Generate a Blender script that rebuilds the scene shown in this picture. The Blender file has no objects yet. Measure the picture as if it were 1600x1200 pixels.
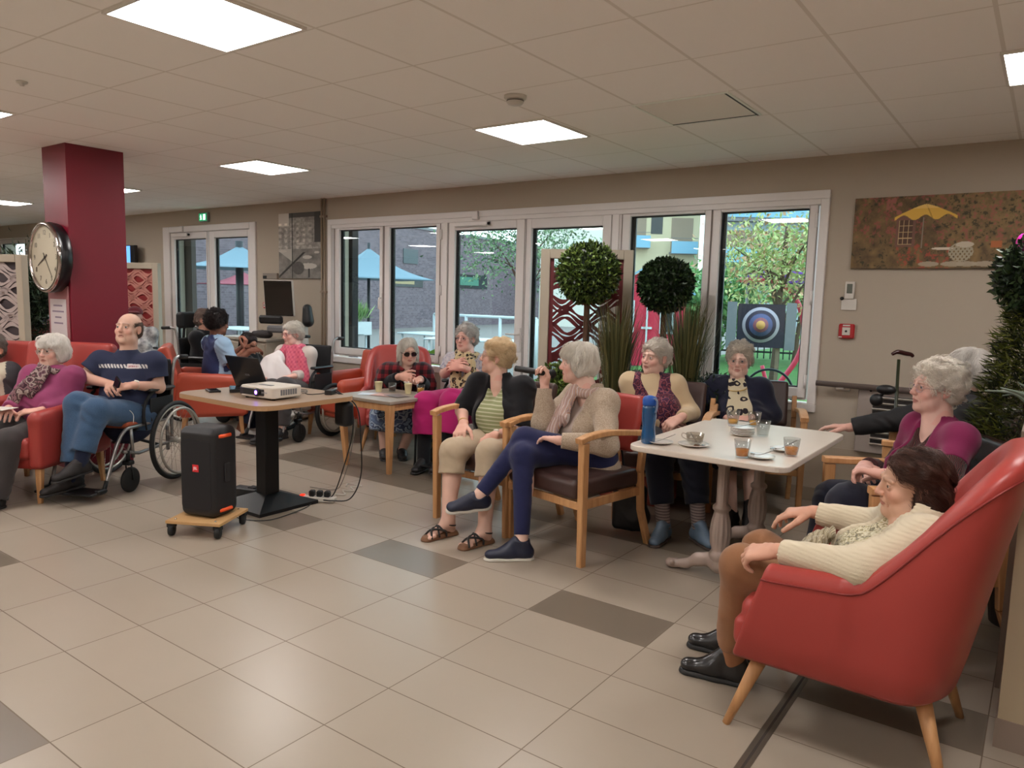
import bpy, math, random
import numpy as np
from mathutils import Vector, Matrix

# ---------------------------------------------------------------- camera
scn = bpy.context.scene
COL = scn.collection
CAM_H = 1.4423
cam_d = bpy.data.cameras.new('camera'); cam = bpy.data.objects.new('camera', cam_d); COL.objects.link(cam)
cam_d.sensor_fit = 'HORIZONTAL'; cam_d.sensor_width = 36.0
cam_d.lens = 36.0*1159.65/1600.0
cam_d.clip_start = 0.05; cam_d.clip_end = 300
_r = Vector((0.80895821, 0.58730893, 0.02558975)); _u = Vector((-0.088617, 0.07879713, 0.99294413)); _f = Vector((-0.58114856, 0.80551799, -0.11578914))
_u = (_u - _f*_u.dot(_f)).normalized(); _r = _f.cross(_u).normalized()
cam.matrix_world = Matrix(((_r.x, _u.x, -_f.x, 0), (_r.y, _u.y, -_f.y, 0), (_r.z, _u.z, -_f.z, CAM_H), (0, 0, 0, 1)))
scn.camera = cam
scn.view_settings.view_transform = 'Standard'
scn.view_settings.look = 'None'
scn.view_settings.gamma = 1.0
scn.view_settings.use_curve_mapping = False
scn.view_settings.exposure = 0.74
# ---------------------------------------------------------------- sky (bright overcast)
world = bpy.data.worlds.new('sky'); scn.world = world; world.use_nodes = True
_nt = world.node_tree; _bg = _nt.nodes['Background']
_tc = _nt.nodes.new('ShaderNodeTexCoord'); _sep = _nt.nodes.new('ShaderNodeSeparateXYZ'); _cr = _nt.nodes.new('ShaderNodeValToRGB')
_nt.links.new(_tc.outputs['Generated'], _sep.inputs[0]); _nt.links.new(_sep.outputs['Z'], _cr.inputs[0]); _nt.links.new(_cr.outputs[0], _bg.inputs[0])
_cr.color_ramp.elements[0].position = 0.0; _cr.color_ramp.elements[0].color = (0.84, 0.93, 0.96, 1)
_cr.color_ramp.elements[1].position = 0.6; _cr.color_ramp.elements[1].color = (0.68, 0.84, 0.95, 1)
_bg.inputs[1].default_value = 2.3
scn.cycles.max_bounces = 10
scn.cycles.diffuse_bounces = 8
scn.cycles.transparent_max_bounces = 16
scn.cycles.sample_clamp_indirect = 6.0
scn.cycles.use_denoising = True
PANEL_POWER = 17.0      # emission of the ceiling light panels
# ---------------------------------------------------------------- small helpers
PI = math.pi
rnd = random.Random(7)
def lin(c):
    return tuple(((x/255.0)/12.92 if x/255.0 <= 0.04045 else ((x/255.0+0.055)/1.055)**2.4) for x in c)
def V3(*a): return np.array(a, float)
def nrm(v):
    v = np.asarray(v, float); n = np.linalg.norm(v); return v/n if n > 1e-9 else v
_mats = {}
def mat(name, col=(128, 128, 128), rough=0.6, metal=0.0, bump=None, var=None, coat=0.0, sheen=0.0, emit=None, trans=None, spec=0.5, attr=None):
    """bump=(scale, strength, distance) noise bump; var=(scale, amount) brightness variation of the colour itself; attr= multiply by a colour attribute"""
    if name in _mats: return _mats[name]
    m = bpy.data.materials.new(name); m.use_nodes = True; _mats[name] = m
    nt = m.node_tree; b = nt.nodes['Principled BSDF']; L = nt.links
    c = lin(col) + (1,)
    b.inputs['Base Color'].default_value = c; b.inputs['Roughness'].default_value = rough; b.inputs['Metallic'].default_value = metal
    b.inputs['Specular IOR Level'].default_value = spec
    if coat: b.inputs['Coat Weight'].default_value = coat; b.inputs['Coat Roughness'].default_value = 0.15
    if sheen: b.inputs['Sheen Weight'].default_value = sheen
    if emit: b.inputs['Emission Color'].default_value = lin(emit[0])+(1,); b.inputs['Emission Strength'].default_value = emit[1]
    tc = nt.nodes.new('ShaderNodeTexCoord')
    if attr:
        a = nt.nodes.new('ShaderNodeAttribute'); a.attribute_name = attr
        if col is None or col == 'attr': pass
        L.new(a.outputs['Color'], b.inputs['Base Color'])
    if var:
        n = nt.nodes.new('ShaderNodeTexNoise'); n.inputs['Scale'].default_value = var[0]; n.inputs['Detail'].default_value = 4
        L.new(tc.outputs['Object'], n.inputs['Vector'])
        mx = nt.nodes.new('ShaderNodeMix'); mx.data_type = 'RGBA'; mx.blend_type = 'MIX'
        mx.inputs[6].default_value = tuple(x*(1-var[1]) for x in c[:3])+(1,); mx.inputs[7].default_value = tuple(min(1, x*(1+var[1])) for x in c[:3])+(1,)
        L.new(n.outputs[0], mx.inputs[0]); L.new(mx.outputs[2], b.inputs['Base Color'])
    if bump:
        n = nt.nodes.new('ShaderNodeTexNoise'); n.inputs['Scale'].default_value = bump[0]; n.inputs['Detail'].default_value = 3
        L.new(tc.outputs['Object'], n.inputs['Vector'])
        bp = nt.nodes.new('ShaderNodeBump'); bp.inputs['Strength'].default_value = bump[1]; bp.inputs['Distance'].default_value = bump[2]
        L.new(n.outputs[0], bp.inputs['Height']); L.new(bp.outputs[0], b.inputs['Normal'])
    return m
def nodes(m): return m.node_tree, m.node_tree.nodes['Principled BSDF'], m.node_tree.nodes.new, m.node_tree.links.new
def math_node(nt, op, a, b=None, clamp=False):
    n = nt.nodes.new('ShaderNodeMath'); n.operation = op; n.use_clamp = clamp
    for i, x in enumerate((a, b)):
        if x is None: continue
        if isinstance(x, (int, float)): n.inputs[i].default_value = x
        else: nt.links.new(x, n.inputs[i])
    return n.outputs[0]
def ramp(nt, fac, stops, interp='LINEAR'):
    r = nt.nodes.new('ShaderNodeValToRGB'); nt.links.new(fac, r.inputs[0]); e = r.color_ramp.elements; r.color_ramp.interpolation = interp
    while len(e) < len(stops): e.new(0.5)
    for k, (p, c) in enumerate(stops): e[k].position = p; e[k].color = lin(c)+(1,)
    return r.outputs[0]
def glass_mat(name, tint=(235, 245, 245), refl=0.10, rough=0.0):
    """thin glass: passes light, reflects by angle"""
    if name in _mats: return _mats[name]
    m = bpy.data.materials.new(name); m.use_nodes = True; _mats[name] = m; nt = m.node_tree; nt.nodes.clear()
    o = nt.nodes.new('ShaderNodeOutputMaterial'); t = nt.nodes.new('ShaderNodeBsdfTransparent'); g = nt.nodes.new('ShaderNodeBsdfGlossy')
    t.inputs[0].default_value = lin(tint)+(1,); g.inputs['Roughness'].default_value = rough; g.inputs[0].default_value = (1, 1, 1, 1)
    lw = nt.nodes.new('ShaderNodeLayerWeight'); lw.inputs[0].default_value = 0.5
    f = math_node(nt, 'ADD', math_node(nt, 'MULTIPLY', math_node(nt, 'POWER', lw.outputs['Facing'], 4.0), 0.75), refl*0.25)
    mx = nt.nodes.new('ShaderNodeMixShader'); nt.links.new(f, mx.inputs[0]); nt.links.new(t.outputs[0], mx.inputs[1]); nt.links.new(g.outputs[0], mx.inputs[2]); nt.links.new(mx.outputs[0], o.inputs[0])
    return m

def link_mesh(name, verts, faces, mats, parent=None, smooth=True, loc=None, midx=None, colors=None):
    me = bpy.data.meshes.new(name)
    verts = np.asarray(verts, np.float32); 
    if isinstance(faces, np.ndarray):
        n, k = faces.shape
        me.vertices.add(len(verts)); me.vertices.foreach_set('co', verts.ravel())
        me.loops.add(n*k); me.loops.foreach_set('vertex_index', faces.astype(np.int32).ravel())
        me.polygons.add(n); me.polygons.foreach_set('loop_start', np.arange(0, n*k, k, dtype=np.int32))
        me.update(calc_edges=True)
    else:
        me.from_pydata(verts.tolist(), [], faces); me.update()
    if not isinstance(mats, (list, tuple)): mats = [mats]
    for m in mats: me.materials.append(m)
    if midx is not None: me.polygons.foreach_set('material_index', np.asarray(midx, np.int32))
    if smooth is True: me.polygons.foreach_set('use_smooth', np.ones(len(me.polygons), bool))
    elif smooth is not False: me.polygons.foreach_set('use_smooth', np.asarray(smooth, bool))
    if colors is not None:
        a = me.color_attributes.new('Col', 'FLOAT_COLOR', 'POINT'); cc = np.ones((len(verts), 4), np.float32); cc[:, :3] = colors; a.data.foreach_set('color', cc.ravel())
    o = bpy.data.objects.new(name, me); COL.objects.link(o)
    if parent is not None: o.parent = parent
    if loc is not None: o.location = loc
    return o
def frame(d, upv=(0, 0, 1)):
    z = nrm(d); x = np.cross(upv, z)
    if np.linalg.norm(x) < 1e-4: x = np.cross((0, 1, 0), z)
    x = nrm(x); return x, np.cross(z, x), z
class MB:
    def __init__(s): s.v = []; s.f = []; s.m = []; s.s = []
    def add(s, v, f, m=0, smooth=False):
        o = len(s.v); s.v += [tuple(map(float, p)) for p in v]; s.f += [tuple(i+o for i in q) for q in f]; s.m += [m]*len(f); s.s += [smooth]*len(f); return s
    def box(s, a, b, m=0, M=None, bev=0.0):
        """box between corners a and b, optional bevel, optional 4x4"""
        a = np.minimum(a, b).astype(float), np.maximum(a, b).astype(float); lo, hi = a
        bev = min(bev, *( (hi-lo)*0.45))
        if bev <= 0:
            v = [(x, y, z) for x in (lo[0], hi[0]) for y in (lo[1], hi[1]) for z in (lo[2], hi[2])]
            f = [(0, 1, 3, 2), (4, 6, 7, 5), (0, 4, 5, 1), (2, 3, 7, 6), (0, 2, 6, 4), (1, 5, 7, 3)]; sm = False
        else:
            v = []; idx = {}
            for cx in (0, 1):
                for cy in (0, 1):
                    for cz in (0, 1):
                        c = V3((lo, hi)[cx][0], (lo, hi)[cy][1], (lo, hi)[cz][2]); sg = V3(1-2*cx, 1-2*cy, 1-2*cz)
                        for ax in range(3):
                            off = sg*bev; off[ax] = 0; idx[(cx, cy, cz, ax)] = len(v); v.append(tuple(c+off))
            f = []
            def q(*k): f.append(tuple(idx[t] for t in k))
            for ax in range(3):
                for sd in (0, 1):
                    o1, o2 = [i for i in range(3) if i != ax]; cs = []
                    for u, w in ((0, 0), (1, 0), (1, 1), (0, 1)):
                        c = [0, 0, 0]; c[ax] = sd; c[o1] = u; c[o2] = w; cs.append((*c, ax))
                    if (sd == 1) == (ax == 1): cs = cs[::-1]
                    q(*cs)
            for ax in range(3):
                o1, o2 = [i for i in range(3) if i != ax]
                for u in (0, 1):
                    for w in (0, 1):
                        c0 = [0, 0, 0]; c0[o1] = u; c0[o2] = w; c1 = list(c0); c1[ax] = 1
                        t = [(*c0, o1), (*c1, o1), (*c1, o2), (*c0, o2)]
                        if (u ^ w) ^ (ax == 1): t = t[::-1]
                        q(*t)
            for cx in (0, 1):
                for cy in (0, 1):
                    for cz in (0, 1):
                        t = [(cx, cy, cz, 0), (cx, cy, cz, 1), (cx, cy, cz, 2)]
                        if (cx+cy+cz) % 2 == 0: t = t[::-1]
                        q(*t)
            sm = False
        if M is not None: v = [tuple(M @ Vector(p)) for p in v]
        return s.add(v, f, m, sm)
    def beam(s, a, b, w, h, up=(0, 0, 1), m=0, bev=0.003, w2=None, h2=None):
        """rectangular bar from a to b; w across, h along up"""
        a = V3(*a); b = V3(*b); x, y, z = frame(b-a, up); w2 = w if w2 is None else w2; h2 = h if h2 is None else h2; v = []
        for p, ww, hh in ((a, w, h), (b, w2, h2)):
            c = min(bev, ww*.3, hh*.3)
            for sx, sy, ex, ey in ((-1, -1, 1, 0), (-1, -1, 0, 1), (-1, 1, 0, -1), (-1, 1, 1, 0), (1, 1, -1, 0), (1, 1, 0, -1), (1, -1, 0, 1), (1, -1, -1, 0)):
                v.append(p + x*(sx*ww/2+ex*c) + y*(sy*hh/2+ey*c))
        f = [(i, (i+1) % 8, 8+(i+1) % 8, 8+i)[::-1] for i in range(8)] + [tuple(range(8)), tuple(range(15, 7, -1))]
        return s.add(v, f, m)
    def tube(s, pts, r, n=10, m=0, cap=True, closed=False):
        P = np.asarray(pts, float); N = len(P); R = np.full(N, r, float) if np.isscalar(r) else np.asarray(r, float); v = []
        T = np.gradient(P, axis=0) if not closed else (np.roll(P, -1, 0)-np.roll(P, 1, 0))
        x, y, z = frame(T[0])
        for i in range(N):
            t = nrm(T[i]); x = nrm(x-t*np.dot(x, t)); y = np.cross(t, x)
            for k in range(n):
                a = 2*PI*k/n; v.append(P[i]+R[i]*(math.cos(a)*x+math.sin(a)*y))
        f = []
        for i in range(N if closed else N-1):
            j = (i+1) % N
            for k in range(n): f.append((i*n+k, i*n+(k+1) % n, j*n+(k+1) % n, j*n+k))
        if cap and not closed: f.append(tuple(range(n))[::-1]); f.append(tuple((N-1)*n+k for k in range(n)))
        return s.add(v, f, m, True)
    def lathe(s, prof, c=(0, 0, 0), axis=(0, 0, 1), n=24, m=0, smooth=True, cap=True):
        """profile of (radius, height) turned about axis at c"""
        x, y, z = frame(axis, (0, 1, 0) if abs(axis[2]) > .9 else (0, 0, 1)); c = V3(*c); v = []
        for r, h in prof:
            for k in range(n):
                a = 2*PI*k/n; v.append(c+z*h+r*(math.cos(a)*x+math.sin(a)*y))
        f = []
        for i in range(len(prof)-1):
            for k in range(n): f.append((i*n+k, i*n+(k+1) % n, (i+1)*n+(k+1) % n, (i+1)*n+k))
        if cap: f.append(tuple(range(n))[::-1]); f.append(tuple((len(prof)-1)*n+k for k in range(n)))
        return s.add(v, f, m, smooth)
    def cyl(s, a, b, r, r2=None, n=16, m=0):
        a = V3(*a); b = V3(*b); L = np.linalg.norm(b-a); return s.lathe([(r, 0), (r if r2 is None else r2, L)], a, (b-a)/L, n, m)
    def prism(s, outline, z0, z1, m=0, M=None, bev=0.0):
        """outline in xy extruded z0..z1"""
        o = [V3(p[0], p[1], 0) for p in outline]; n = len(o); rings = []
        if bev > 0:
            c = sum(o)/n; rings = [([c+(p-c)*(1-bev/max(1e-6, np.linalg.norm(p-c))) for p in o], z0), (o, z0+bev), (o, z1-bev), ([c+(p-c)*(1-bev/max(1e-6, np.linalg.norm(p-c))) for p in o], z1)]
        else: rings = [(o, z0), (o, z1)]
        v = [(p[0], p[1], z) for ring, z in rings for p in ring]; R = len(rings)
        f = [(r*n+i, r*n+(i+1) % n, (r+1)*n+(i+1) % n, (r+1)*n+i) for r in range(R-1) for i in range(n)] + [tuple(range(n))[::-1], tuple((R-1)*n+i for i in range(n))]
        if M is not None: v = [tuple(M @ Vector(p)) for p in v]
        return s.add(v, f, m)
    def sphere(s, c, r, n=16, m=0, sc=(1, 1, 1)):
        prof = [(max(1e-4, math.sin(PI*i/n))*1.0, -math.cos(PI*i/n)) for i in range(n+1)]; v = []; k2 = n*2
        for a, h in prof:
            for k in range(k2): t = 2*PI*k/k2; v.append((c[0]+r*sc[0]*a*math.cos(t), c[1]+r*sc[1]*a*math.sin(t), c[2]+r*sc[2]*h))
        f = [(i*k2+k, i*k2+(k+1) % k2, (i+1)*k2+(k+1) % k2, (i+1)*k2+k) for i in range(n) for k in range(k2)]
        return s.add(v, f, m, True)
    def build(s, name, mats, parent=None, loc=None):
        return link_mesh(name, np.array(s.v), s.f, mats, parent, s.s, loc, s.m)
def rrect(w, d, r, n=6, cx=0, cy=0):
    o = []
    for sx, sy, a0 in ((1, 1, 0), (-1, 1, 90), (-1, -1, 180), (1, -1, 270)):
        for k in range(n+1):
            a = math.radians(a0+90*k/n); o.append((cx+sx*(w/2-r)+r*math.cos(a), cy+sy*(d/2-r)+r*math.sin(a)))
    return o
def spline(pts, n=8):
    """Catmull-Rom through pts"""
    P = [V3(*p) for p in pts]; P = [2*P[0]-P[1]]+P+[2*P[-1]-P[-2]]; o = []
    for i in range(1, len(P)-2):
        for k in range(n):
            t = k/n; a, b, c, d = P[i-1:i+3]; o.append(0.5*((2*b)+(c-a)*t+(2*a-5*b+4*c-d)*t*t+(-a+3*b-3*c+d)*t**3))
    o.append(P[-2]); return np.array(o)
def tag(o, label=None, cat=None, group=None, kind=None):
    if label: o['label'] = label
    if cat: o['category'] = cat
    if group: o['group'] = group
    if kind: o['kind'] = kind
    return o
def thing(name, label, cat, loc=(0, 0, 0), rz=0.0, group=None):
    o = bpy.data.objects.new(name, None); COL.objects.link(o); o.location = loc; o.rotation_euler = (0, 0, rz); o.empty_display_size = 0.1
    return tag(o, label, cat, group)
def struct(o): o['kind'] = 'structure'; return o
def facing(fx, fy): return math.atan2(-fx, fy)      # local +Y turned to (fx, fy)
def copy_tree(o, parent=None):
    kids = [c for c in bpy.data.objects if c.parent == o]
    c = o.copy(); COL.objects.link(c); c.parent = parent
    for k in kids: copy_tree(k, c)
    return c
def text_mesh(name, s, size, m, parent, M, depth=0.0005, align='CENTER'):
    cu = bpy.data.curves.new(name, 'FONT'); cu.body = s; cu.size = size; cu.extrude = depth; cu.align_x = align; cu.align_y = 'CENTER'
    o = bpy.data.objects.new(name, cu); COL.objects.link(o); bpy.context.view_layer.update()
    me = bpy.data.meshes.new_from_object(o.evaluated_get(bpy.context.evaluated_depsgraph_get())); bpy.data.objects.remove(o); me.materials.clear(); me.materials.append(m)
    r = bpy.data.objects.new(name, me); COL.objects.link(r); r.parent = parent; r.matrix_local = M; return r
# ---------------------------------------------------------------- implicit modelling (smooth bodies, cloth, cushions)
class SDF:
    def __init__(s): s.ops = []
    def _a(s, kind, k, sub, **p): s.ops.append((kind, k, sub, p)); return s
    def cone(s, a, b, ra, rb, k=0.02, sub=False, flat=None, fs=1.0, capa=False, capb=False):
        a = V3(*a); b = V3(*b)
        if np.linalg.norm(b-a) < 1e-5: b = a+V3(0, 0, 1e-4)
        return s._a('cone', k, sub, a=a, b=b, ra=ra, rb=rb, flat=None if flat is None else nrm(flat), fs=fs, capa=capa, capb=capb)
    def ell(s, c, r, M=None, k=0.02, sub=False):
        """ellipsoid; M rows = its axes"""
        return s._a('ell', k, sub, c=V3(*c), r=V3(*r) if not np.isscalar(r) else V3(r, r, r), M=np.eye(3) if M is None else np.asarray(M))
    def box(s, c, h, rd, M=None, k=0.02, sub=False):
        return s._a('box', k, sub, c=V3(*c), h=V3(*h), rd=rd, M=np.eye(3) if M is None else np.asarray(M))
    def half(s, p, n, R=None, k=0.0):
        """cut away the side n points to (within R of p)"""
        return s._a('half', k, True, p=V3(*p), n=nrm(n), R=R)
    def one(s, op, P):
        kind, k, sub, p = op
        if kind == 'cone':
            a, b = p['a'], p['b']; ba = b-a; pa = P-a; fl = p['flat']; fs = p['fs']
            if fl is not None:
                pa = pa+np.outer(pa@fl, fl)*(1/fs-1); ba = ba+fl*(ba@fl)*(1/fs-1)
            t = (pa@ba)/(ba@ba); h = np.clip(t, 0, 1)
            q = pa-h[:, None]*ba; d = np.sqrt(np.einsum('ij,ij->i', q, q))-(p['ra']+(p['rb']-p['ra'])*h)
            if fl is not None: d = d*min(1, fs)
            L = math.sqrt(ba@ba)
            if p['capb']: d = np.maximum(d, (t-1)*L)
            if p['capa']: d = np.maximum(d, -t*L)
            return d
        if kind == 'ell':
            q = (P-p['c'])@p['M'].T; r = p['r']; k0 = np.sqrt(((q/r)**2).sum(1)); k1 = np.sqrt(((q/(r*r))**2).sum(1))+1e-9
            return k0*(k0-1)/k1
        if kind == 'box':
            q = np.abs((P-p['c'])@p['M'].T)-p['h']+p['rd']; return np.sqrt((np.maximum(q, 0)**2).sum(1))+np.minimum(q.max(1), 0)-p['rd']
        if kind == 'half':
            d = -((P-p['p'])@p['n'])
            if p['R']: d = np.maximum(d, np.sqrt(((P-p['p'])**2).sum(1))-p['R'])
            return d
    def val(s, P, ids=None, disp=None):
        d = None
        for i in (range(len(s.ops)) if ids is None else ids):
            op = s.ops[i]; e = s.one(op, P); k = op[1]
            if d is None: d = e if not op[2] else np.full(len(P), 1.0); 
            elif op[2]:
                e = -e
                if k > 0:
                    h = np.maximum(k-np.abs(d-e), 0)/k; d = np.maximum(d, e)+h*h*k*.25
                else: d = np.maximum(d, e)
            else:
                if k > 0:
                    h = np.maximum(k-np.abs(d-e), 0)/k; d = np.minimum(d, e)-h*h*k*.25
                else: d = np.minimum(d, e)
        if disp is not None: d = d-disp(P)
        return d
    def bounds(s):
        lo = []; hi = []
        for kind, k, sub, p in s.ops:
            if sub: continue
            if kind == 'cone': r = max(p['ra'], p['rb']); lo.append(np.minimum(p['a'], p['b'])-r); hi.append(np.maximum(p['a'], p['b'])+r)
            elif kind == 'ell': r = p['r'].max(); lo.append(p['c']-r); hi.append(p['c']+r)
            elif kind == 'box': r = np.linalg.norm(p['h']); lo.append(p['c']-r); hi.append(p['c']+r)
        return np.min(lo, 0), np.max(hi, 0)
    def mesh(s, res, disp=None, dmax=0.006, B=12):
        lo, hi = s.bounds(); pad = dmax+res*2+.01; lo = lo-pad; hi = hi+pad
        nb = np.maximum(1, np.ceil((hi-lo)/(res*B)).astype(int))
        g = np.stack(np.meshgrid(*[np.arange(n) for n in nb], indexing='ij'), -1).reshape(-1, 3)
        C = lo+(g+.5)*B*res; hd = B*res*.5*1.7320508+res
        D = np.stack([s.one(op, C) for op in s.ops], 1); sub = np.array([op[2] for op in s.ops]); K = max(op[1] for op in s.ops)
        dm = D[:, ~sub].min(1); keep = (dm < hd*1.15+K*.5+dmax)
        VV = []; IV = []; FF = []
        ax = np.arange(-1, B+1); loc = np.stack(np.meshgrid(ax, ax, ax, indexing='ij'), -1).reshape(-1, 3); n = B+2
        big = np.array([(nb[1]*B+4)*(nb[2]*B+4), nb[2]*B+4, 1], np.int64)
        for bi in np.nonzero(keep)[0]:
            dd = D[bi]; lim = dm[bi]+2*hd+K
            ids = [i for i in range(len(s.ops)) if (dd[i] < lim if not sub[i] else dd[i] < hd*1.2+K+dmax)]
            base = g[bi]*B; P = lo+(base+loc)*res
            v = s.val(P, ids, disp).reshape(n, n, n)
            if v.min() > 0 or v.max() < 0: continue
            ins = v < 0
            # cells i in [-1..B-1] -> index 0..B
            c = [v[a:a+B+1, b:b+B+1, e:e+B+1] for a in (0, 1) for b in (0, 1) for e in (0, 1)]
            sgn = sum((x < 0).astype(int) for x in c); act = (sgn > 0) & (sgn < 8)
            ci = np.argwhere(act)
            if not len(ci): continue
            cv = np.stack([x[act] for x in c], 1); acc = np.zeros((len(ci), 3)); cnt = np.zeros(len(ci))
            cor = np.array([(a, b, e) for a in (0, 1) for b in (0, 1) for e in (0, 1)], float)
            for i in range(8):
                for bit in (1, 2, 4):
                    j = i ^ bit
                    if j > i:
                        a, b2 = cv[:, i], cv[:, j]; m = (a < 0) != (b2 < 0); t = np.where(m, a/np.where(m, a-b2, 1), 0)
                        acc += m[:, None]*(cor[i]+t[:, None]*(cor[j]-cor[i])); cnt += m
            pos = lo+(base+ci-1+acc/cnt[:, None])*res
            gid = ((base+ci-1+1)@big)
            VV.append(pos); IV.append(gid)
            for a in range(3):
                sl0 = [slice(1, B+1)]*3; sl1 = list(sl0); sl1[a] = slice(2, B+2)
                x0 = ins[tuple(sl0)]; x1 = ins[tuple(sl1)]; e = np.argwhere(x0 != x1)
                if not len(e): continue
                # edge starts at sample e (global base+e); cells sharing it
                s0 = x0[tuple(e.T)]; u, w = [(1, 2), (2, 0), (0, 1)][a]
                du = np.zeros(3, int); du[u] = 1; dw = np.zeros(3, int); dw[w] = 1; E0 = base+e+1
                q = np.stack([(E0-du-dw)@big, (E0-dw)@big, E0@big, (E0-du)@big], 1)
                q[~s0] = q[~s0][:, ::-1]; FF.append(q)
        if not VV: return np.zeros((0, 3)), np.zeros((0, 4), int)
        V = np.concatenate(VV); I = np.concatenate(IV); F = np.concatenate(FF)
        ui, first, inv = np.unique(I, return_index=True, return_inverse=True); V = V[first]
        Fi = np.searchsorted(ui, F); Fi = np.minimum(Fi, len(ui)-1); ok = (ui[Fi] == F).all(1)
        return V, Fi[ok]
def folds(amp, fr=38.0, seed=0.0, d=(0.2, 0.3, 1.0)):
    """cloth creases"""
    fr = fr*2.8; amp = amp*.72
    d1 = nrm(d); d2 = nrm((d[2], -d[0], d[1]))
    def f(P):
        u = P@d1; w = P@d2; s_ = P.sum(1)
        a = np.sin(u*fr+2.2*np.sin(w*fr*.37+seed)+1.4*np.sin(s_*fr*.21+seed*2)); b = np.sin(w*fr*.8+1.8*np.sin(u*fr*.45+seed*1.7)+seed)
        m = 0.5+0.5*np.sin(s_*9+seed*3+2*np.sin(w*6))
        return amp*m*(np.sign(a)*np.abs(a)**1.5*.6+b*.4)
    return f
# ================================================================ ROOM
YW = 5.69; CEIL = 2.50; XL = -17.5; XR = 2.6; YB = -4.0
# ---- floor: 60 x 30 tiles, some of them brown
fm = mat('floor_tiles', (190, 176, 156), 0.32, spec=0.45)
nt, b, N, L = nodes(fm)
tc = N('ShaderNodeTexCoord'); sp = N('ShaderNodeSeparateXYZ'); L(tc.outputs['Object'], sp.inputs[0])
tx = math_node(nt, 'DIVIDE', math_node(nt, 'ADD', sp.outputs[0], 3.659), 0.6); ty = math_node(nt, 'DIVIDE', math_node(nt, 'SUBTRACT', sp.outputs[1], 1.248), 0.3)
ix = math_node(nt, 'FLOOR', tx); iy = math_node(nt, 'FLOOR', ty); fx = math_node(nt, 'FRACT', tx); fy = math_node(nt, 'FRACT', ty)
gx = math_node(nt, 'MULTIPLY', math_node(nt, 'SUBTRACT', 0.5, math_node(nt, 'ABSOLUTE', math_node(nt, 'SUBTRACT', fx, 0.5))), 0.6)
gy = math_node(nt, 'MULTIPLY', math_node(nt, 'SUBTRACT', 0.5, math_node(nt, 'ABSOLUTE', math_node(nt, 'SUBTRACT', fy, 0.5))), 0.3)
grout = math_node(nt, 'LESS_THAN', math_node(nt, 'MINIMUM', gx, gy), 0.0021)
def eqv(a, v): return math_node(nt, 'COMPARE', a, v) if False else math_node(nt, 'LESS_THAN', math_node(nt, 'ABSOLUTE', math_node(nt, 'SUBTRACT', a, v)), 0.5)
def both(a, c): return math_node(nt, 'MULTIPLY', a, c)
odd = math_node(nt, 'GREATER_THAN', math_node(nt, 'ABSOLUTE', math_node(nt, 'MODULO', ix, 2.0)), 0.5)
dark = both(eqv(iy, 5), odd)
band = both(both(math_node(nt, 'GREATER_THAN', iy, 8.5), math_node(nt, 'LESS_THAN', iy, 10.5)), both(math_node(nt, 'GREATER_THAN', ix, -3.5), math_node(nt, 'LESS_THAN', ix, 3.5)))
dark = math_node(nt, 'MAXIMUM', dark, band)
for (i_, j_) in ((0, -2), (-2, 1), (-2, -4), (0, -5), (11, -6), (11, -9), (12, -6)): dark = math_node(nt, 'MAXIMUM', dark, both(eqv(iy, i_), eqv(ix, j_)))
wn = N('ShaderNodeTexWhiteNoise'); wn.noise_dimensions = '2D'; cb = N('ShaderNodeCombineXYZ'); L(ix, cb.inputs[0]); L(iy, cb.inputs[1]); L(cb.outputs[0], wn.inputs['Vector'])
ns = N('ShaderNodeTexNoise'); ns.inputs['Scale'].default_value = 2.2; ns.inputs['Detail'].default_value = 5; L(tc.outputs['Object'], ns.inputs['Vector'])
light = ramp(nt, math_node(nt, 'ADD', math_node(nt, 'MULTIPLY', wn.outputs[0], 0.35), math_node(nt, 'MULTIPLY', ns.outputs[0], 0.65)), [(0.2, (154, 142, 127)), (0.8, (162, 150, 135))])
def mixc(f, a, c):
    m = N('ShaderNodeMix'); m.data_type = 'RGBA'; L(f, m.inputs[0])
    for s_, v in ((6, a), (7, c)):
        if isinstance(v, tuple): m.inputs[s_].default_value = lin(v)+(1,)
        else: L(v, m.inputs[s_])
    return m.outputs[2]
c_ = mixc(dark, light, (112, 101, 88)); c_ = mixc(grout, c_, (112, 98, 84))
L(c_, b.inputs['Base Color'])
rr = math_node(nt, 'ADD', 0.30, math_node(nt, 'MULTIPLY', grout, 0.4)); L(rr, b.inputs['Roughness'])
bp = N('ShaderNodeBump'); bp.inputs['Strength'].default_value = 0.4; bp.inputs['Distance'].default_value = 0.002; L(math_node(nt, 'SUBTRACT', 1.0, grout), bp.inputs['Height']); L(bp.outputs[0], b.inputs['Normal'])
struct(MB().box((XL-1, YB-.5, -.15), (XR+.5, YW+.02, 0)).build('floor', fm))
struct(MB().box((-.664, -4, 0), (-.656, 3.6, .0015)).box((-.682, -4, 0), (-.664, 3.6, .0008), 1).box((-.656, -4, 0), (-.640, 3.6, .0008), 1).build('trim_1', [mat('joint_rubber', (60, 52, 46), .6), mat('joint_metal', (120, 110, 98), .35, .6)]))
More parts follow.
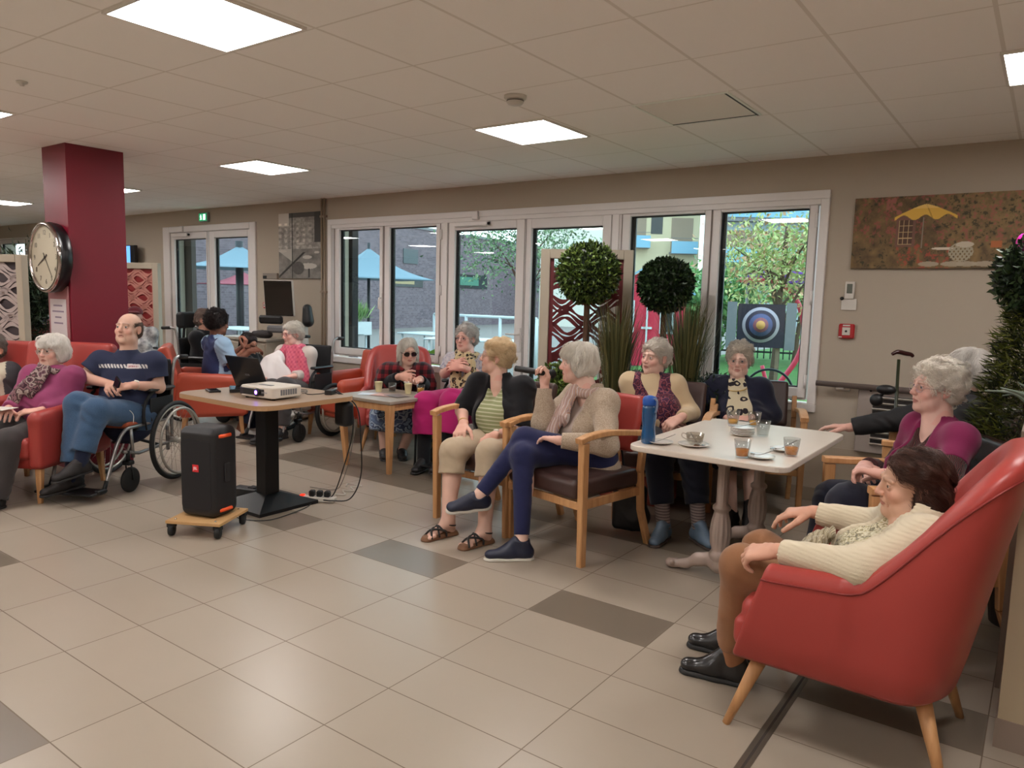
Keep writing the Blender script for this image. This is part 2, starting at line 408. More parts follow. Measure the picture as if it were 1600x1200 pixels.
# ---- ceiling
cm = mat('ceiling_tiles', (247, 244, 240), 0.9)
nt, b, N, L = nodes(cm)
tc = N('ShaderNodeTexCoord'); sp = N('ShaderNodeSeparateXYZ'); L(tc.outputs['Object'], sp.inputs[0])
tx = math_node(nt, 'DIVIDE', math_node(nt, 'ADD', sp.outputs[0], 3.07), 0.5625); ty = math_node(nt, 'DIVIDE', math_node(nt, 'SUBTRACT', sp.outputs[1], 1.49), 0.5675)
def dist_line(t, w): return math_node(nt, 'MULTIPLY', math_node(nt, 'SUBTRACT', 0.5, math_node(nt, 'ABSOLUTE', math_node(nt, 'SUBTRACT', math_node(nt, 'FRACT', t), 0.5))), w)
dx = dist_line(tx, .5625); dy = dist_line(ty, .5675)
gl = math_node(nt, 'MAXIMUM', math_node(nt, 'LESS_THAN', dx, .008), math_node(nt, 'LESS_THAN', dy, .005))
L(mixc(gl, (247, 244, 240), (226, 221, 214)), b.inputs['Base Color'])
bp = N('ShaderNodeBump'); bp.inputs['Strength'].default_value = 0.25; bp.inputs['Distance'].default_value = 0.004; L(math_node(nt, 'SUBTRACT', 1.0, gl), bp.inputs['Height']); L(bp.outputs[0], b.inputs['Normal'])
struct(MB().box((XL-1, YB-.5, CEIL), (XR+.5, YW+.3, CEIL+.2)).build('ceiling', cm))
# ---- walls
wm = mat('wall_paint', (176, 164, 148), 0.85, bump=(400, .15, .001))
wl = mat('wall_guard', (172, 158, 140), 0.55)
OPEN = [(-10.17, -8.07, 0.0, 2.27), (-6.70, -1.37, 0.67, 2.25)]
def wall_with_holes(name, y0, y1, holes, x0, x1):
    mb = MB(); xs = sorted(set([x0, x1]+[h[0] for h in holes]+[h[1] for h in holes]))
    for a, c in zip(xs[:-1], xs[1:]):
        hs = [h for h in holes if h[0] <= a and h[1] >= c]
        if not hs: mb.box((a, y0, 0), (c, y1, CEIL))
        else:
            if hs[0][2] > 0: mb.box((a, y0, 0), (c, y1, hs[0][2]))
            mb.box((a, y0, hs[0][3]), (c, y1, CEIL))
    return struct(mb.build(name, wm))
wall_with_holes('wall_back', YW, YW+.28, [OPEN[0], (-6.70, -4.98, .67, 2.25), (-4.98, -3.06, 0.0, 2.25), (-3.06, -1.37, .67, 2.25), (-15.9, -13.85, .6, 2.28)], XL-.3, XR+.3)
struct(MB().box((XL-.3, YB, 0), (XL, YW, CEIL)).build('wall_left', wm))
struct(MB().box((XR, YB, 0), (XR+.3, YW, CEIL)).build('wall_right', wm))
struct(MB().box((XL-.3, YB-.3, 0), (XR+.3, YB, CEIL)).build('wall_front', wm))
bm_ = mat('skirting_tile', (150, 136, 118), .4)
struct(MB().box((-1.37, YW-.012, 0), (XR, YW, .10)).box((-3.06, YW-.012, 0), (-1.37, YW, .10)).box((-8.07, YW-.012, 0), (-4.98, YW, .10)).box((XL, YW-.012, 0), (-10.17, YW, .10)).build('baseboard_back', bm_))
struct(MB().box((-1.345, YW-.006, .10), (XR, YW, .42)).box((-3.06, YW-.006, .10), (-1.345, YW, .42)).build('trim_2', wl))
# low partition on the right (behind the red armchair), topped by plants
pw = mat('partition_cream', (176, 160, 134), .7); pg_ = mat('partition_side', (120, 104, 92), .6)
mb = MB(); mb.box((-.03, 2.84, .0), (2.4, 3.30, 1.0), 0); mb.box((-.036, 2.834, 0), (2.4, 3.3, .10), 1)
struct(mb.build('wall_partition', [pw, mat('partition_plinth', (140, 124, 112), .5)]))
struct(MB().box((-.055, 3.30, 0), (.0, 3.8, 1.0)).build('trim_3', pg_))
# ---- red pillar with its posters: see furniture
redp = mat('pillar_red', (114, 20, 38), .42)
struct(MB().box((-6.44, 2.63, 0), (-6.05, 3.06, CEIL)).build('wall_pillar', redp))
# ---- window wall: white frames
wf = mat('window_white', (224, 219, 216), .4); gk = mat('gasket_black', (22, 20, 22), .5); pane = glass_mat('window_glass', (232, 243, 243), .16)
def frame_rect(mb, x0, x1, z0, z1, w, y0, y1, m=0):
    mb.box((x0, y0, z0), (x0+w, y1, z1), m, bev=.004); mb.box((x1-w, y0, z0), (x1, y1, z1), m, bev=.004); mb.box((x0+w, y0, z0), (x1-w, y1, z0+w), m, bev=.004); mb.box((x0+w, y0, z1-w), (x1-w, y1, z1), m, bev=.004)
def window(n, x0, x1, z0, z1, px0, px1, pz0, pz1, hinge=None, handle=None):
    """opening frame x0..x1 z0..z1, glass px0..px1 pz0..pz1"""
    mb = MB(); ya, yb = YW+.005, YW+.07
    w = MB()
    for a, c, e, g in ((x0, px0, z0, z1), (px1, x1, z0, z1), (px0, px1, z0, pz0), (px0, px1, pz1, z1)): w.box((a, ya, e), (c, yb, g), 0, bev=.005)
    f = struct(w.build('window_%d' % n, wf))
    gk_ = MB(); frame_rect(gk_, px0-.001, px1+.001, pz0-.001, pz1+.001, .012, YW+.028, YW+.06); gk_.box((px0-.001, YW+.045, pz0), (px0+.035, YW+.062, pz1)); gk_.build('window_gasket', gk, f)
    MB().box((px0+.01, YW+.040, pz0+.01), (px1-.01, YW+.044, pz1-.01)).build('window_pane', pane, f)
    # sash line
    s_ = MB(); frame_rect(s_, px0-.075, px1+.065, pz0-.075, pz1+.07, .004, YW-.006, YW+.006); s_.build('sash_edge', mat('seam_grey', (150, 140, 134), .5), f)
    if hinge is not None:
        h = MB()
        for z in (z0+.14, (z0+z1)/2+.02, z1-.16): h.cyl((hinge, YW-.006, z-.05), (hinge, YW-.006, z+.05), .010, n=10)
        h.build('hinge', wf, f)
    if handle is not None:
        h = MB(); h.box((handle-.013, YW-.015, 1.36), (handle+.013, YW+.005, 1.45), bev=.004); h.tube([(handle, YW-.012, 1.40), (handle, YW-.045, 1.40), (handle, YW-.05, 1.37), (handle, YW-.05, 1.28)], .009, 8); h.build('window_handle', wf, f)
    return f
window(1, -6.64, -5.87, .74, 2.21, -6.55, -5.91, .83, 2.14, handle=-5.86)
window(2, -5.87, -4.98, .74, 2.21, -5.76, -5.10, .83, 2.14, hinge=-5.02)
window(3, -3.06, -2.22, .74, 2.21, -2.93, -2.28, .83, 2.14)
window(4, -2.22, -1.43, .74, 2.21, -2.15, -1.49, .83, 2.14, hinge=-1.435)
# outer casing of the whole window band
mb = MB(); mb.box((-6.72, YW-.022, 2.20), (-1.35, YW+.10, 2.26), bev=.004); mb.box((-6.72, YW-.022, .66), (-4.98, YW+.10, .72), bev=.004); mb.box((-3.06, YW-.022, .66), (-1.35, YW+.10, .72), bev=.004); mb.box((-6.72, YW-.022, .72), (-6.66, YW+.1, 2.2), bev=.004); mb.box((-1.41, YW-.022, .72), (-1.35, YW+.1, 2.2), bev=.004); mb.box((-6.66, YW-.012, 2.16), (-1.41, YW+.08, 2.21), bev=.004)
mb.box((-5.0, YW-.01, .0), (-4.94, YW+.09, 2.2)); mb.box((-3.09, YW-.01, 0), (-3.03, YW+.09, 2.2))
struct(mb.build('trim_4', wf))
def door(n, leaves, x0, x1, ztop, closer=None):
    for k, (a, c, pa, pc, pz0, pz1) in enumerate(leaves):
        w = MB()
        for q in ((a, pa, .01, ztop), (pc, c, .01, ztop), (pa, pc, .01, pz0), (pa, pc, pz1, ztop)): w.box((q[0], YW+.0, q[2]), (q[1], YW+.06, q[3]), 0, bev=.005)
        f = struct(w.build('door_%d' % (n+k), wf))
        g = MB(); frame_rect(g, pa, pc, pz0, pz1, .012, YW+.026, YW+.058); g.box((pa, YW+.044, pz0), (pa+.03, YW+.059, pz1)); g.build('door_gasket', gk, f)
        MB().box((pa+.01, YW+.038, pz0+.01), (pc-.01, YW+.042, pz1-.01)).build('door_pane', pane, f)
        s_ = MB(); frame_rect(s_, a+.002, c-.002, .012, ztop-.002, .004, YW-.004, YW+.003); s_.build('sash_edge', _mats['seam_grey'], f)
        if k == 0:
            hx = c-.035; h = MB(); h.box((hx-.016, YW-.012, .93), (hx+.016, YW+.002, 1.16), bev=.004); h.tube([(hx, YW-.01, 1.10), (hx, YW-.05, 1.10), (hx-.03, YW-.055, 1.10), (hx-.12, YW-.055, 1.10)], .009, 8); h.build('door_handle', wf, f)
            if closer:
                h = MB(); h.box((closer[0], YW-.045, closer[2]), (closer[1], YW+.0, closer[2]+.045), bev=.006); h.box((closer[0]+.23, YW-.05, closer[2]+.06), (closer[0]+.30, YW+.0, closer[2]+.14), bev=.006); h.cyl((closer[1]-.005, YW-.022, closer[2]+.022), (closer[1]+.02, YW-.022, closer[2]+.022), .014, n=12, m=1)
                h.build('door_closer', [wf, gk], f)
door(1, [(-4.93, -4.00, -4.85, -4.10, .34, 2.085), (-3.99, -3.10, -3.93, -3.19, .34, 2.075)], -4.94, -3.1, 2.17, closer=(-4.83, -4.42, 2.115))
door(3, [(-10.03, -9.13, -9.94, -9.17, .25, 2.12), (-9.10, -8.18, -8.98, -8.25, .25, 2.12)], -10.1, -8.1, 2.21, closer=(-9.95, -9.55, 2.15))
mb = MB(); mb.box((-10.19, YW-.025, 0), (-10.03, YW+.08, 2.29), bev=.006); mb.box((-8.18, YW-.025, 0), (-8.06, YW+.08, 2.29), bev=.006); mb.box((-10.03, YW-.025, 2.21), (-8.18, YW+.08, 2.29), bev=.006); mb.box((-4.97, YW, 2.17), (-3.06, YW+.08, 2.22))
struct(mb.build('trim_5', wf))
window(5, -15.9, -14.7, .6, 2.28, -15.8, -14.8, .75, 2.18); window(6, -14.7, -13.85, .6, 2.28, -14.6, -13.95, .75, 2.18)
# heating pipe beside the picture
mb = MB()
for x in (-6.815, -6.765): mb.tube([(x, YW-.022, 0.02), (x, YW-.022, CEIL)], .012, 10)
for z in (.5, 1.45, 2.3): mb.box((-6.84, YW-.03, z-.012), (-6.74, YW, z+.012))
struct(mb.build('trim_6', mat('pipe_paint', (150, 132, 112), .5)))
# ---- ceiling light panels
lm = mat('panel_glow', (255, 255, 255), .5, emit=((255, 250, 247), PANEL_POWER)); lf = mat('panel_rim', (225, 222, 215), .4)
def light_panel(x, y, label):
    t = thing('ceiling_light', label, 'ceiling light', (x, y, CEIL), 0, 'square light panels in the ceiling')
    f = MB(); w = .272; frame_rect(f, -w, w, -w, w, .014, 0, 1)
    f2 = MB()
    for a, c in (((-w, -w), (-w+.014, w)), ((w-.014, -w), (w, w)), ((-w+.014, -w), (w-.014, -w+.014)), ((-w+.014, w-.014), (w-.014, w))): f2.box((a[0], a[1], -.012), (c[0], c[1], .0))
    f2.build('rim', lf, t); MB().box((-w+.014, -w+.014, -.008), (w-.014, w-.014, -.001)).build('diffuser', lm, t); return t
GEN = 'square white ceiling light panel outside the picture'
LBL = {(-2.80, 1.77): 'large bright square light panel at the top left of the ceiling, nearest the viewer', (-2.80, 4.04): 'square light panel in the ceiling to the right of centre, beside the smoke detector',
       (-5.585, 4.0): 'square light panel between the red pillar and the central panel, above the laptop table', (-8.40, 4.0): 'small light panel just right of the red pillar, half hidden by it',
       (-11.1, 4.0): 'most distant light panel at the far left, left of the red pillar', (-5.585, 1.75): 'light panel cut by the left edge of the photo, nearer than the pillar', (0.0, 4.03): 'light panel cut by the right edge of the photo'}
for x in (-11.1, -8.40, -5.585, -2.80, 0.0):
    for y in (4.03, 1.76, -.51, -2.78):
        key = min(LBL, key=lambda k: (k[0]-x)**2+(k[1]-y)**2)
        lab = LBL[key] if (key[0]-x)**2+(key[1]-y)**2 < .01 else GEN
        light_panel(x, y, lab)
# ---- small things on the ceiling
t = thing('smoke_detector', 'round white smoke detector on the ceiling above the central light panel', 'smoke detector', (-2.40, 3.29, CEIL))
wp = mat('white_plastic', (205, 200, 192), .4)
MB().lathe([(.06, 0), (.06, -.012), (.055, -.018)], n=24).build('base', wp, t)
MB().lathe([(.045, -.018), (.045, -.034), (.036, -.045), (.018, -.05)], n=24).build('sensor', wp, t); MB().lathe([(.046, -.024), (.046, -.029)], n=24).build('vent_ring', mat('vent_dark', (90, 82, 76), .6), t)
t = thing('sprinkler', 'tiny round white ceiling fitting at the upper left', 'sprinkler', (-4.48, 1.75, CEIL)); MB().lathe([(.028, 0), (.026, -.008), (.012, -.014), (.010, -.022)], n=16).build('cap', wp, t)
t = thing('access_hatch', 'square access hatch in the ceiling with dark gaps along two sides', 'ceiling hatch', (-1.69, 4.03, CEIL))
f = MB(); 
for a, c in (((-.27, -.27), (-.255, .27)), ((.255, -.27), (.27, .27)), ((-.255, -.27), (.255, -.255)), ((-.255, .255), (.255, .27))): f.box((a[0], a[1], -.006), (c[0], c[1], 0))
f.build('frame', mat('hatch_rim', (236, 240, 232), .4), t); MB().box((-.252, -.252, -.004), (.245, .245, -.001)).build('panel', mat('hatch_panel', (236, 232, 224), .8), t)
MB().box((.245, -.255, -.006), (.257, .27, -.001)).box((-.255, .245, -.006), (.25, .256, -.001)).build('gap', gk, t)
# ---- wall fittings
t = thing('exit_sign', 'small green and white emergency exit sign above the double door', 'exit sign', (-9.16, YW, 2.39))
MB().box((-.10, -.04, -.065), (.10, 0, .06), bev=.008).build('housing', mat('sign_housing', (120, 126, 118), .4), t)
MB().box((-.085, -.044, -.05), (.085, -.040, .045)).build('face', mat('sign_green', (10, 110, 70), .4, emit=((20, 160, 100), .6)), t)
wg = mat('sign_white', (225, 255, 240), .4, emit=((225, 255, 240), 1.2)); m_ = MB()
m_.box((.012, -.046, -.038), (.062, -.0442, .034)); m_.lathe([(.009, 0), (.009, .0018)], (-.042, -.0442, .022), (0, -1, 0), 10); m_.beam((-.042, -.0455, .012), (-.035, -.0455, -.012), .014, .0018, (0, -1, 0), bev=0); m_.beam((-.035, -.0455, -.012), (-.055, -.0455, -.036), .008, .0018, (0, -1, 0), bev=0); m_.beam((-.035, -.0455, -.012), (-.020, -.0455, -.034), .008, .0018, (0, -1, 0), bev=0); m_.beam((-.058, -.0455, .0), (-.024, -.0455, .006), .007, .0018, (0, -1, 0), bev=0)
m_.build('pictogram', wg, t)
def call_point(x, z, label, s=1.0):
    t = thing('fire_alarm_call_point', label, 'fire alarm', (x, YW, z), 0)
    MB().box((-.052*s, -.03, -.052*s), (.052*s, 0, .052*s), bev=.008).build('housing', mat('alarm_red', (168, 28, 34), .4), t)
    MB().box((-.026*s, -.034, -.028*s), (.026*s, -.030, .028*s), bev=.002).build('button_plate', wp, t); MB().lathe([(.008, 0), (.008, .003)], (0, -.034, 0), (0, -1, 0), 12).build('button', gk, t)
    MB().box((-.024*s, -.032, .036*s), (.024*s, -.0302, .046*s)).build('label_strip', wp, t); MB().box((-.048*s, -.032, -.046*s), (-.026*s, -.0302, -.038*s)).build('test_tab', wp, t)
call_point(-1.175, 1.265, 'red fire alarm call point on the wall below the thermostat'); call_point(-7.88, 1.27, 'small red fire alarm call point beside the far double door', .75)
t = thing('thermostat', 'white wall thermostat with grey display and paper below', 'thermostat', (-1.175, YW, 1.55))
MB().box((-.032, -.022, -.06), (.032, 0, .065), bev=.005).build('body', wp, t); MB().box((-.018, -.025, -.018), (.018, -.021, .048), bev=.001).build('display', mat('lcd_grey', (96, 100, 90), .3), t)
MB().box((-.05, -.012, -.135), (.05, -.008, -.055), bev=.001).build('paper_note', wp, t); MB().sphere((-.047, -.02, -.055), .013, 8).build('clip', gk, t)
hr = mat('handrail_brown', (96, 82, 76), .5); hb = mat('handrail_bracket', (226, 221, 214), .4, .2)
t = thing('handrail', 'brown rounded handrail fixed along the wall right of the window', 'handrail', (-1.34, YW, .885))
MB().tube([(0, -.075, 0), (2.6, -.075, 0)], .02, 12).build('rail', hr, t)
for x in (.17, 1.0, 1.9): MB().box((x-.02, -.08, -.03), (x+.02, -.01, -.012), bev=.004).box((x-.05, -.025, -.045), (x+.05, 0, -.015), bev=.005).build('bracket', hb, t)
t = thing('handrail', 'short brown handrail end beside the far double door', 'handrail', (-10.8, YW, .93)); MB().tube([(0, -.075, 0), (.48, -.075, 0)], .02, 12).build('rail', hr, t); MB().box((.2, -.08, -.04), (.28, 0, -.01)).build('bracket', hb, t)
t = thing('wall_heater', 'wall heater with white louvres in a grey case under the handrail', 'heater', (-.66, YW, .42))
MB().box((-.40, -.05, 0), (.7, 0, .48), bev=.006).build('case', mat('heater_case', (158, 146, 138), .5), t)
MB().box((-.30, -.054, .06), (.6, -.050, .41)).build('grille_back', mat('grille_dark', (46, 40, 38), .7), t)
lv = MB()
for k in range(9): lv.beam((-.30, -.068, .07+k*.041), (.6, -.068, .07+k*.041), .028, .006, (0, .5, 1), bev=.001)
lv.build('louvres', mat('louvre_white', (205, 200, 192), .5), t); MB().sphere((-.32, -.052, .44), .008, 8).build('screw', gk, t)
# ---------------------------------------------------------------- people
PM = {}
def skin_mat():
    m = mat('skin', (200, 150, 128), 0.5, bump=(260, 0.25, 0.002), attr='Col', spec=0.35)
    nt, b, N, L = nodes(m)
    b.inputs['Subsurface Weight'].default_value = 0.0
    return m
def hair_mat(name='hair'):
    m = mat(name, (200, 200, 200), 0.42, attr='Col', spec=0.4); return m
def fabric(name, col, rough=0.85, scale=500, strength=0.4, dist=0.001, var=0.0):
    return mat(name, col, rough, bump=(scale, strength, dist), sheen=0.15, spec=0.2, var=(30, var) if var else None)
class Head:
    def __init__(s, c, f, roll, hs=1.06, up0=(0, 0, 1)):
        s.c = V3(*c); f = nrm(f); r = nrm(np.cross(f, (0, 0, 1))); u = np.cross(r, f); a = math.radians(roll)
        s.r = r*math.cos(a)+u*math.sin(a); s.u = -r*math.sin(a)+u*math.cos(a); s.f = f; s.s = hs; s.M = np.stack([s.r, s.f, s.u])
    def w(s, x, y, z): return s.c+s.s*(s.r*x+s.f*y+s.u*z)
    def loc(s, P): return ((P-s.c)@s.M.T)/s.s
def head_sdf(B, H, male=False, fat=1.0, mouth_open=0.0, age=1.0):
    s = H.s
    def E(x, y, z, a, b, c, k=.015, sub=False, M=None): B.ell(H.w(x, y, z), (a*s, b*s, c*s), H.M if M is None else M@H.M, k*s, sub)
    def C(p, q, ra, rb, k=.01, sub=False): B.cone(H.w(*p), H.w(*q), ra*s, rb*s, k*s, sub)
    E(0, -.016, .035, .074, .094, .080, .02)
    E(0, .030, -.020, .062*fat, .062, .085, .03)
    E(0, .040, -.070, .047*fat, .045, .042, .03)
    E(0, .074, -.097, .023, .019, .018, .022)
    if male: C((.035, .02, -.085), (-.035, .02, -.085), .03, .03, .03)
    for q in (-1, 1):
        E(q*.040, .062, -.026, .024, .020, .022, .02)            # cheek
        E(q*.044*fat, .040, -.072, .020*fat, .026, .026, .02)      # jowl
        E(q*.031, .100, .006, .019, .017, .014, .016, True)       # socket
        C((q*.014, .090, .030), (q*.046, .077, .025), .0066, .006, .012)   # brow ridge
        E(q*.031, .0755, .005, .0150, .0145, .0135, .006)         # lids
    C((0, .086, .018), (0, .106, -.020), .0075, .0095, .012)
    E(0, .106, -.026, .0110, .0105, .0095, .008)
    for q in (-1, 1):
        E(q*.0105, .098, -.029, .0075, .0095, .0070, .006)
        E(q*.0060, .1035, -.0365, .0032, .0050, .0030, .002, True)
        C((q*.017, .094, -.030), (q*.031, .080, -.062), .0020, .0020, .008, True)   # fold nose to mouth
        C((q*.020, .0885, -.008), (q*.042, .076, -.013), .0012, .0010, .006, True)   # eye bag line
        C((q*.027, .080, -.066), (q*.031, .070, -.088), .0016, .0014, .007, True)
    E(0, .083, -.050, .022, .010, .014, .012)
    E(0, .0905, -.0555, .019, .0062, .0048, .004)
    E(0, .0895, -.0670, .017, .0066, .0056, .004)
    if mouth_open > 0: E(0, .1, -.0612, .014, .014, .0022+mouth_open*.006, .003, True)
    else: C((-.025, .0900, -.0590), (0, .0975, -.0612), .0010, .0016, .003, True); C((.025, .0900, -.0590), (0, .0975, -.0612), .0010, .0016, .003, True)
    for q in (-1, 1):
        a = .35*q; R = np.array([[math.cos(a), math.sin(a), 0], [-math.sin(a), math.cos(a), 0], [0, 0, 1]])
        E(q*.0765, -.010, -.004, .0075, .0180, .0310, .006, False, R)
        E(q*.0860, -.007, .000, .0060, .0100, .0200, .004, True, R)
        E(q*.0745, -.002, -.030, .0065, .0090, .0095, .005)
        # eye slit
        E(q*.031, .0905, .0045, .0125, .0100, .0052, .002, True)
def head_color(H, V, C, male=False, lips=(168, 96, 88), brow=(120, 105, 92), base=(205, 158, 134), brow_a=.6):
    q = H.loc(V); x, y, z = q.T; ax = np.abs(x); C = C.copy(); near = (np.abs(q) < .16).all(1)
    def blend(w, col):
        w = np.clip(w, 0, 1)[:, None]*near[:, None]; C[:] = C*(1-w)+np.array(lin(col))*w
    def g(cx, cy, cz, r): return np.exp(-(((ax-cx)**2+(y-cy)**2+(z-cz)**2)/r**2))
    red = (min(255, base[0]+6), int(base[1]*.82), int(base[2]*.82))
    blend(.55*g(.042, .072, -.030, .024), red); blend(.5*np.exp(-((x**2+(z+.026)**2)/.016**2))*(y > .085), red)
    blend(.35*(np.abs(q[:, 0]) > .072), red)
    blend(.45*g(.031, .085, -.008, .014), (int(base[0]*.82), int(base[1]*.74), int(base[2]*.74)))
    lp = ((ax/.023)**2+((z+.0612)/(.0105-.004*(ax/.023)**2))**2 < 1) & (y > .075); blend(lp*.75, lips)
    bz = .0315-.13*(ax-.012)+.004*np.sin(np.clip((ax-.012)/.036, 0, 1)*2.8); bw = np.exp(-((z-bz)/.0042)**2)*(ax > .011)*(ax < .050)*(y > .06); blend(bw*brow_a, brow)
    blend(((np.abs(z-.0105+.22*(ax-.031)**2*8) < .0016) & (np.abs(ax-.031) < .013) & (y > .078))*.5, (90, 62, 52))
    return C
def make_eyes(H, parent, base, iris=(86, 98, 104), look=(0, 0)):
    for q in (-1, 1):
        c = H.w(q*.031, .0755, .0052)-base; r = .0126*H.s
        mb = MB(); f = nrm(H.f+H.r*look[0]+H.u*look[1]); x, y, z = frame(f)
        prof = [(math.sin(a), math.cos(a), a) for a in np.radians([0.5, 8, 13, 20, 30, 34, 50, 75, 100])]
        n = 20; v = []
        for sr, h, a in prof:
            for k in range(n): t = 2*PI*k/n; v.append(c+r*(h*f+sr*(math.cos(t)*x+math.sin(t)*y)))
        for i in range(len(prof)-1):
            m = 1 if i < 2 else (2 if i < 5 else 0)
            mb.add(v[i*n:(i+2)*n], [(k, (k+1) % n, n+(k+1) % n, n+k)[::-1] for k in range(n)], m, True)
        mb.add([v[k] for k in range(n)], [tuple(range(n))], 1)
        mb.build('eye', [mat('eye_white', (205, 196, 188), .25), mat('eye_pupil', (18, 14, 14), .1), mat('iris_%d_%d_%d' % iris, iris, .2)], parent)
FL = [(.074, .0095, .034), (.081, .0098, .011), (.075, .0094, -.012), (.060, .0084, -.033)]
def hand_sdf(B, w, d, back, side, hs=1.0, curl=(.35, .4, .45, .5), spread=.10, thumb=(.5, .5), k=.012):
    """w wrist, d direction of the fingers, back = out of the back of the hand, side=+1 when the thumb leaves along cross(d, back)"""
    d = nrm(d); b = nrm(np.asarray(back)-d*np.dot(back, d)); t = np.cross(d, b)*side; w = V3(*w); s = hs
    B.cone(w-d*.01*s, w+d*.03*s, .024*s, .027*s, k, flat=b, fs=.72)
    for o in (.026, .009, -.009, -.026):
        B.cone(w+(d*.022+t*o*.75)*s, w+(d*.084+t*o)*s, .0155*s, .0135*s, .010, flat=b, fs=.85)
    tips = []
    for i, (L, r, o) in enumerate(FL):
        p = w+(d*(.088-abs(i-1)*.004)+t*o)*s; a = 0; dr0 = nrm(d+t*(o/.034)*spread)
        c = curl[i] if hasattr(curl, '__len__') else curl
        for j, (fr, cj) in enumerate(((.45, .9), (.30, 1.1), (.25, .7))):
            a += c*cj; dr = dr0*math.cos(a)-b*math.sin(a); q = p+dr*L*fr*s
            B.cone(p, q, (r*(1-.10*j))*s, (r*(1-.10*(j+1)))*s, .004 if j else .007); p = q
        tips.append(p)
    p = w+(d*.026+t*.028-b*.006)*s; dr = nrm(d*.62+t*(.75*thumb[0]+.25)-b*.25)
    for j, (L, r) in enumerate(((.042, .0145), (.034, .0115), (.026, .0100))):
        q = p+dr*L*s; B.cone(p, q, r*s, r*.88*s, .008 if j == 0 else .004); p = q; dr = nrm(dr+(d*.5-t*.55-b*.35)*thumb[1])
    return tips, p
class Fig:
    """holds joints and shape options of one person"""
    def __init__(s, J, **o):
        for k, v in J.items(): setattr(s, k, v if np.isscalar(v) else V3(*v))
        s.o = dict(fat=1.0, g=1.08, male=False, bust=1.0); s.o.update(o); s.base = V3(s.pelvis[0], s.pelvis[1], 0.0)
        s.up = nrm(s.neck-s.pelvis); s.right = nrm(s.shR-s.shL); s.right = nrm(s.right-s.up*(s.right@s.up)); s.front = np.cross(s.up, s.right)
        s.hr = nrm(s.hipR-s.hipL); s.L = np.linalg.norm(s.neck-s.pelvis)
        s.H = Head(s.head+s.front*0.0, s.face, s.roll, s.o.get('hs', .97))
    def torso(s, B, off=0.0, k=.04, low=True, fat=None, shf=1.0):
        f = (fat or s.o['fat']); g = s.o['g']/1.08; p, u, fr, r = s.pelvis, s.up, s.front, s.right; L = s.L
        if low: B.cone(p-u*.02, p+u*L*.40, .150*f*g+off, .138*f*g+off, k, flat=fr, fs=.80)
        else: B.cone(p+u*.05, p+u*L*.40, .145*f*g+off, .138*f*g+off, k, flat=fr, fs=.80)
        B.cone(p+u*L*.38, p+u*(L-.15), .138*f*g+off, .128*f**.5*g+off, k, flat=fr, fs=.78)
        B.ell(p+u*L*.28+fr*.055*g, ((.100*f)*g+off, .085*f*f*g+off, .115*g+off), np.stack([r, fr, u]), k)
        for sh0 in (s.shL, s.shR):
            sh = s.neck-u*.035+(sh0-s.neck+u*.035)*shf
            B.cone(s.neck-u*.035-fr*.01, sh-u*.005, .052*g+off*.7, .052*g+off, .05)
            B.cone(p+u*(L-.16)+(.05 if sh0 is s.shR else -.05)*r, sh-u*.01, .080*g+off, .050*g+off, .05, flat=fr, fs=.8)
        if not s.o['male']:
            for q in (-1, 1): B.ell(p+u*(L-.21)+fr*(.085+.01*f)*g+r*q*.064*g, (.068*s.o['bust']*g+off, .062*s.o['bust']*g+off, .070*s.o['bust']*g+off), np.stack([r, fr, u]), .05)
    def arm(s, B, sd, off=0.0, k=.02, upto=2.0, cuff=None, fore=True):
        sh, e, w = (s.shL, s.LE, s.LW) if sd == 'L' else (s.shR, s.RE, s.RW); g = s.o['g']/1.08
        r0, r1, r2, r3 = (.047, .040, .041, .026) if off == 0 else (.049, .042, .042, .029)
        r0, r1, r2, r3 = [x*g*(s.o['fat']**.5)+off for x in (r0, r1, r2, r3)]
        if upto <= 1:
            B.cone(sh, sh+(e-sh)*upto, r0, (cuff or r0*.98), k, capb=True); return
        B.cone(sh, e, r0, r1, k); t = upto-1
        B.cone(e, e+(w-e)*t, r2, (cuff or (r2+(r3-r2)*t)), k, capb=t < 1.01 and off > 0)
    def leg(s, B, sd, off=0.0, k=.03, upto=2.0, cuff=None, slack=0.0):
        h, n, a = (s.hipL, s.LK, s.LA) if sd == 'L' else (s.hipR, s.RK, s.RA); g = s.o['g']/1.08*(s.o['fat']**.5)
        r0, r1, r2, r3 = [x*g+off for x in (.092, .062, .058, .036)]
        B.cone(h, n, r0, r1+slack*.3, k)
        t = upto-1; e = n+(a-n)*t
        B.cone(n, e, r2+slack*.5, cuff if cuff else (r2+(r3-r2)*t), k, capb=off > 0)
        if off == 0:
            sh = nrm(a-n); bk = nrm((n-h)*-1-sh*((n-h)*-1@sh)); B.ell(n+(a-n)*.32+bk*.022, (.042*g, .042*g, .11), np.stack([*frame(sh)[:2], sh]), .03)
    def foot(s, sd):
        a = s.LA if sd == 'L' else s.RA; return a
def add_mesh(name, B, res, base, mats, parent, disp=None, color=None, dmax=.005):
    V, F = B.mesh(res, disp, dmax); C = None
    if color is not None: C = color(V)
    return link_mesh(name, V-base, F, mats, parent, True, None, None, C)
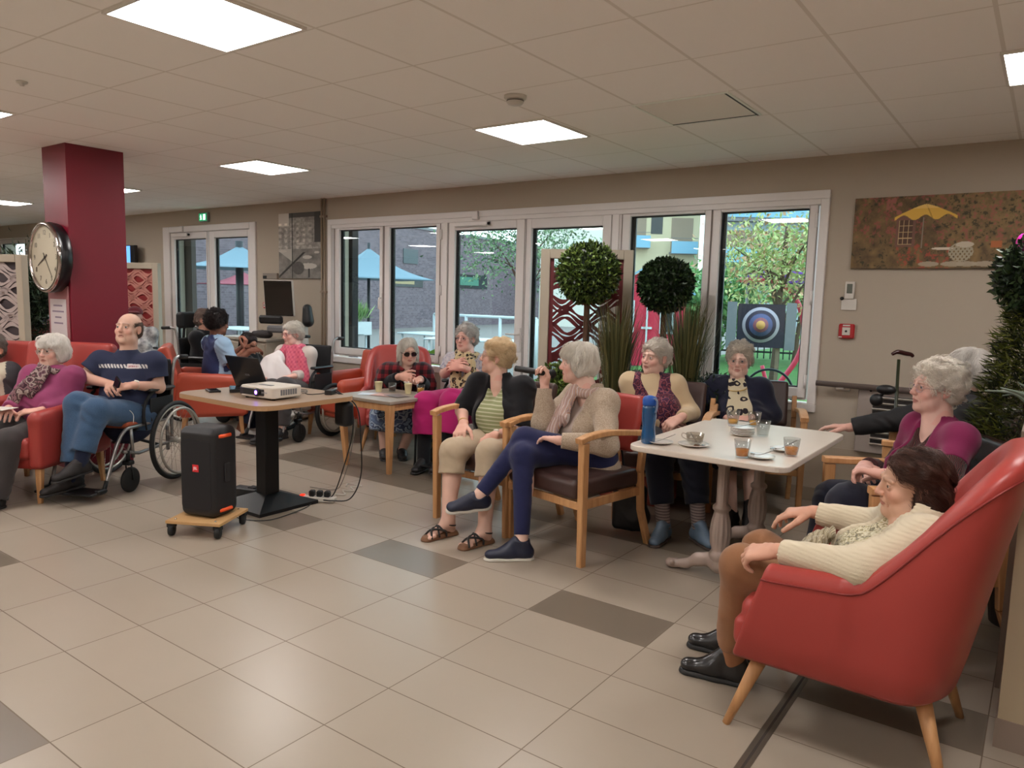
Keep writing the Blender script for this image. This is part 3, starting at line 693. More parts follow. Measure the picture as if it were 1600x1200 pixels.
def strands(fig, Bh, V, F, n, length, r, cols, rs, flow, curl=0.3, lift=.003, wave=0.0, clump=22, keep=None):
    """loose hairs in locks lying along the surface Bh; returns verts, faces, colours"""
    rg = np.random.RandomState(rs); H = fig.H
    a = V[F[:, 0]]; b = V[F[:, 1]]; c = V[F[:, 2]]; d = V[F[:, 3]]
    ar = np.linalg.norm(np.cross(c-a, d-b), axis=1); idx = rg.choice(len(F), n, p=ar/ar.sum()); u = rg.rand(n, 1); w = rg.rand(n, 1)
    P = (a[idx]*(1-u)+b[idx]*u)*(1-w)+(d[idx]*(1-u)+c[idx]*u)*w
    K = max(8, n//clump); ctr = P[:K]; ci = np.concatenate([np.argmin(((P[i:i+500, None]-ctr[None])**2).sum(2), 1) for i in range(0, n, 500)])
    S = 8; path = [P]; eps = .004; cph = rg.rand(K, 3)*6.28; cd = rg.randn(K, 3)*curl; cl = cd[ci]+rg.randn(n, 3)*curl*.22; ph = cph[ci]+rg.rand(n, 3)*.5
    def grad(Q): return np.stack([Bh.val(Q+np.eye(3)[i]*eps)-Bh.val(Q-np.eye(3)[i]*eps) for i in range(3)], 1)
    clift = np.abs(rg.randn(K))[ci]*lift+np.abs(rg.randn(n))*lift*.5; pull = ctr[ci]-P
    for k in range(S):
        Q = path[-1]; G = grad(Q); G /= np.linalg.norm(G, axis=1)[:, None]+1e-9
        D = flow(H.loc(Q))@H.M+cl+wave*np.sin(ph+k*1.5)+pull*(6*k/S); D -= G*(D*G).sum(1)[:, None]; D /= np.linalg.norm(D, axis=1)[:, None]+1e-9
        Q = Q+D*(length/S); dv = Bh.val(Q); t_ = (k+1)/S; Q = Q-G*(dv-clift*(math.sin(min(1, t_*1.15)*2.4)+.15))[:, None]; path.append(Q)
    path = np.stack(path, 1); T = np.gradient(path, axis=1); T /= np.linalg.norm(T, axis=2)[..., None]+1e-9
    G = grad(P); G /= np.linalg.norm(G, axis=1)[:, None]+1e-9; N1 = np.cross(T, G[:, None, :]); N1 /= np.linalg.norm(N1, axis=2)[..., None]+1e-9; N2 = np.cross(T, N1)
    rad = r*(np.linspace(1, .3, S+1))[None, :, None]; vs = []
    for k in range(3):
        t = 2*PI*k/3; vs.append(path+rad*(math.cos(t)*N1+math.sin(t)*N2))
    W = np.stack(vs, 2).reshape(n*(S+1)*3, 3); o = (np.arange(n)*(S+1)*3)[:, None, None]; i = np.arange(S)[None, :, None]*3; j = np.arange(3)[None, None, :]; j2 = (j+1) % 3
    FF = np.stack(np.broadcast_arrays(o+i+j, o+i+j2, o+i+3+j2, o+i+3+j), -1).reshape(-1, 4)
    t = np.clip(rg.rand(K, 1)[ci]*.6+rg.rand(n, 1)*.4, 0, 1); cc = np.array(lin(cols[0]))*(1-t)+np.array(lin(cols[1]))*t
    return W, FF, np.repeat(cc, (S+1)*3, 0)
def flow_down(q):
    cr = np.array([0, -.03, .13]); d = q-cr; d[:, 2] -= .03; return d/np.linalg.norm(d, axis=1)[:, None]
def flow_fringe(q):
    d = q-np.array([.02, -.035, .125]); d[:, 1] += .01; d[:, 2] -= .02; return d/np.linalg.norm(d, axis=1)[:, None]
def flow_back(q):
    d = q-np.array([0, .10, .06]); d = d/np.linalg.norm(d, axis=1)[:, None]; d[:, 2] -= .35; return d
def flow_side(q):
    sg = np.where(q[:, :1] > .018, 1.0, -1.0); d = np.concatenate([sg*np.clip(q[:, 2:]*9, 0, 1)*1.0, -1.0+0*sg, -.35-np.clip(.06-q[:, 2:], 0, 1)*6], 1); return d/np.linalg.norm(d, axis=1)[:, None]
def flow_fringe2(q):
    cr = np.array([.015, -.045, .12]); d = q-cr; d[:, 2] -= .035; d[:, 0] -= .02*(q[:, 1] > .04); return d/np.linalg.norm(d, axis=1)[:, None]
def hair_sdf(H, style):
    B = SDF(); s = H.s
    def E(x, y, z, a, b, c, k=.015, sub=False): B.ell(H.w(x, y, z), (a*s, b*s, c*s), H.M, k*s, sub)
    def face(zr=.100, xr=.076, y=.112, z=-.022): E(0, y, z, xr, .078, zr, .008, True)
    def nape(z=-.14, c=.075): E(0, .03, z, .10, .10, c, .015, True)
    def ears(y=.010, r=.034):
        for q in (-1, 1): E(q*.088, y, -.012, .028, r, .040, .008, True)
    if style == 'bob':
        E(0, -.020, .042, .088, .104, .090); E(0, -.042, -.012, .086, .078, .074, .03)
        for q in (-1, 1): E(q*.066, .002, -.014, .024, .040, .052, .02)
        E(0, .058, .058, .062, .036, .030, .02)
        face(.075, .070, .118, -.036); nape(-.15, .07)
    elif style == 'wavy':
        E(0, -.022, .044, .088, .106, .092); E(0, -.055, -.008, .080, .062, .066, .03); E(0, .042, .082, .058, .036, .024, .02); face(.102); nape(); ears()
    elif style == 'crop':
        E(0, -.020, .038, .082, .100, .088); E(0, -.050, -.012, .075, .064, .062, .03); E(0, .052, .070, .054, .032, .022, .02); face(.096); nape(); ears()
    elif style == 'shoulder':
        E(0, -.020, .038, .083, .101, .086); E(0, -.056, -.045, .078, .056, .098, .03)
        for q in (-1, 1): E(q*.064, -.020, -.050, .024, .044, .074, .02)
        E(-.02, .040, .080, .052, .034, .020, .02)
        face(.106, .080, .106, -.024); E(0, .050, -.13, .080, .070, .090, .015, True)
        for q in (-1, 1): E(q*.090, .050, -.022, .042, .058, .070, .008, True)
        for q in (-1, 1): E(q*.058, -.062, -.112, .026, .030, .036, .02)
    elif style == 'long':
        E(0, -.020, .038, .084, .102, .088); E(0, -.055, -.080, .082, .056, .160, .04)
        for q in (-1, 1): E(q*.070, .000, -.090, .022, .042, .120, .02)
        face(.100, .070)
    elif style == 'longwhite':
        E(0, -.020, .036, .084, .102, .088); E(0, -.050, -.050, .090, .058, .108, .04)
        for q in (-1, 1): E(q*.076, -.004, -.062, .024, .040, .084, .02)
        face(.106, .078)
    elif style == 'balding':
        E(0, -.022, .020, .0795, .0975, .070); E(0, -.052, -.020, .072, .054, .056, .02)
        E(0, .030, .112, .066, .110, .062, .008, True); E(0, .125, .0, .10, .088, .14, .008, True); ears(.012, .032); nape()
    elif style == 'afro':
        E(0, -.028, .045, .096, .112, .100); E(0, -.060, .005, .088, .068, .078, .03); face(.092, .078); nape()
    return B
#            flow, length, curl, lift, wave, clump
HAIR_CFG = dict(bob=(flow_fringe2, .070, .14, .0055, .10, 26), wavy=(flow_back, .050, .45, .0080, .7, 20), crop=(flow_back, .040, .38, .0065, .4, 18), shoulder=(flow_side, .075, .13, .0065, .22, 26), long=(flow_down, .12, .05, .002, .05, 30),
                longwhite=(flow_down, .09, .12, .004, .15, 24), balding=(flow_back, .024, .12, .0012, 0, 10), afro=(flow_back, .03, .9, .007, .9, 8))
def make_hair(fig, parent, style, cols, res, n=1800, sr=.0009, seed=1, name='hair'):
    Bh = hair_sdf(fig.H, style); fl, ln, cu, lift, wv, cp = HAIR_CFG[style]; H = fig.H; n = int(n*1.5)
    def dsp(P):
        q = H.loc(P); a = .0030 if style in ('wavy', 'afro') else .0014
        return a*(np.sin(q[:, 0]*170+3*np.sin(q[:, 2]*60+seed))*np.sin(q[:, 1]*120+2*np.sin(q[:, 0]*50)+seed)+.5*np.sin(q[:, 2]*230+4*np.sin(q[:, 1]*80)))
    V, F = Bh.mesh(res, dsp, .005); W, G, C = strands(fig, Bh, V, F, n, ln*H.s, sr, cols, seed, fl, cu, lift, wv, cp)
    c0 = np.array(lin(cols[0]))*.35+np.array(lin(cols[1]))*.55  # shell darker than the strands: shade between locks put into its colour
    VV = np.concatenate([V, W]); FF = np.concatenate([F, G+len(V)]); CC = np.concatenate([np.tile(c0, (len(V), 1)), C])
    return link_mesh(name, VV-fig.base, FF, hair_mat(), parent, True, None, None, CC)
def make_glasses(fig, parent, col=(150, 120, 90), metal=True, w=.024, h=.018, dark=False, thick=.0011):
    H = fig.H; b = fig.base; mb = MB(); m = mat('spectacle_frame_%d_%d_%d' % col, col, .3, .6 if metal else 0.0)
    lens = MB()
    for q in (-1, 1):
        ring = [H.w(q*.032+w*math.cos(t)*(1-.12*math.sin(t)), .100-abs(w*math.cos(t)+.006*q*0)*.10-(.006 if q*math.cos(t) > 0 else 0)*abs(math.cos(t)), .000+h*math.sin(t))-b for t in np.linspace(0, 2*PI, 25)[:-1]]
        mb.tube(ring, thick, 6, closed=True); lens.add(ring, [tuple(range(24))] if q > 0 else [tuple(range(24))[::-1]])
        mb.tube([H.w(q*(.032+w), .094, .004)-b, H.w(q*.074, .080, .006)-b, H.w(q*.0815, .02, .004)-b, H.w(q*.080, -.012, .002)-b, H.w(q*.079, -.024, -.014)-b], thick*.9, 6)
    mb.tube([H.w(-.010, .100, .003)-b, H.w(0, .104, .006)-b, H.w(.010, .100, .003)-b], thick, 6)
    g = mb.build('glasses', m, parent)
    lens.build('lens', mat('dark_lens', (26, 16, 16), .08) if dark else glass_mat('spectacle_lens', (240, 240, 240), .12), g)
    return g
def shoe(fig, sd, toe_dir, sole_z=None, kind='sneaker', up=(0, 0, 1), L=.235, mats=None, parent=None, name='shoe', res=.003):
    """toe_dir: unit direction of the foot; up: normal of the sole"""
    a = fig.LA if sd == 'L' else fig.RA; t = nrm(toe_dir); u = nrm(np.asarray(up)-t*np.dot(up, t)); x = np.cross(t, u); b = fig.base
    floor = a-u*.085 if sole_z is None else V3(a[0], a[1], sole_z)
    heel = floor-t*.035; B = SDF(); M = np.stack([x, t, u])
    hh = .022 if kind in ('sneaker', 'slip') else .028
    B.cone(heel+u*(.030+hh*.4), heel+t*.10+u*(.034+hh*.3), .036, .037, .01)
    B.cone(heel+t*.10+u*(.034+hh*.2), heel+t*(L-.045)+u*(.024+hh*.3), .037, .034, .02, flat=u, fs=.75)
    if kind != 'sandal': B.cone(heel+t*.02+u*.05, a+u*.005-t*.005, .040, .041, .03, capb=True); B.cone(heel+t*.13+u*.045, a+t*.028+u*.0, .030, .030, .03)
    B.half(floor+u*hh*.5, -u)
    V, F = B.mesh(res); o = link_mesh(name, V-b, F, mats[0], parent, True)
    S = SDF(); S.cone(heel, heel+t*.10, .041, .038, .005, flat=u, fs=.9); S.cone(heel+t*.10, heel+t*(L-.045), .038, .040, .02, flat=u, fs=.9); S.half(floor+u*hh*.72, u); S.half(floor+u*.001, -u)
    V, F = S.mesh(res); link_mesh('sole', V-b, F, mats[1], o, False)
    return o
# ---------------------------------------------------------------- patterned cloth
def pat(name, kind, cols, scale=20, rough=.85, bump=(400, .35, .0012), dirv=(0, 0, 1)):
    m = mat(name, cols[0], rough, bump=bump, spec=.2, sheen=.15); nt, b, N, L = nodes(m); tc = N('ShaderNodeTexCoord'); P = tc.outputs['Object']
    if kind == 'stripes':
        d = N('ShaderNodeVectorMath'); d.operation = 'DOT_PRODUCT'; L(P, d.inputs[0]); d.inputs[1].default_value = dirv
        f = math_node(nt, 'FRACT', math_node(nt, 'MULTIPLY', d.outputs['Value'], scale)); c = ramp(nt, f, [(0, cols[0]), (.5, cols[1]), (.85, cols[0])], 'CONSTANT')
    elif kind == 'leopard':
        v = N('ShaderNodeTexVoronoi'); v.inputs['Scale'].default_value = scale; n = N('ShaderNodeTexNoise'); n.inputs['Scale'].default_value = scale*1.2; L(P, n.inputs['Vector'])
        L(P, v.inputs['Vector']); f = math_node(nt, 'ADD', v.outputs['Distance'], math_node(nt, 'MULTIPLY', math_node(nt, 'SUBTRACT', n.outputs[0], .5), .8)); c = ramp(nt, f, [(0, cols[1]), (.18, cols[2]), (.42, cols[0])], 'CONSTANT')
    elif kind == 'floral':
        v = N('ShaderNodeTexVoronoi'); v.inputs['Scale'].default_value = scale; L(P, v.inputs['Vector']); v2 = N('ShaderNodeTexNoise'); v2.inputs['Scale'].default_value = scale*.6; v2.inputs['Detail'].default_value = 3; L(P, v2.inputs['Vector'])
        n_ = len(cols); c = ramp(nt, math_node(nt, 'FRACT', math_node(nt, 'ADD', v.outputs['Distance'], math_node(nt, 'MULTIPLY', v2.outputs[0], 2.2))), [(k/n_, cols[k]) for k in range(n_)], 'CONSTANT')
    elif kind == 'check':
        sp = N('ShaderNodeSeparateXYZ'); L(P, sp.inputs[0]); a = math_node(nt, 'FRACT', math_node(nt, 'MULTIPLY', math_node(nt, 'ADD', sp.outputs[0], math_node(nt, 'MULTIPLY', sp.outputs[1], .6)), scale)); e = math_node(nt, 'FRACT', math_node(nt, 'MULTIPLY', sp.outputs[2], scale))
        f = math_node(nt, 'ADD', math_node(nt, 'GREATER_THAN', a, .5), math_node(nt, 'GREATER_THAN', e, .5)); c = ramp(nt, math_node(nt, 'MULTIPLY', f, .5), [(0, cols[0]), (.4, cols[1]), (.8, cols[2])], 'CONSTANT')
    elif kind == 'melange':
        n = N('ShaderNodeTexNoise'); n.inputs['Scale'].default_value = scale; n.inputs['Detail'].default_value = 3; L(P, n.inputs['Vector']); c = ramp(nt, n.outputs[0], [(.36, cols[0]), (.5, cols[1]), (.64, cols[2])])
    elif kind == 'strands':
        w = N('ShaderNodeTexWave'); w.inputs['Scale'].default_value = scale; w.inputs['Distortion'].default_value = 6; w.inputs['Detail'].default_value = 2; L(P, w.inputs['Vector']); n_ = len(cols); c = ramp(nt, w.outputs['Color'], [(k/n_, cols[k]) for k in range(n_)])
    L(c, b.inputs['Base Color']); return m
def body(fig, hands, skin=(208, 160, 136), lips=(168, 98, 90), brow=(130, 112, 96), brow_a=.5, mouth=0.0, legs=2.0, feet=False, hc=None, res=None, face_fat=1.0, name='person', label='', group=None, iris=(86, 98, 104), look=(0, 0), armk=None, calves=None):
    B = SDF(); H = fig.H; g = fig.o['g']/1.08; d = math.dist(tuple(fig.head), (0, 0, CAM_H)); res = res or max(.0026, d*.00076); fig.res = res; s = H.s
    fig.torso(B, -.016, .04)
    for sd in 'LR':
        fig.arm(B, sd); fig.leg(B, sd)
        if feet:
            a = fig.LA if sd == 'L' else fig.RA; t = fig.toe[sd]; up = V3(0, 0, 1); B.cone(a-up*.005, a-up*.045-t*.02, .035*g, .030*g, .03); B.cone(a-up*.02+t*.03, a-up*.058+t*.115, .030*g, .020*g, .03)
            x = np.cross(t, up)
            for k, o in enumerate((-.026, -.012, .001, .013, .024)): q = 1 if sd == 'R' else -1; B.cone(a-up*.062+t*.115+x*o*q, a-up*.066+t*(.155-.006*k)+x*o*q*1.1, .0105, .0095 if k else .012, .006)
    nk = fig.neck; base_h = H.w(0, -.025, -.045)
    B.cone(nk-fig.up*.02, base_h, .060*g, .052*s, .03); B.cone(nk-fig.up*.03+fig.front*.02, H.w(0, .01, -.075), .050*g, .040*s, .03)
    head_sdf(B, H, fig.o['male'], face_fat, mouth)
    fig.tips = {}
    for sd in 'LR':
        hd = hands[sd]; w = fig.LW if sd == 'L' else fig.RW; e = fig.LE if sd == 'L' else fig.RE
        dr = hd.get('d'); dr = nrm(w-e) if dr is None else nrm(dr); fig.tips[sd] = hand_sdf(B, w, dr, hd.get('back', (0, 0, 1)), 1 if sd == 'L' else -1, hd.get('s', 1.06), hd.get('curl', (.35, .4, .45, .5)), hd.get('spread', .08), hd.get('thumb', (.5, .5)))
    V, F = B.mesh(res, None, .002)
    C = np.tile(np.array(lin(skin)), (len(V), 1)); 
    n1 = np.sin(V@V3(40, 23, 31))*np.sin(V@V3(-17, 39, 22)); C *= (1+.05*n1)[:, None]
    for sd in 'LR':   # redder hands
        w = fig.LW if sd == 'L' else fig.RW; dd = np.linalg.norm(V-w, axis=1); k = np.clip((.20-dd)/.12, 0, 1)*.45; C = C*(1-k[:, None])+np.array(lin((min(255, skin[0]), int(skin[1]*.88), int(skin[2]*.86))))*k[:, None]
    C = head_color(H, V, C, fig.o['male'], lips, brow, skin, brow_a)
    o = link_mesh(name, V-fig.base, F, skin_mat(), None, True, tuple(fig.base), None, C)
    if calves is not None: pass
    tag(o, label, 'person', group); fig.obj = o; make_eyes(H, o, fig.base, iris, look); return o
def top(fig, name, m, off=.014, slv=(2.0, 2.0), neck='crew', low=True, drop=0.0, cuff=None, dsp=None, res=None, k=.045, fat=None, depth=.0, color=None, hem=None, nr=.064):
    B = SDF(); fig.torso(B, off, k, low, fat, 1.0 if max(slv) > 0 else .62)
    if drop: B.cone(fig.pelvis+fig.up*.08, fig.pelvis-V3(0, 0, drop)-fig.front*.03, .160*fig.o['fat']+off, .195*fig.o['fat']+off, .03, flat=fig.front, fs=.72, capb=True)
    for sd, u in zip('LR', slv):
        if u > 0: fig.arm(B, sd, off, .03, u, cuff)
    B.cone(fig.neck-fig.up*.05, fig.neck+fig.up*.026, .072*fig.o['g']/1.08+off, .056+off, .03)
    f, u, L, p = fig.front, fig.up, fig.L, fig.neck
    B.cone(p-u*.0, p+u*.20+f*.01, nr-.012, nr+.02, .008, sub=True)
    if neck == 'scoop': B.cone(p+u*.02+f*.05, p-u*.06+f*.13, .06, .05, .01, sub=True)
    elif neck == 'v': B.cone(p+u*.02+f*.06, p-u*.15+f*.17, .065, .018, .01, sub=True)
    elif neck == 'open': B.cone(p+u*.03+f*.07, p-u*(L-.10)+f*.235, .062, .085+depth, .01, sub=True)
    elif neck == 'wide': B.cone(p+u*.03+f*.07, p-u*(L*.5)+f*.215, .046, .076+depth, .01, sub=True); B.cone(p-u*(L*.5)+f*.22, p-u*(L+.05)+f*.25, .080+depth, .11+depth, .01, sub=True)
    if hem is not None: B.half(fig.pelvis+u*hem, -u, .5)
    return add_mesh(name, B, res or fig.res*1.5, fig.base, m, fig.obj, dsp or folds(.0052, 34, fig.head[0]*3), color, .008)
def legs(fig, name, m, off=.010, upto=1.98, cuff=None, slack=0.0, dsp=None, res=None, skirt=None, color=None, waist=True):
    B = SDF()
    for sd in 'LR': fig.leg(B, sd, off, .04 if skirt is None else .12, upto, cuff, slack)
    if skirt:
        a = (fig.LK+fig.RK)/2; B.cone(fig.pelvis, a, .16, .12, .08, flat=(0, 0, 1), fs=.7)
        e = a+((fig.LA+fig.RA)/2-a)*skirt; B.cone(a, e, .11, .13, .08, capb=True)
    if waist: f = fig.o['fat']; g = fig.o['g']/1.08; B.cone(fig.pelvis-fig.up*.02, fig.pelvis+fig.up*fig.L*.34, .148*f*g+off, .135*f*g+off, .04, flat=fig.front, fs=.80); [B.ell(h-fig.front*.02, (.098*g+off,)*3, k=.05) for h in (fig.hipL, fig.hipR)]
    return add_mesh(name, B, res or fig.res*1.5, fig.base, m, fig.obj, dsp or folds(.0052, 30, fig.head[1]*2), color, .008)
def scarf(fig, name, m, pts, r=.03, wrap=True, fs=.55, dsp=None, R=.078, parent=None, tail=None):
    B = SDF(); p, u, f, rr = fig.neck, fig.up, fig.front, fig.right; s = fig.o['g']/1.08
    if wrap:
        n = 14; P = [p+u*(.036+.018*math.sin(2*PI*i/n+1.3))+(rr*math.cos(2*PI*i/n)*R+f*(math.sin(2*PI*i/n)*R*.9+.012))*s-u*.03*max(0, math.sin(2*PI*i/n)) for i in range(n+1)]
        for a, b_ in zip(P[:-1], P[1:]): B.cone(a, b_, r*.85, r*.85, .015)
    for path in pts:
        P = [V3(*q) for q in spline(path, 4)]; n = len(P)
        for i, (a, b_) in enumerate(zip(P[:-1], P[1:])): w0 = r*(1+.5*i/n); B.cone(a, b_, w0, r*(1+.5*(i+1)/n), .012, flat=f, fs=fs, capb=(i == n-2))
    return add_mesh(name, B, fig.res*1.3, fig.base, m, fig.obj, dsp or folds(.006, 75, 1.0, (1, .3, .1)), None, .009)
def watch(fig, sd, parent, col=(196, 170, 110), up=None, t=.12):
    w = fig.LW if sd == 'L' else fig.RW; e = fig.LE if sd == 'L' else fig.RE; ax = nrm(w-e); c = w-ax*.02-fig.base; x, y, z = frame(ax); mb = MB()
    mb.tube([c+.031*(math.cos(a)*x+math.sin(a)*y) for a in np.linspace(0, 2*PI, 25)[:-1]], .0035, 6, closed=True); o = mb.build('bracelet', mat('watch_gold_%d' % col[0], col, .3, .8), fig.obj)
    if up is not None: n = nrm(np.asarray(up)-ax*np.dot(up, ax)); MB().lathe([(.016, .0), (.017, .006), (.013, .008), (.0001, .008)], c+n*.029, n, 20, cap=False).build('watch_face', mat('watch_dial', (225, 220, 205), .3), o)
    return o
def along(fig, *a):
    """points in the person's own frame: (right, front, up) offsets from the neck"""
    return [fig.neck+fig.right*x+fig.front*y+fig.up*z for x, y, z in a]
# ================================================================ FURNITURE
wood = mat('beech_wood', (190, 142, 96), 0.45, spec=.4)
nt, b, N, L = nodes(wood); tc = N('ShaderNodeTexCoord'); mp = N('ShaderNodeMapping'); mp.inputs['Scale'].default_value = (30, 30, 3); L(tc.outputs['Object'], mp.inputs[0]); n_ = N('ShaderNodeTexNoise'); n_.inputs['Scale'].default_value = 1.5; n_.inputs['Detail'].default_value = 5; L(mp.outputs[0], n_.inputs['Vector'])
L(ramp(nt, n_.outputs[0], [(.3, (182, 132, 86)), (.7, (204, 156, 108))]), b.inputs['Base Color'])
redl = mat('coral_leatherette', (162, 60, 54), .40, bump=(700, .12, .0006), spec=.45); orl = mat('orange_leatherette', (180, 76, 54), .42, bump=(700, .12, .0006), spec=.45)
seam = mat('seam_red', (128, 34, 30), .5); brown = mat('brown_leatherette', (66, 46, 42), .38, bump=(600, .12, .0006)); blk = mat('black_metal', (20, 20, 22), .4, .3); blp = mat('black_plastic', (18, 18, 20), .45); rubber = mat('rubber_black', (22, 21, 21), .7)
alu = mat('silver_tube', (150, 148, 146), .32, .85); chrome = mat('chrome', (210, 210, 210), .12, 1.0); coal = mat('black_nylon', (20, 20, 23), .75, bump=(300, .3, .001)); greyp = mat('grey_plastic', (110, 110, 112), .5)
def leg_mb(a, b_, w0, w1): return MB().beam(a, b_, w0, w0, (0, 1, 0), bev=.006, w2=w1, h2=w1)
def round_leg(a, b_, r0, r1): return MB().cyl(a, b_, r0, r1, 16)
def sweep_chair(label, loc, rz, seatm=None, group='coral armchairs with sweeping backs', sc=1.0):
    """armchair whose arms sweep up into a high curved back; local +Y is its front"""
    t = thing('armchair', label, 'armchair', loc, rz, group); t.scale = (sc, sc, sc)
    NS = 72; prof_n = 9; rows = []
    pts = []
    for i in range(NS+1):
        u = -1+2*i/NS; a = abs(u); sg = 1 if u >= 0 else -1
        if a > .46: y = .34-(1-a)/.54*.47; x = .335; nx, ny = 1.0, 0.0
        else:
            th = (a/.46)*PI/2; x = .335*math.sin(th)**.8; y = -.13-.17*math.cos(th)**.8; nx, ny = math.sin(th), -math.cos(th)
        k = np.clip((-.02-y)/.26, 0, 1); k = k*k*(3-2*k)
        ztop = .605+.015*np.clip((.3-y)/.3, 0, 1)+.36*k+(.06*(1-(a/.46)**2) if a < .46 else 0)
        th_ = .075+.02*k
        pts.append((sg*x, y, nx*sg, ny, ztop, th_, k, a))
    v = []
    for (x, y, nx, ny, zt, th, k, a) in pts:
        def pos(n, z):
            h = max(0, z-.26); out = .02*math.sin(min(1, h/.35)*PI/2)*(1-k)+k*(.20*h+.05*h*h)
            fr_ = max(0, min(1, y/.34))*.30*h; return (x+nx*(n+out*(.25 if k > 0 else 1)), y+ny*n*1.0-(k*(.17*h+.05*h*h))-fr_, z)
        sec = [pos(-.02, .255), pos(0.0, .275), pos(.004, .36), pos(.004, (zt+.36)/2), pos(.0, zt-.05)]
        for q in range(1, 6):
            g = math.radians(180*q/6); sec.append(pos(-th/2+th/2*math.cos(g), zt-.035+.035*math.sin(g)))
        sec += [pos(-th, zt-.05), pos(-th, (zt+.42)/2), pos(-th-.01, .40), pos(-th, .27)]
        v += sec
    M_ = len(v)//(NS+1); f = [(i*M_+k, i*M_+(k+1) % M_, (i+1)*M_+(k+1) % M_, (i+1)*M_+k)[::-1] for i in range(NS) for k in range(M_)] + [tuple(range(M_)), tuple(range((NS+1)*M_-1, NS*M_-1, -1))]
    o = MB().add(v, f, 0, True).build('shell', redl, t); bv = o.modifiers.new('b', 'BEVEL'); bv.width = .012; bv.segments = 3; bv.limit_method = 'ANGLE'; bv.angle_limit = math.radians(60)
    # piping along the outer edge
    pl = [v[i*M_+4] for i in range(NS+1)]; pl = [v[k] for k in (0,)] and [(p[0]*1.002, p[1], p[2]) for p in pl]; MB().tube(pl, .0035, 6).build('piping', seam, t)
    S = SDF(); S.box((0, .07, .36), (.265, .275, .085), .045); S.box((0, .33, .315), (.262, .035, .055), .03, k=.01)
    V, F = S.mesh(.010); link_mesh('seat_cushion', V, F, seatm or redl, t)
    MB().box((-.26, -.16, .24), (.26, .30, .262), bev=.01).build('underframe', blk, t)
    for x, y in ((-.25, .26), (.25, .26), (-.21, -.22), (.21, -.22)):
        round_leg((x, y, .25), (x*1.22, y+(.09 if y > 0 else -.08), 0), .026, .013).build('leg', wood, t)
    return t
def club_chair(label, loc, rz, w=.70, d=.68, arm=.64, back=.84, m=None, group='orange tub armchairs', thick=.10, legm=None, seat=.42, lean=.10):
    t = thing('armchair', label, 'armchair', loc, rz, group); m = m or orl
    bw = w/2
    for q in (-1, 1):
        S = SDF()
        S.cone((q*(bw-thick/2), d/2-.04, arm-thick/2), (q*(bw-thick/2), -d/2+.06, arm-thick/2+.03), thick/2, thick/2, .01)
        S.box((q*(bw-thick/2), 0, (arm-.04+.24)/2), (thick/2, d/2, (arm-.04-.24)/2), .03, k=.03)
        V, F = S.mesh(.011); link_mesh('armrest', V, F, m, t)
    B2 = SDF(); al = math.atan(lean/.5); Mx = np.array([[1, 0, 0], [0, math.cos(al), math.sin(al)], [0, -math.sin(al), math.cos(al)]])
    B2.box((0, -d/2+.03-lean*.35, (back+.26)/2), (bw-.015, .055, (back-.24)/2), .04, Mx)
    V, F = B2.mesh(.011); link_mesh('backrest', V, F, m, t)
    C_ = SDF(); C_.box((0, .03, seat-.07), (bw-thick+.01, d/2-.02, .07), .035); C_.box((0, .0, .27), (bw-.01, d/2-.03, .04), .02, k=.005)
    V, F = C_.mesh(.011); link_mesh('seat', V, F, m, t)
    for x, y in ((-1, 1), (1, 1), (-1, -1), (1, -1)): MB().beam((x*(bw-.06), y*(d/2-.07), .25), (x*(bw-.05), y*(d/2-.05), 0), .045, .045, (0, 1, 0), bev=.005, w2=.028, h2=.028).build('leg', legm or wood, t)
    return t
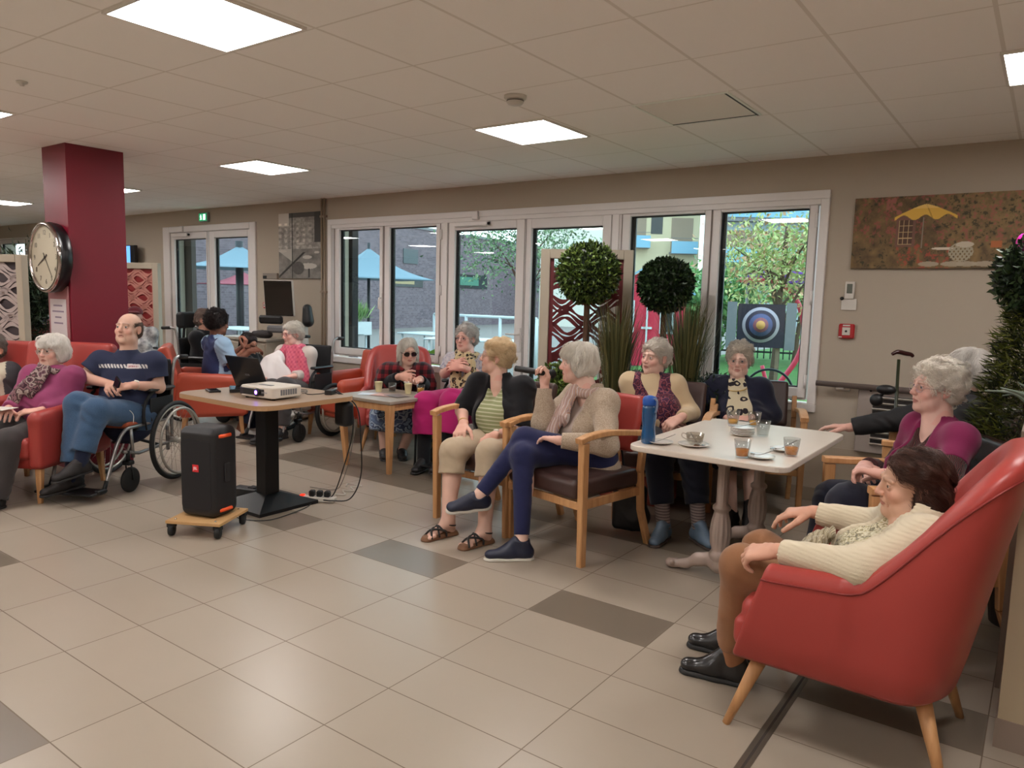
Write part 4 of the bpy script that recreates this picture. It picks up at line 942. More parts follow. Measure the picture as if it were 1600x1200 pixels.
def wood_chair(label, loc, rz, seatm, backm, group='beech armchairs', w=.60, arm=.70, curved=True, sh=.47, bh=.87):
    """upholstered dining armchair; local +Y is its front"""
    t = thing('wooden_armchair', label, 'chair', loc, rz, group); hw = w/2; yf, yb = .26, -.26
    for q in (-1, 1):
        MB().beam((q*hw, yf-.01, 0), (q*hw, yf, arm-.02), .036, .045, (0, 1, 0), bev=.005, w2=.044, h2=.05).build('front_leg', wood, t)
        bl = MB(); P = [(q*(hw-.03), yb-.10, 0), (q*(hw-.03), yb-.02, .22), (q*(hw-.03), yb, .45), (q*(hw-.03), yb-.02, .62), (q*(hw-.03), yb-.09, bh-.10)]
        for a_, b_ in zip(P[:-1], P[1:]): bl.beam(a_, b_, .034, .042, (0, 1, 0), bev=.004)
        bl.build('rear_leg', wood, t)
        ar = MB(); pr = [(yf+.04, arm-.005), (yf-.04, arm+.012), (yf-.17, arm+.020), (yf-.32, arm+.008), (yb-.05, arm-.02)] if curved else [(yf+.03, arm), (yb-.04, arm-.005)]
        sp_ = spline([(q*hw, y, z) for y, z in pr], 5) if curved else np.array([(q*hw, y, z) for y, z in pr])
        for i, (a_, b_) in enumerate(zip(sp_[:-1], sp_[1:])): ar.beam(a_, b_, .052, .030, (0, 0, 1), bev=.004)
        ar.build('armrest', wood, t)
        MB().beam((q*(hw-.005), yf-.02, .34), (q*(hw-.03), yb-.01, .34), .022, .05, (0, 0, 1), bev=.003).build('side_rail', wood, t)
    MB().beam((-hw, yf-.01, .33), (hw, yf-.01, .33), .022, .045, (0, 0, 1), bev=.003).build('front_rail', wood, t)
    MB().beam((-hw+.03, yb, .33), (hw-.03, yb, .33), .022, .045, (0, 0, 1), bev=.003).build('rear_rail', wood, t)
    S = SDF(); S.box((0, .01, sh-.055), (hw-.03, .275, .055), .035); S.ell((0, .01, sh-.02), (hw-.08, .20, .04), k=.03); V, F = S.mesh(.009); link_mesh('seat', V, F, seatm, t)
    al = math.atan(.28); Mx = np.array([[1, 0, 0], [0, math.cos(al), math.sin(al)], [0, -math.sin(al), math.cos(al)]])
    S = SDF(); S.box((0, yb-.035, (sh+.10+bh)/2), (hw-.075, .030, (bh-sh-.06)/2), .028, Mx); V, F = S.mesh(.009); link_mesh('backrest', V, F, backm, t)
    return t
def wheel(mb, c, ax, R, tyre=.016, rim=True, spokes=18, m_t=0, m_r=1, m_s=2, push=True):
    c = V3(*c); x, y, z = frame(ax)
    ring = lambda r, off=0: [c+z*off+r*(math.cos(a)*x+math.sin(a)*y) for a in np.linspace(0, 2*PI, 49)[:-1]]
    mb.tube(ring(R-tyre), tyre, 8, m_t, closed=True); mb.tube(ring(R-tyre*2.3), .010, 6, m_r, closed=True)
    if push: mb.tube(ring(R-.055, .045), .010, 8, m_r, closed=True)
    for k in range(spokes):
        a = 2*PI*k/spokes; a2 = a+(.6 if k % 2 else -.6); s_ = (1 if (k//2) % 2 else -1)*.03
        mb.tube([c+z*s_+.025*(math.cos(a2)*x+math.sin(a2)*y), c+(R-tyre*2.5)*(math.cos(a)*x+math.sin(a)*y)], .0016, 4, m_s, cap=False)
    mb.cyl(c-z*.04, c+z*.045, .022, n=12, m=m_r)
def wheelchair(label, loc, rz, R=.30, headrest=False, group='wheelchairs', push_h=.92, armpad=True, cushion=None, ang=0.0, small=False):
    """manual wheelchair; local +Y forwards"""
    t = thing('wheelchair', label, 'wheelchair', loc, rz, group)
    for q in (-1, 1):
        mb = MB(); wheel(mb, (q*.29, -.15, R), (q, 0, 0), R, .017 if not small else .022, True, 28 if not small else 5); o = mb.build('rear_wheel', [rubber, mat('wheel_grey', (176, 172, 164), .35, .6), chrome], t)
        f = MB()
        f.tube(spline([(q*.22, -.20, .46), (q*.22, .20, .46), (q*.22, .32, .445), (q*.22, .40, .36), (q*.215, .47, .20), (q*.21, .50, .12)], 6), .0125, 10)
        f.tube([(q*.22, -.20, .28), (q*.22, .18, .26), (q*.22, .34, .30)], .0125, 8); f.tube([(q*.22, .26, .46), (q*.22, .24, .24)], .0125, 8); f.tube([(q*.22, -.15, .5), (q*.22, -.15, .22)], .014, 8)
        f.tube(spline([(q*.22, -.20, .28), (q*.22, -.21, .60), (q*.22, -.24, push_h-.06), (q*.22, -.30, push_h), (q*.22, -.37, push_h)], 5), .0125, 8)
        f.build('side_frame', alu, t)
        MB().tube([(q*.22, -.31, push_h), (q*.22, -.41, push_h-.005)], .018, 10).build('push_handle', rubber, t)
        c = MB(); c.tube([(q*.225, .30, .30), (q*.225, .30, .22)], .014, 8, 0); c.tube([(q*.225+.022, .30, .215), (q*.225+.022, .285, .09)], .006, 6, 0); c.tube([(q*.225-.022, .30, .215), (q*.225-.022, .285, .09)], .006, 6, 0); c.box((q*.225-.03, .27, .20), (q*.225+.03, .33, .23), 0, bev=.006)
        c.build('caster_fork', blk, t); w_ = MB(); w_.lathe([(.03, -.018), (.075, -.018), (.088, -.010), (.09, 0), (.088, .010), (.075, .018), (.03, .018)], (q*.225, .285, .09), (1, 0, 0), 28); w_.build('caster_wheel', rubber, t)
        a = MB(); P = spline([(q*.235, .14, .47), (q*.235, .12, .60), (q*.235, .02, .685), (q*.235, -.18, .69)], 6); a.tube(P, .012, 8); a.box((q*.228, -.20, .47), (q*.238, .06, .64), 0, bev=.004); a.build('armrest_panel', coal, t)
        if armpad: MB().box((q*.20, -.20, .69), (q*.27, .10, .715), bev=.012).build('armrest_pad', blp, t)
        MB().tube([(q*.21, .50, .13), (q*.21, .53, .06)], .014, 8).box((q*.21-.02, .52, .05), (q*.21+.02, .60, .085), bev=.008).build('footrest_stem', blk, t)
        MB().tube([(q*.20, .1, .60), (q*.26, .14, .42)], .007, 6).build('brake_lever', blk, t)
    MB().box((-.22, .50, .055), (.22, .66, .072), bev=.006).build('footplate', blk, t)
    MB().tube([(-.21, -.10, .26), (.21, .18, .44)], .012, 8).tube([(.21, -.10, .26), (-.21, .18, .44)], .012, 8).build('cross_brace', blk, t)
    S = SDF(); S.box((0, .05, .475), (.205, .22, .03), .025); V, F = S.mesh(.010); link_mesh('seat_cushion', V, F, cushion or coal, t)
    S = SDF(); S.box((0, -.225, .70), (.21, .018, .21), .015); V, F = S.mesh(.010); link_mesh('backrest', V, F, coal, t)
    if headrest:
        S = SDF(); S.box((0, -.26, 1.10), (.14, .05, .09), .04); S.cone((0, -.30, .85), (0, -.28, 1.05), .015, .015, .01); V, F = S.mesh(.010); link_mesh('headrest', V, F, coal, t)
    return t
# ---- chairs in the picture
sweep_chair('large coral red armchair in the right foreground with a woman in a cream cardigan', (-.44, 2.715, 0), facing(-1, 0))
sweep_chair('coral high-backed armchair by the window holding the woman in sunglasses', (-5.02, 5.06, 0), facing(.62, -.78), sc=.91)
club_chair('empty orange tub armchair against the wall beside the sunglasses woman', (-5.70, 5.12, 0), facing(-.15, -.99), .74, .70, .62, .84)
club_chair('orange tub armchair seen from its side under the carer in light blue', (-6.70, 4.20, 0), facing(.54, .84), .68, .64, .63, .90, lean=.14)
club_chair('coral armchair with a high back holding the woman in the mauve jumper', (-5.77, 2.20, 0), facing(.495, -.869), .72, .74, .62, 1.02, m=redl, group='coral armchairs at the left edge', seat=.44, lean=.12, thick=.09)
club_chair('coral armchair almost wholly outside the left edge of the photo', (-6.46, 2.00, 0), facing(.56, -.83), .66, .74, .62, 1.0, m=redl, group='coral armchairs at the left edge', seat=.44, lean=.12, thick=.09)
wood_chair('beech armchair with coral back and brown seat under the woman with the microphone', (-2.20, 3.70, 0), facing(-.22, -.975), brown, redl, w=.62)
wood_chair('beech armchair with brown seat and back under the woman in beige cropped trousers', (-2.84, 3.80, 0), facing(-.02, -1), brown, brown, w=.60)
wood_chair('beech armchair under the woman in the burgundy waistcoat, left of the big table', (-2.03, 4.62, 0), facing(.25, -.97), brown, brown, w=.56)
wood_chair('beech armchair with brown back under the woman in the navy blazer', (-1.62, 5.20, 0), facing(.32, -.95), brown, brown, w=.58)
wood_chair('straight-armed beech armchair under the woman in the magenta cardigan', (-.44, 3.66, 0), facing(-.86, -.50), brown, brown, w=.60, curved=False)
wood_chair('dark beech armchair against the wall, of the woman whose hand lies on the table', (-.44, 4.78, 0), facing(-1, -.1), brown, brown, w=.56, curved=False)
wheelchair('silver wheelchair with black sides and orange cushion carrying the man in the navy t-shirt', (-5.52, 2.76, 0), facing(.43, -.90), cushion=mat('orange_cushion', (172, 84, 52), .7))
wheelchair('wheelchair with pale wide wheels under the woman with the pink scarf', (-6.06, 4.76, 0), facing(.20, -.98), R=.27, push_h=.98, small=True)
wheelchair('wheelchair by the window door carrying the woman in fuchsia trousers', (-4.05, 5.04, 0), facing(.29, -.955), R=.29)
wheelchair('wheelchair with a black headrest turned away behind the carer', (-7.60, 4.72, 0), facing(.88, .475), R=.30, headrest=True, push_h=1.02)
wheelchair('distant wheelchair behind the man, of the person in the dark red cap', (-9.22, 4.72, 0), facing(.88, -.46), R=.30)
# ---- projector table
lamin = mat('table_laminate', (158, 134, 112), .38, var=(8, .05)); top_edge = mat('table_edge', (168, 132, 96), .45)
t = thing('pedestal_table', 'square table with beige rounded top on a black steel column, holding laptop and projector', 'table', (-4.22, 3.04, 0))
MB().prism(rrect(.96, .78, .12), .730, .758).build('tabletop', [lamin], t); MB().prism(rrect(.962, .782, .12), .728, .7555, bev=0).build('edge_band', top_edge, t)
MB().box((-.055, -.055, .05), (.055, .055, .72), bev=.006).build('column', blk, t)
MB().box((-.26, -.22, .715), (.26, .22, .729)).build('bracket_plate', blk, t)
mb = MB(); h = .235; v = [(x*h, y*h, 0) for x, y in ((-1, -1), (1, -1), (1, 1), (-1, 1))]+[(x*h, y*h, .022) for x, y in ((-1, -1), (1, -1), (1, 1), (-1, 1))]+[(x*.06, y*.06, .085) for x, y in ((-1, -1), (1, -1), (1, 1), (-1, 1))]
mb.add(v, [(3, 2, 1, 0), (0, 1, 5, 4), (1, 2, 6, 5), (2, 3, 7, 6), (3, 0, 4, 7), (4, 5, 9, 8), (5, 6, 10, 9), (6, 7, 11, 10), (7, 4, 8, 11), (8, 9, 10, 11)]); mb.build('base', blk, t)
# projector
wpr = mat('projector_white', (205, 196, 184), .45); pm = facing(-.02, -1)
t = thing('projector', 'white video projector with a glowing violet lens on the table', 'projector', (-4.06, 2.96, .7585), facing(.10, -.995))
MB().prism(rrect(.31, .25, .03), .012, .082, bev=.006).build('body', wpr, t)
MB().box((-.075, .121, .026), (.115, .130, .068), bev=.004).build('front_grille', blp, t)
MB().box((.10, .02, .018), (.156, .127, .076), bev=.01).build('side_block', mat('projector_dark', (38, 30, 44), .4), t)
MB().lathe([(.026, 0), (.026, .010), (.022, .014)], (-.018, .128, .047), (0, 1, 0), 20).build('lens_ring', blp, t)
vl = mat('violet_lamp', (160, 110, 255), .3, emit=((120, 70, 255), 10.0)); MB().sphere((-.018, .138, .047), .015, 8, sc=(1, .5, 1)).build('lens', vl, t)
mb = MB()
for k in range(7): mb.box((-.157, -.07+k*.02, .03), (-.150, -.056+k*.02, .066))
mb.build('vent_slots', greyp, t); MB().box((-.05, .02, .082), (.06, .05, .0845)).build('control_strip', greyp, t)
for x, y in ((-.12, .09), (.12, .09), (0, -.09)): MB().cyl((x, y, 0), (x, y, .014), .012, n=10).build('foot', blp, t)
text_mesh('brand_lettering', 'EPSON', .016, mat('print_grey', (150, 150, 155), .5), t, Matrix.Translation((-.082, .131, .047)) @ Matrix.Rotation(PI, 4, 'Z') @ Matrix.Rotation(PI/2, 4, 'X'))
# laptop: hinge from (-4.63,3.45) to (-4.86,3.31)
lap = thing('laptop', 'open black laptop with its lid turned to the viewer on the table', 'laptop', (-4.42, 3.20, .7585), facing(.03, -1))
mb = MB(); mb.prism(rrect(.36, .25, .012), 0, .018, bev=.003); mb.build('base', [mat('laptop_black', (30, 30, 33), .35)], lap)
MB().box((-.16, -.09, .0182), (.16, .07, .0195)).build('keyboard', mat('keys', (46, 46, 48), .6), lap)
Ml = Matrix.Translation((0, .125, .014)) @ Matrix.Rotation(math.radians(-22), 4, 'X')
MB().box((-.18, 0, 0), (.18, .008, .245), M=Ml, bev=.003).build('lid', mat('laptop_lid', (16, 17, 20), .3), lap)
MB().box((-.165, -.0005, .012), (.165, .0, .235), M=Ml).build('screen', mat('screen_dark', (14, 18, 24), .15, emit=((60, 80, 110), .25)), lap)
text_mesh('lid_logo', 'ASUS', .022, mat('print_grey2', (92, 92, 95), .4), lap, Ml @ Matrix.Translation((.0, .0085, .11)) @ Matrix.Rotation(PI, 4, 'Z') @ Matrix.Rotation(PI/2, 4, 'X'))
def slab(name, label, cat, x, y, z, w, d, h, rz, m, top_m=None, topname='screen'):
    t = thing(name, label, cat, (x, y, z), rz); MB().box((-w/2, -d/2, 0), (w/2, d/2, h), bev=.003).build('case', m, t)
    if top_m: MB().box((-w/2+.008, -d/2+.012, h), (w/2-.008, d/2-.012, h+.001)).build(topname, top_m, t)
    return t
slab('mobile_phone', 'small black phone lying at the left end of the projector table', 'phone', -4.56, 2.86, .7585, .075, .14, .012, 1.2, blp, mat('glass_black', (28, 26, 30), .1))
slab('tablet_computer', 'black tablet device lying between the phone and the projector', 'tablet', -4.47, 3.02, .7585, .16, .22, .022, 1.0, blp, _mats['glass_black'])
slab('adapter', 'black cable adapter at the right corner of the projector table', 'adapter', -3.92, 3.33, .7585, .05, .09, .03, .5, blp)
def cable(name, label, pts, r, m, group=None, n=8):
    o = MB().tube(spline(pts, n), r, 6).build(name, m); return tag(o, label, 'cable', group)
cable('cable', 'coiled grey cable heap beside the laptop on the table', [(-4.10+.05*math.cos(a), 3.20+.07*math.sin(a), .764+.0015*a) for a in np.linspace(0, 11, 30)]+[(-4.0, 3.05, .764), (-4.02, 2.98, .763)], .003, mat('cable_grey', (120, 116, 112), .5), 'cables on the projector table', 3)
cable('cable', 'thin black lead running along the table top to the adapter', [(-4.05, 3.22, .764), (-3.98, 3.20, .763), (-3.95, 3.27, .764), (-3.93, 3.32, .772)], .003, blp, 'cables on the projector table')
wc = mat('cable_white', (196, 190, 180), .5)
hang = [('cable', 'left black cable hanging from the table corner to the power strip', [(-3.92, 3.36, .78), (-3.80, 3.40, .70), (-3.80, 3.42, .50), (-3.88, 3.40, .22), (-3.93, 3.36, .05), (-3.98, 3.32, .03)], .0045, blp),
        ('cable', 'right black cable hanging in a wide bow from the table corner', [(-3.90, 3.37, .78), (-3.76, 3.42, .68), (-3.74, 3.44, .45), (-3.74, 3.44, .20), (-3.80, 3.40, .04), (-3.90, 3.33, .02), (-3.96, 3.30, .02)], .0045, blp),
        ('cable', 'thin grey cable between the two hanging black ones', [(-3.92, 3.38, .76), (-3.80, 3.43, .60), (-3.85, 3.45, .35), (-4.00, 3.50, .10), (-4.15, 3.55, .01), (-4.35, 3.50, .006)], .003, _mats['cable_grey'])]
for nm, lb, pts, r, m in hang: cable(nm, lb, pts, r, m, 'cables hanging from the projector table')
zz = [(-3.98+.0*k, 3.34, .02) for k in range(1)]+[(-4.02, 3.36, .01), (-3.97, 3.42, .01), (-4.05, 3.47, .01), (-3.99, 3.52, .01), (-4.08, 3.58, .01), (-4.02, 3.63, .01), (-4.12, 3.69, .01), (-4.08, 3.76, .01), (-4.20, 3.74, .012), (-4.16, 3.68, .01)]
cable('cable', 'white kinked cable zigzagging on the floor behind the table column', zz, .005, wc, None, 6)
cable('cable', 'black cable looping on the floor in front of the table base', [(-4.55, 2.70, .005), (-4.30, 2.72, .005), (-4.02, 2.72, .005), (-3.90, 2.80, .005), (-3.90, 2.95, .005), (-3.95, 3.15, .005), (-4.02, 3.26, .01)], .003, blp)
t = thing('power_strip', 'white power strip with black plugs and a red switch on the floor', 'power strip', (-4.02, 3.30, 0), .5)
MB().box((-.13, -.028, .002), (.13, .028, .036), bev=.006).build('body', wp, t); MB().box((-.125, -.015, .036), (-.095, .015, .044), bev=.003).build('switch', mat('switch_red', (220, 30, 24), .3, emit=((255, 40, 20), 1.5)), t)
for k in range(3): MB().box((-.06+k*.055, -.022, .034), (-.02+k*.055, .022, .078), bev=.008).build('plug', blp, t)
t = thing('cable_pouch', 'black rounded pouch hanging under the right corner of the projector table', 'pouch', (-3.84, 3.38, .728))
S = SDF(); S.box((0, 0, -.10), (.062, .045, .085), .03); V, F = S.mesh(.008); link_mesh('pouch_body', V, F, blp, t); MB().box((-.02, -.03, -.03), (.02, .03, .0), bev=.004).build('hanger', blk, t)
for x, y in ((-4.60, 3.02), (-4.45, 3.18)):
    pass
t = thing('pedal_unit', 'low black block on the floor behind the column base', 'box', (-4.48, 3.06, 0), .3); MB().box((-.10, -.04, 0), (.10, .04, .07), bev=.01).build('body', blp, t); MB().box((.02, -.03, .07), (.08, .03, .078), bev=.003).build('pad', rubber, t)
# ---- loudspeaker on a dolly
t = thing('wooden_dolly', 'small plywood dolly on four black castors under the loudspeaker', 'dolly', (-4.02, 2.47, 0), math.atan2(.16, .30))
MB().box((-.17, -.17, .078), (.17, .17, .096), bev=.002).build('board', mat('plywood', (190, 150, 100), .6, var=(12, .1)), t)
for x in (-1, 1):
    for y in (-1, 1):
        c = MB().lathe([(.012, -.014), (.034, -.013), (.037, 0), (.034, .013), (.012, .014)], (x*.145, y*.145, .037), (1, .2, 0), 18).box((x*.145-.024, y*.145-.02, .05), (x*.145+.024, y*.145+.02, .078), bev=.006); c.build('castor', rubber, t)
        MB().lathe([(.007, 0), (.006, .006)], (x*.125, y*.135, .096), (0, 0, 1), 8).build('bolt', chrome, t)
sp_rz = facing(.28, -.96)
t = thing('loudspeaker', 'tall black portable loudspeaker with orange trims standing on the dolly', 'loudspeaker', (-4.03, 2.49, .097), sp_rz); t.scale = (.86, .90, .95)
S = SDF(); S.box((0, 0, .285), (.148, .125, .283), .05); S.half((0, .118, .3), (0, 1, 0)); S.half((0, .09, .56), (0, .7, .7)); V, F = S.mesh(.006); link_mesh('cabinet', V, F, mat('speaker_black', (24, 23, 26), .55, bump=(900, .3, .001)), t)
MB().prism(rrect(.25, .44, .03, cx=0, cy=0), 0, .006, M=Matrix.Translation((0, .116, .27)) @ Matrix.Rotation(-PI/2, 4, 'X')).build('grille', mat('speaker_grille', (22, 20, 24), .8, bump=(1200, .5, .001)), t)
ora = mat('orange_trim', (232, 82, 30), .45)
for z, nm in ((.515, 'handle_trim'), (.045, 'handle_trim')):
    MB().tube([(-.140, .062, z), (-.152, .03, z), (-.153, -.04, z)], .012, 8).build(nm, ora, t)
MB().box((-.158, -.03, .22), (-.146, .02, .34), bev=.005).build('control_panel', mat('speaker_panel', (34, 34, 38), .35), t)
lg = MB().box((-.026, .122, .292), (.026, .1245, .338), bev=.001).build('logo_badge', mat('logo_red', (214, 34, 42), .4), t)
text_mesh('logo_letters', 'JBL', .026, mat('logo_white', (235, 225, 225), .5), lg, Matrix.Translation((0, .125, .315)) @ Matrix.Rotation(PI, 4, 'Z') @ Matrix.Rotation(PI/2, 4, 'X'))
# ---- small side table
t = thing('side_table', 'small square beech table in front of the woman in sunglasses', 'table', (-4.475, 4.425, 0))
MB().box((-.325, -.305, .575), (.325, .305, .602), bev=.004).build('tabletop', mat('table_grey_wood', (150, 136, 122), .4, var=(10, .05)), t)
for y in (-.27, .27): MB().beam((-.28, y, .545), (.28, y, .545), .02, .055, (0, 0, 1), bev=.002).build('apron', wood, t)
for x in (-.29, .29): MB().beam((x, -.26, .545), (x, .26, .545), .02, .055, (0, 0, 1), bev=.002).build('apron', wood, t)
for x in (-1, 1):
    for y in (-1, 1): MB().beam((x*.285, y*.265, .573), (x*.250, y*.235, 0), .062, .062, (0, 1, 0), bev=.004, w2=.036, h2=.036).build('leg', wood, t)
# ---- large table with cast legs
t = thing('cast_iron_table', 'large pale table with two ornate cast pedestal legs in front of the right-hand group', 'table', (-1.30, 3.95, 0))
MB().prism(rrect(.80, 1.18, .07), .685, .714, bev=.004).build('tabletop', mat('table_stone', (212, 201, 188), .28, var=(6, .05)), t)
iron = mat('cast_iron_taupe', (168, 150, 140), .45, .3, bump=(60, .2, .002))
for y0, lb in ((-.26, 'a'), (.34, 'b')):
    R0 = [(.045, .10), (.050, .12), (.054, .14), (.044, .155), (.040, .165), (.048, .20), (.053, .26), (.046, .32), (.038, .36), (.036, .37), (.046, .38), (.046, .395), (.030, .41), (.028, .52), (.027, .60), (.040, .615), (.044, .63), (.036, .645), (.034, .66), (.06, .685)]
    nn = 48; v = []
    for r, z in R0:
        for k in range(nn): a = 2*PI*k/nn; fl = 1+(.07*math.cos(12*a) if .18 < z < .34 or .41 < z < .61 else 0); v.append((r*fl*math.cos(a), y0+r*fl*math.sin(a), z))
    cmb = MB().add(v, [(i*nn+k, i*nn+(k+1) % nn, (i+1)*nn+(k+1) % nn, (i+1)*nn+k) for i in range(len(R0)-1) for k in range(nn)], 0, True); col_o = cmb.build('pedestal_leg', iron, t)
    S = SDF(); S.cone((0, y0, .12), (0, y0, .085), .045, .050, .02)
    for q in (-1, 1):
        P = [(q*.03, y0, .105), (q*.11, y0, .085), (q*.18, y0, .045), (q*.25, y0, .032)]
        for (a_, b_), (r1, r2) in zip(zip(P[:-1], P[1:]), ((.042, .032), (.032, .022), (.022, .024))): S.cone(a_, b_, r1, r2, .02, flat=(0, 1, 0), fs=.75)
        S.ell((q*.265, y0, .034), (.028, .032, .026), k=.012); S.cone((q*.245, y0-.03, .045), (q*.245, y0+.03, .045), .010, .010, .008)
    S.half((0, y0, .003), (0, 0, -1)); V, F = S.mesh(.006); link_mesh('scroll_foot', V, F, iron, col_o)
# ================================================================ THINGS ON TABLES
clear = glass_mat('tumbler_glass', (238, 240, 240), .25); porc = mat('porcelain', (214, 208, 200), .2); steel = mat('cutlery_steel', (170, 168, 165), .22, 1.0)
def juice(name, c): return mat(name, c, .15, spec=.6)
def tumbler(loc, label, fill, m, group, h=.088, r0=.030, r1=.040, g=clear):
    t = thing('drinking_glass', label, 'glass', loc, 0, group)
    MB().lathe([(r0*.9, .0005), (r0, .004), (r1, h), (r1-.002, h), (r0-.002, .010), (.001, .009)], n=28, cap=False).build('tumbler', g, t)
    if fill > 0:
        rf = r0-.003+(r1-r0)*fill; MB().lathe([(r0-.004, .0105), (rf, .0105+(h-.012)*fill), (.0001, .0106+(h-.012)*fill)], n=24).build('drink', m, t)
    return t
TZ = .7145; amber = juice('apple_juice', (244, 150, 44)); orange = juice('orange_juice', (252, 184, 64)); G = 'tumblers on the large pale table'
tumbler((-1.135, 3.455, TZ), 'left tumbler of amber juice on the viewer side of the large table', .42, amber, G)
tumbler((-.965, 3.66, TZ), 'tumbler of amber juice beside a saucer at the right corner of the large table', .45, amber, G)
tumbler((-1.50, 4.36, TZ), 'tumbler of bright orange juice at the far end, left one before the navy blazer', .32, orange, G)
tumbler((-1.385, 4.40, TZ), 'tumbler of bright orange juice at the far end, right one before the navy blazer', .32, orange, G)
tumbler((-1.24, 4.10, TZ), 'empty clear tumbler standing beside the stack of saucers', 0, amber, G)
def saucer(loc, label, group, r=.065, cup=False, spoon=None, cake=False):
    t = thing('saucer', label, 'saucer', loc, 0, group)
    MB().lathe([(.022, 0), (.026, .003), (r*.7, .006), (r, .013), (r, .0155), (r*.7, .009), (.002, .006)], n=30).build('plate', porc, t); return t
def spoon(loc, rz, label, tilt=0.12):
    t = thing('teaspoon', label, 'spoon', loc, rz, 'teaspoons on the large table')
    MB().tube(spline([(-.045, 0, .002), (-.01, 0, .003), (.04, 0, .012+tilt*.1), (.075, 0, .016+tilt*.2)], 5), np.linspace(.0016, .0028, 16), 6).build('handle', steel, t)
    S = SDF(); S.ell((-.058, 0, .002), (.019, .012, .004)); V, F = S.mesh(.002); link_mesh('bowl', V, F, steel, t); return t
SG = 'saucers lying on the large table'
saucer((-1.575, 3.50, TZ), 'saucer with a teaspoon, nearest the blue bottle', SG); saucer((-1.06, 3.50, TZ), 'small saucer with a teaspoon on the viewer edge between the two amber glasses', SG); saucer((-1.03, 3.76, TZ), 'saucer half hidden behind the right amber glass', SG)
spoon((-1.575, 3.50, TZ+.012), .6, 'teaspoon on the saucer nearest the blue bottle'); spoon((-1.06, 3.50, TZ+.012), 2.7+PI, 'teaspoon pointing up on the saucer at the viewer edge'); spoon((-1.03, 3.76, TZ+.012), .9, 'teaspoon on the saucer behind the right amber glass'); spoon((-1.42, 3.60, TZ+.010), 2.4, 'teaspoon between the cup saucer and the neighbouring saucer')
t = saucer((-1.42, 3.56, TZ), 'larger saucer under the glass cup with cake crumbs', SG, .078)
t = thing('glass_cup', 'upturned pale glass cup with handle on the larger saucer', 'cup', (-1.42, 3.575, TZ+.009))
MB().lathe([(.026, 0), (.040, .012), (.046, .055), (.044, .055), (.038, .014), (.001, .004)], n=28, cap=False).build('bowl', glass_mat('milky_glass', (226, 222, 216), .3), t)
MB().tube(spline([(-.044, 0, .045), (-.068, 0, .048), (-.070, 0, .030), (-.040, 0, .016)], 6), .003, 6).build('handle', _mats['milky_glass'], t)
cr = MB(); 
for k in range(9): cr.sphere((rnd.uniform(-.016, .022), rnd.uniform(-.018, .01), .012), rnd.uniform(.004, .007), 5)
tag(cr.build('cake_crumbs', mat('crumbs', (84, 52, 22), .8), loc=(-1.385, 3.525, TZ)), 'dark cake crumbs on the larger saucer before the glass cup', 'food', None, 'stuff')
for k in range(5): saucer((-1.335+.002*(k % 2), 4.04+.002*(k % 3), TZ+k*.0085), ['lowest', 'second lowest', 'middle', 'second highest', 'topmost'][k]+' saucer of the stack of five in the middle of the large table', 'stacked saucers')
spoon((-1.335, 4.04, TZ+.048), .2, 'teaspoon lying on top of the stack of saucers')
# blue drinking bottle
bb = mat('bottle_blue', (16, 92, 150), .12, spec=.7, coat=.5); nt, b, N, L = nodes(bb); b.inputs['Transmission Weight'].default_value = .45
t = thing('water_bottle', 'translucent blue water bottle with a blue cap at the left corner of the large table', 'bottle', (-1.63, 3.47, TZ))
MB().lathe([(.030, 0), (.036, .006), (.037, .04), (.033, .075), (.032, .095), (.037, .13), (.037, .185), (.034, .20)], n=28).build('body', bb, t)
MB().lathe([(.036, .198), (.037, .205), (.037, .228), (.030, .242), (.012, .248)], n=28).build('cap', mat('cap_blue', (30, 84, 170), .35), t)
MB().tube(spline([(.030, -.01, .235), (.047, -.016, .225), (.048, -.016, .19), (.042, -.016, .165)], 5), .005, 8).build('carry_loop', mat('loop_grey', (120, 130, 150), .4), t)
# side table things
cream = mat('paper_cup_cream', (214, 204, 160), .6); Z2 = .6022
for (x, y, lb) in ((-4.67, 4.50, 'left cream paper cup on the small beech table'), (-4.40, 4.585, 'right cream paper cup on the small beech table')):
    t = thing('paper_cup', lb, 'cup', (x, y, Z2), 0, 'cream paper cups'); MB().lathe([(.024, 0), (.034, .085), (.0355, .086), (.033, .087), (.023, .006), (.001, .005)], n=24, cap=False).build('cup', cream, t)
tumbler((-4.585, 4.58, Z2), 'tumbler of dark cola between the two cream paper cups', .55, juice('cola', (64, 26, 14)), 'tumblers on the small beech table', .078, .030, .036)
tumbler((-4.325, 4.66, Z2), 'tumbler of orange juice at the right of the small beech table', .62, orange, 'tumblers on the small beech table', .078, .030, .036)
for k, (x, y, rz, c, lb) in enumerate(((-4.60, 4.33, .5, (190, 196, 205), 'pale leaflet on the left of the small beech table'), (-4.47, 4.36, .2, (196, 150, 140), 'magazine with a pinkish cover in the middle of the small beech table'), (-4.35, 4.40, -.2, (120, 110, 108), 'grey magazine at the right of the pink one'))):
    t = thing('magazine', lb, 'magazine', (x, y, Z2+.001+k*.002), rz); m = mat('cover_%d' % k, c, .4, var=(25, .35)); MB().box((-.09, -.07, 0), (.09, .07, .002)).build('cover', m, t)
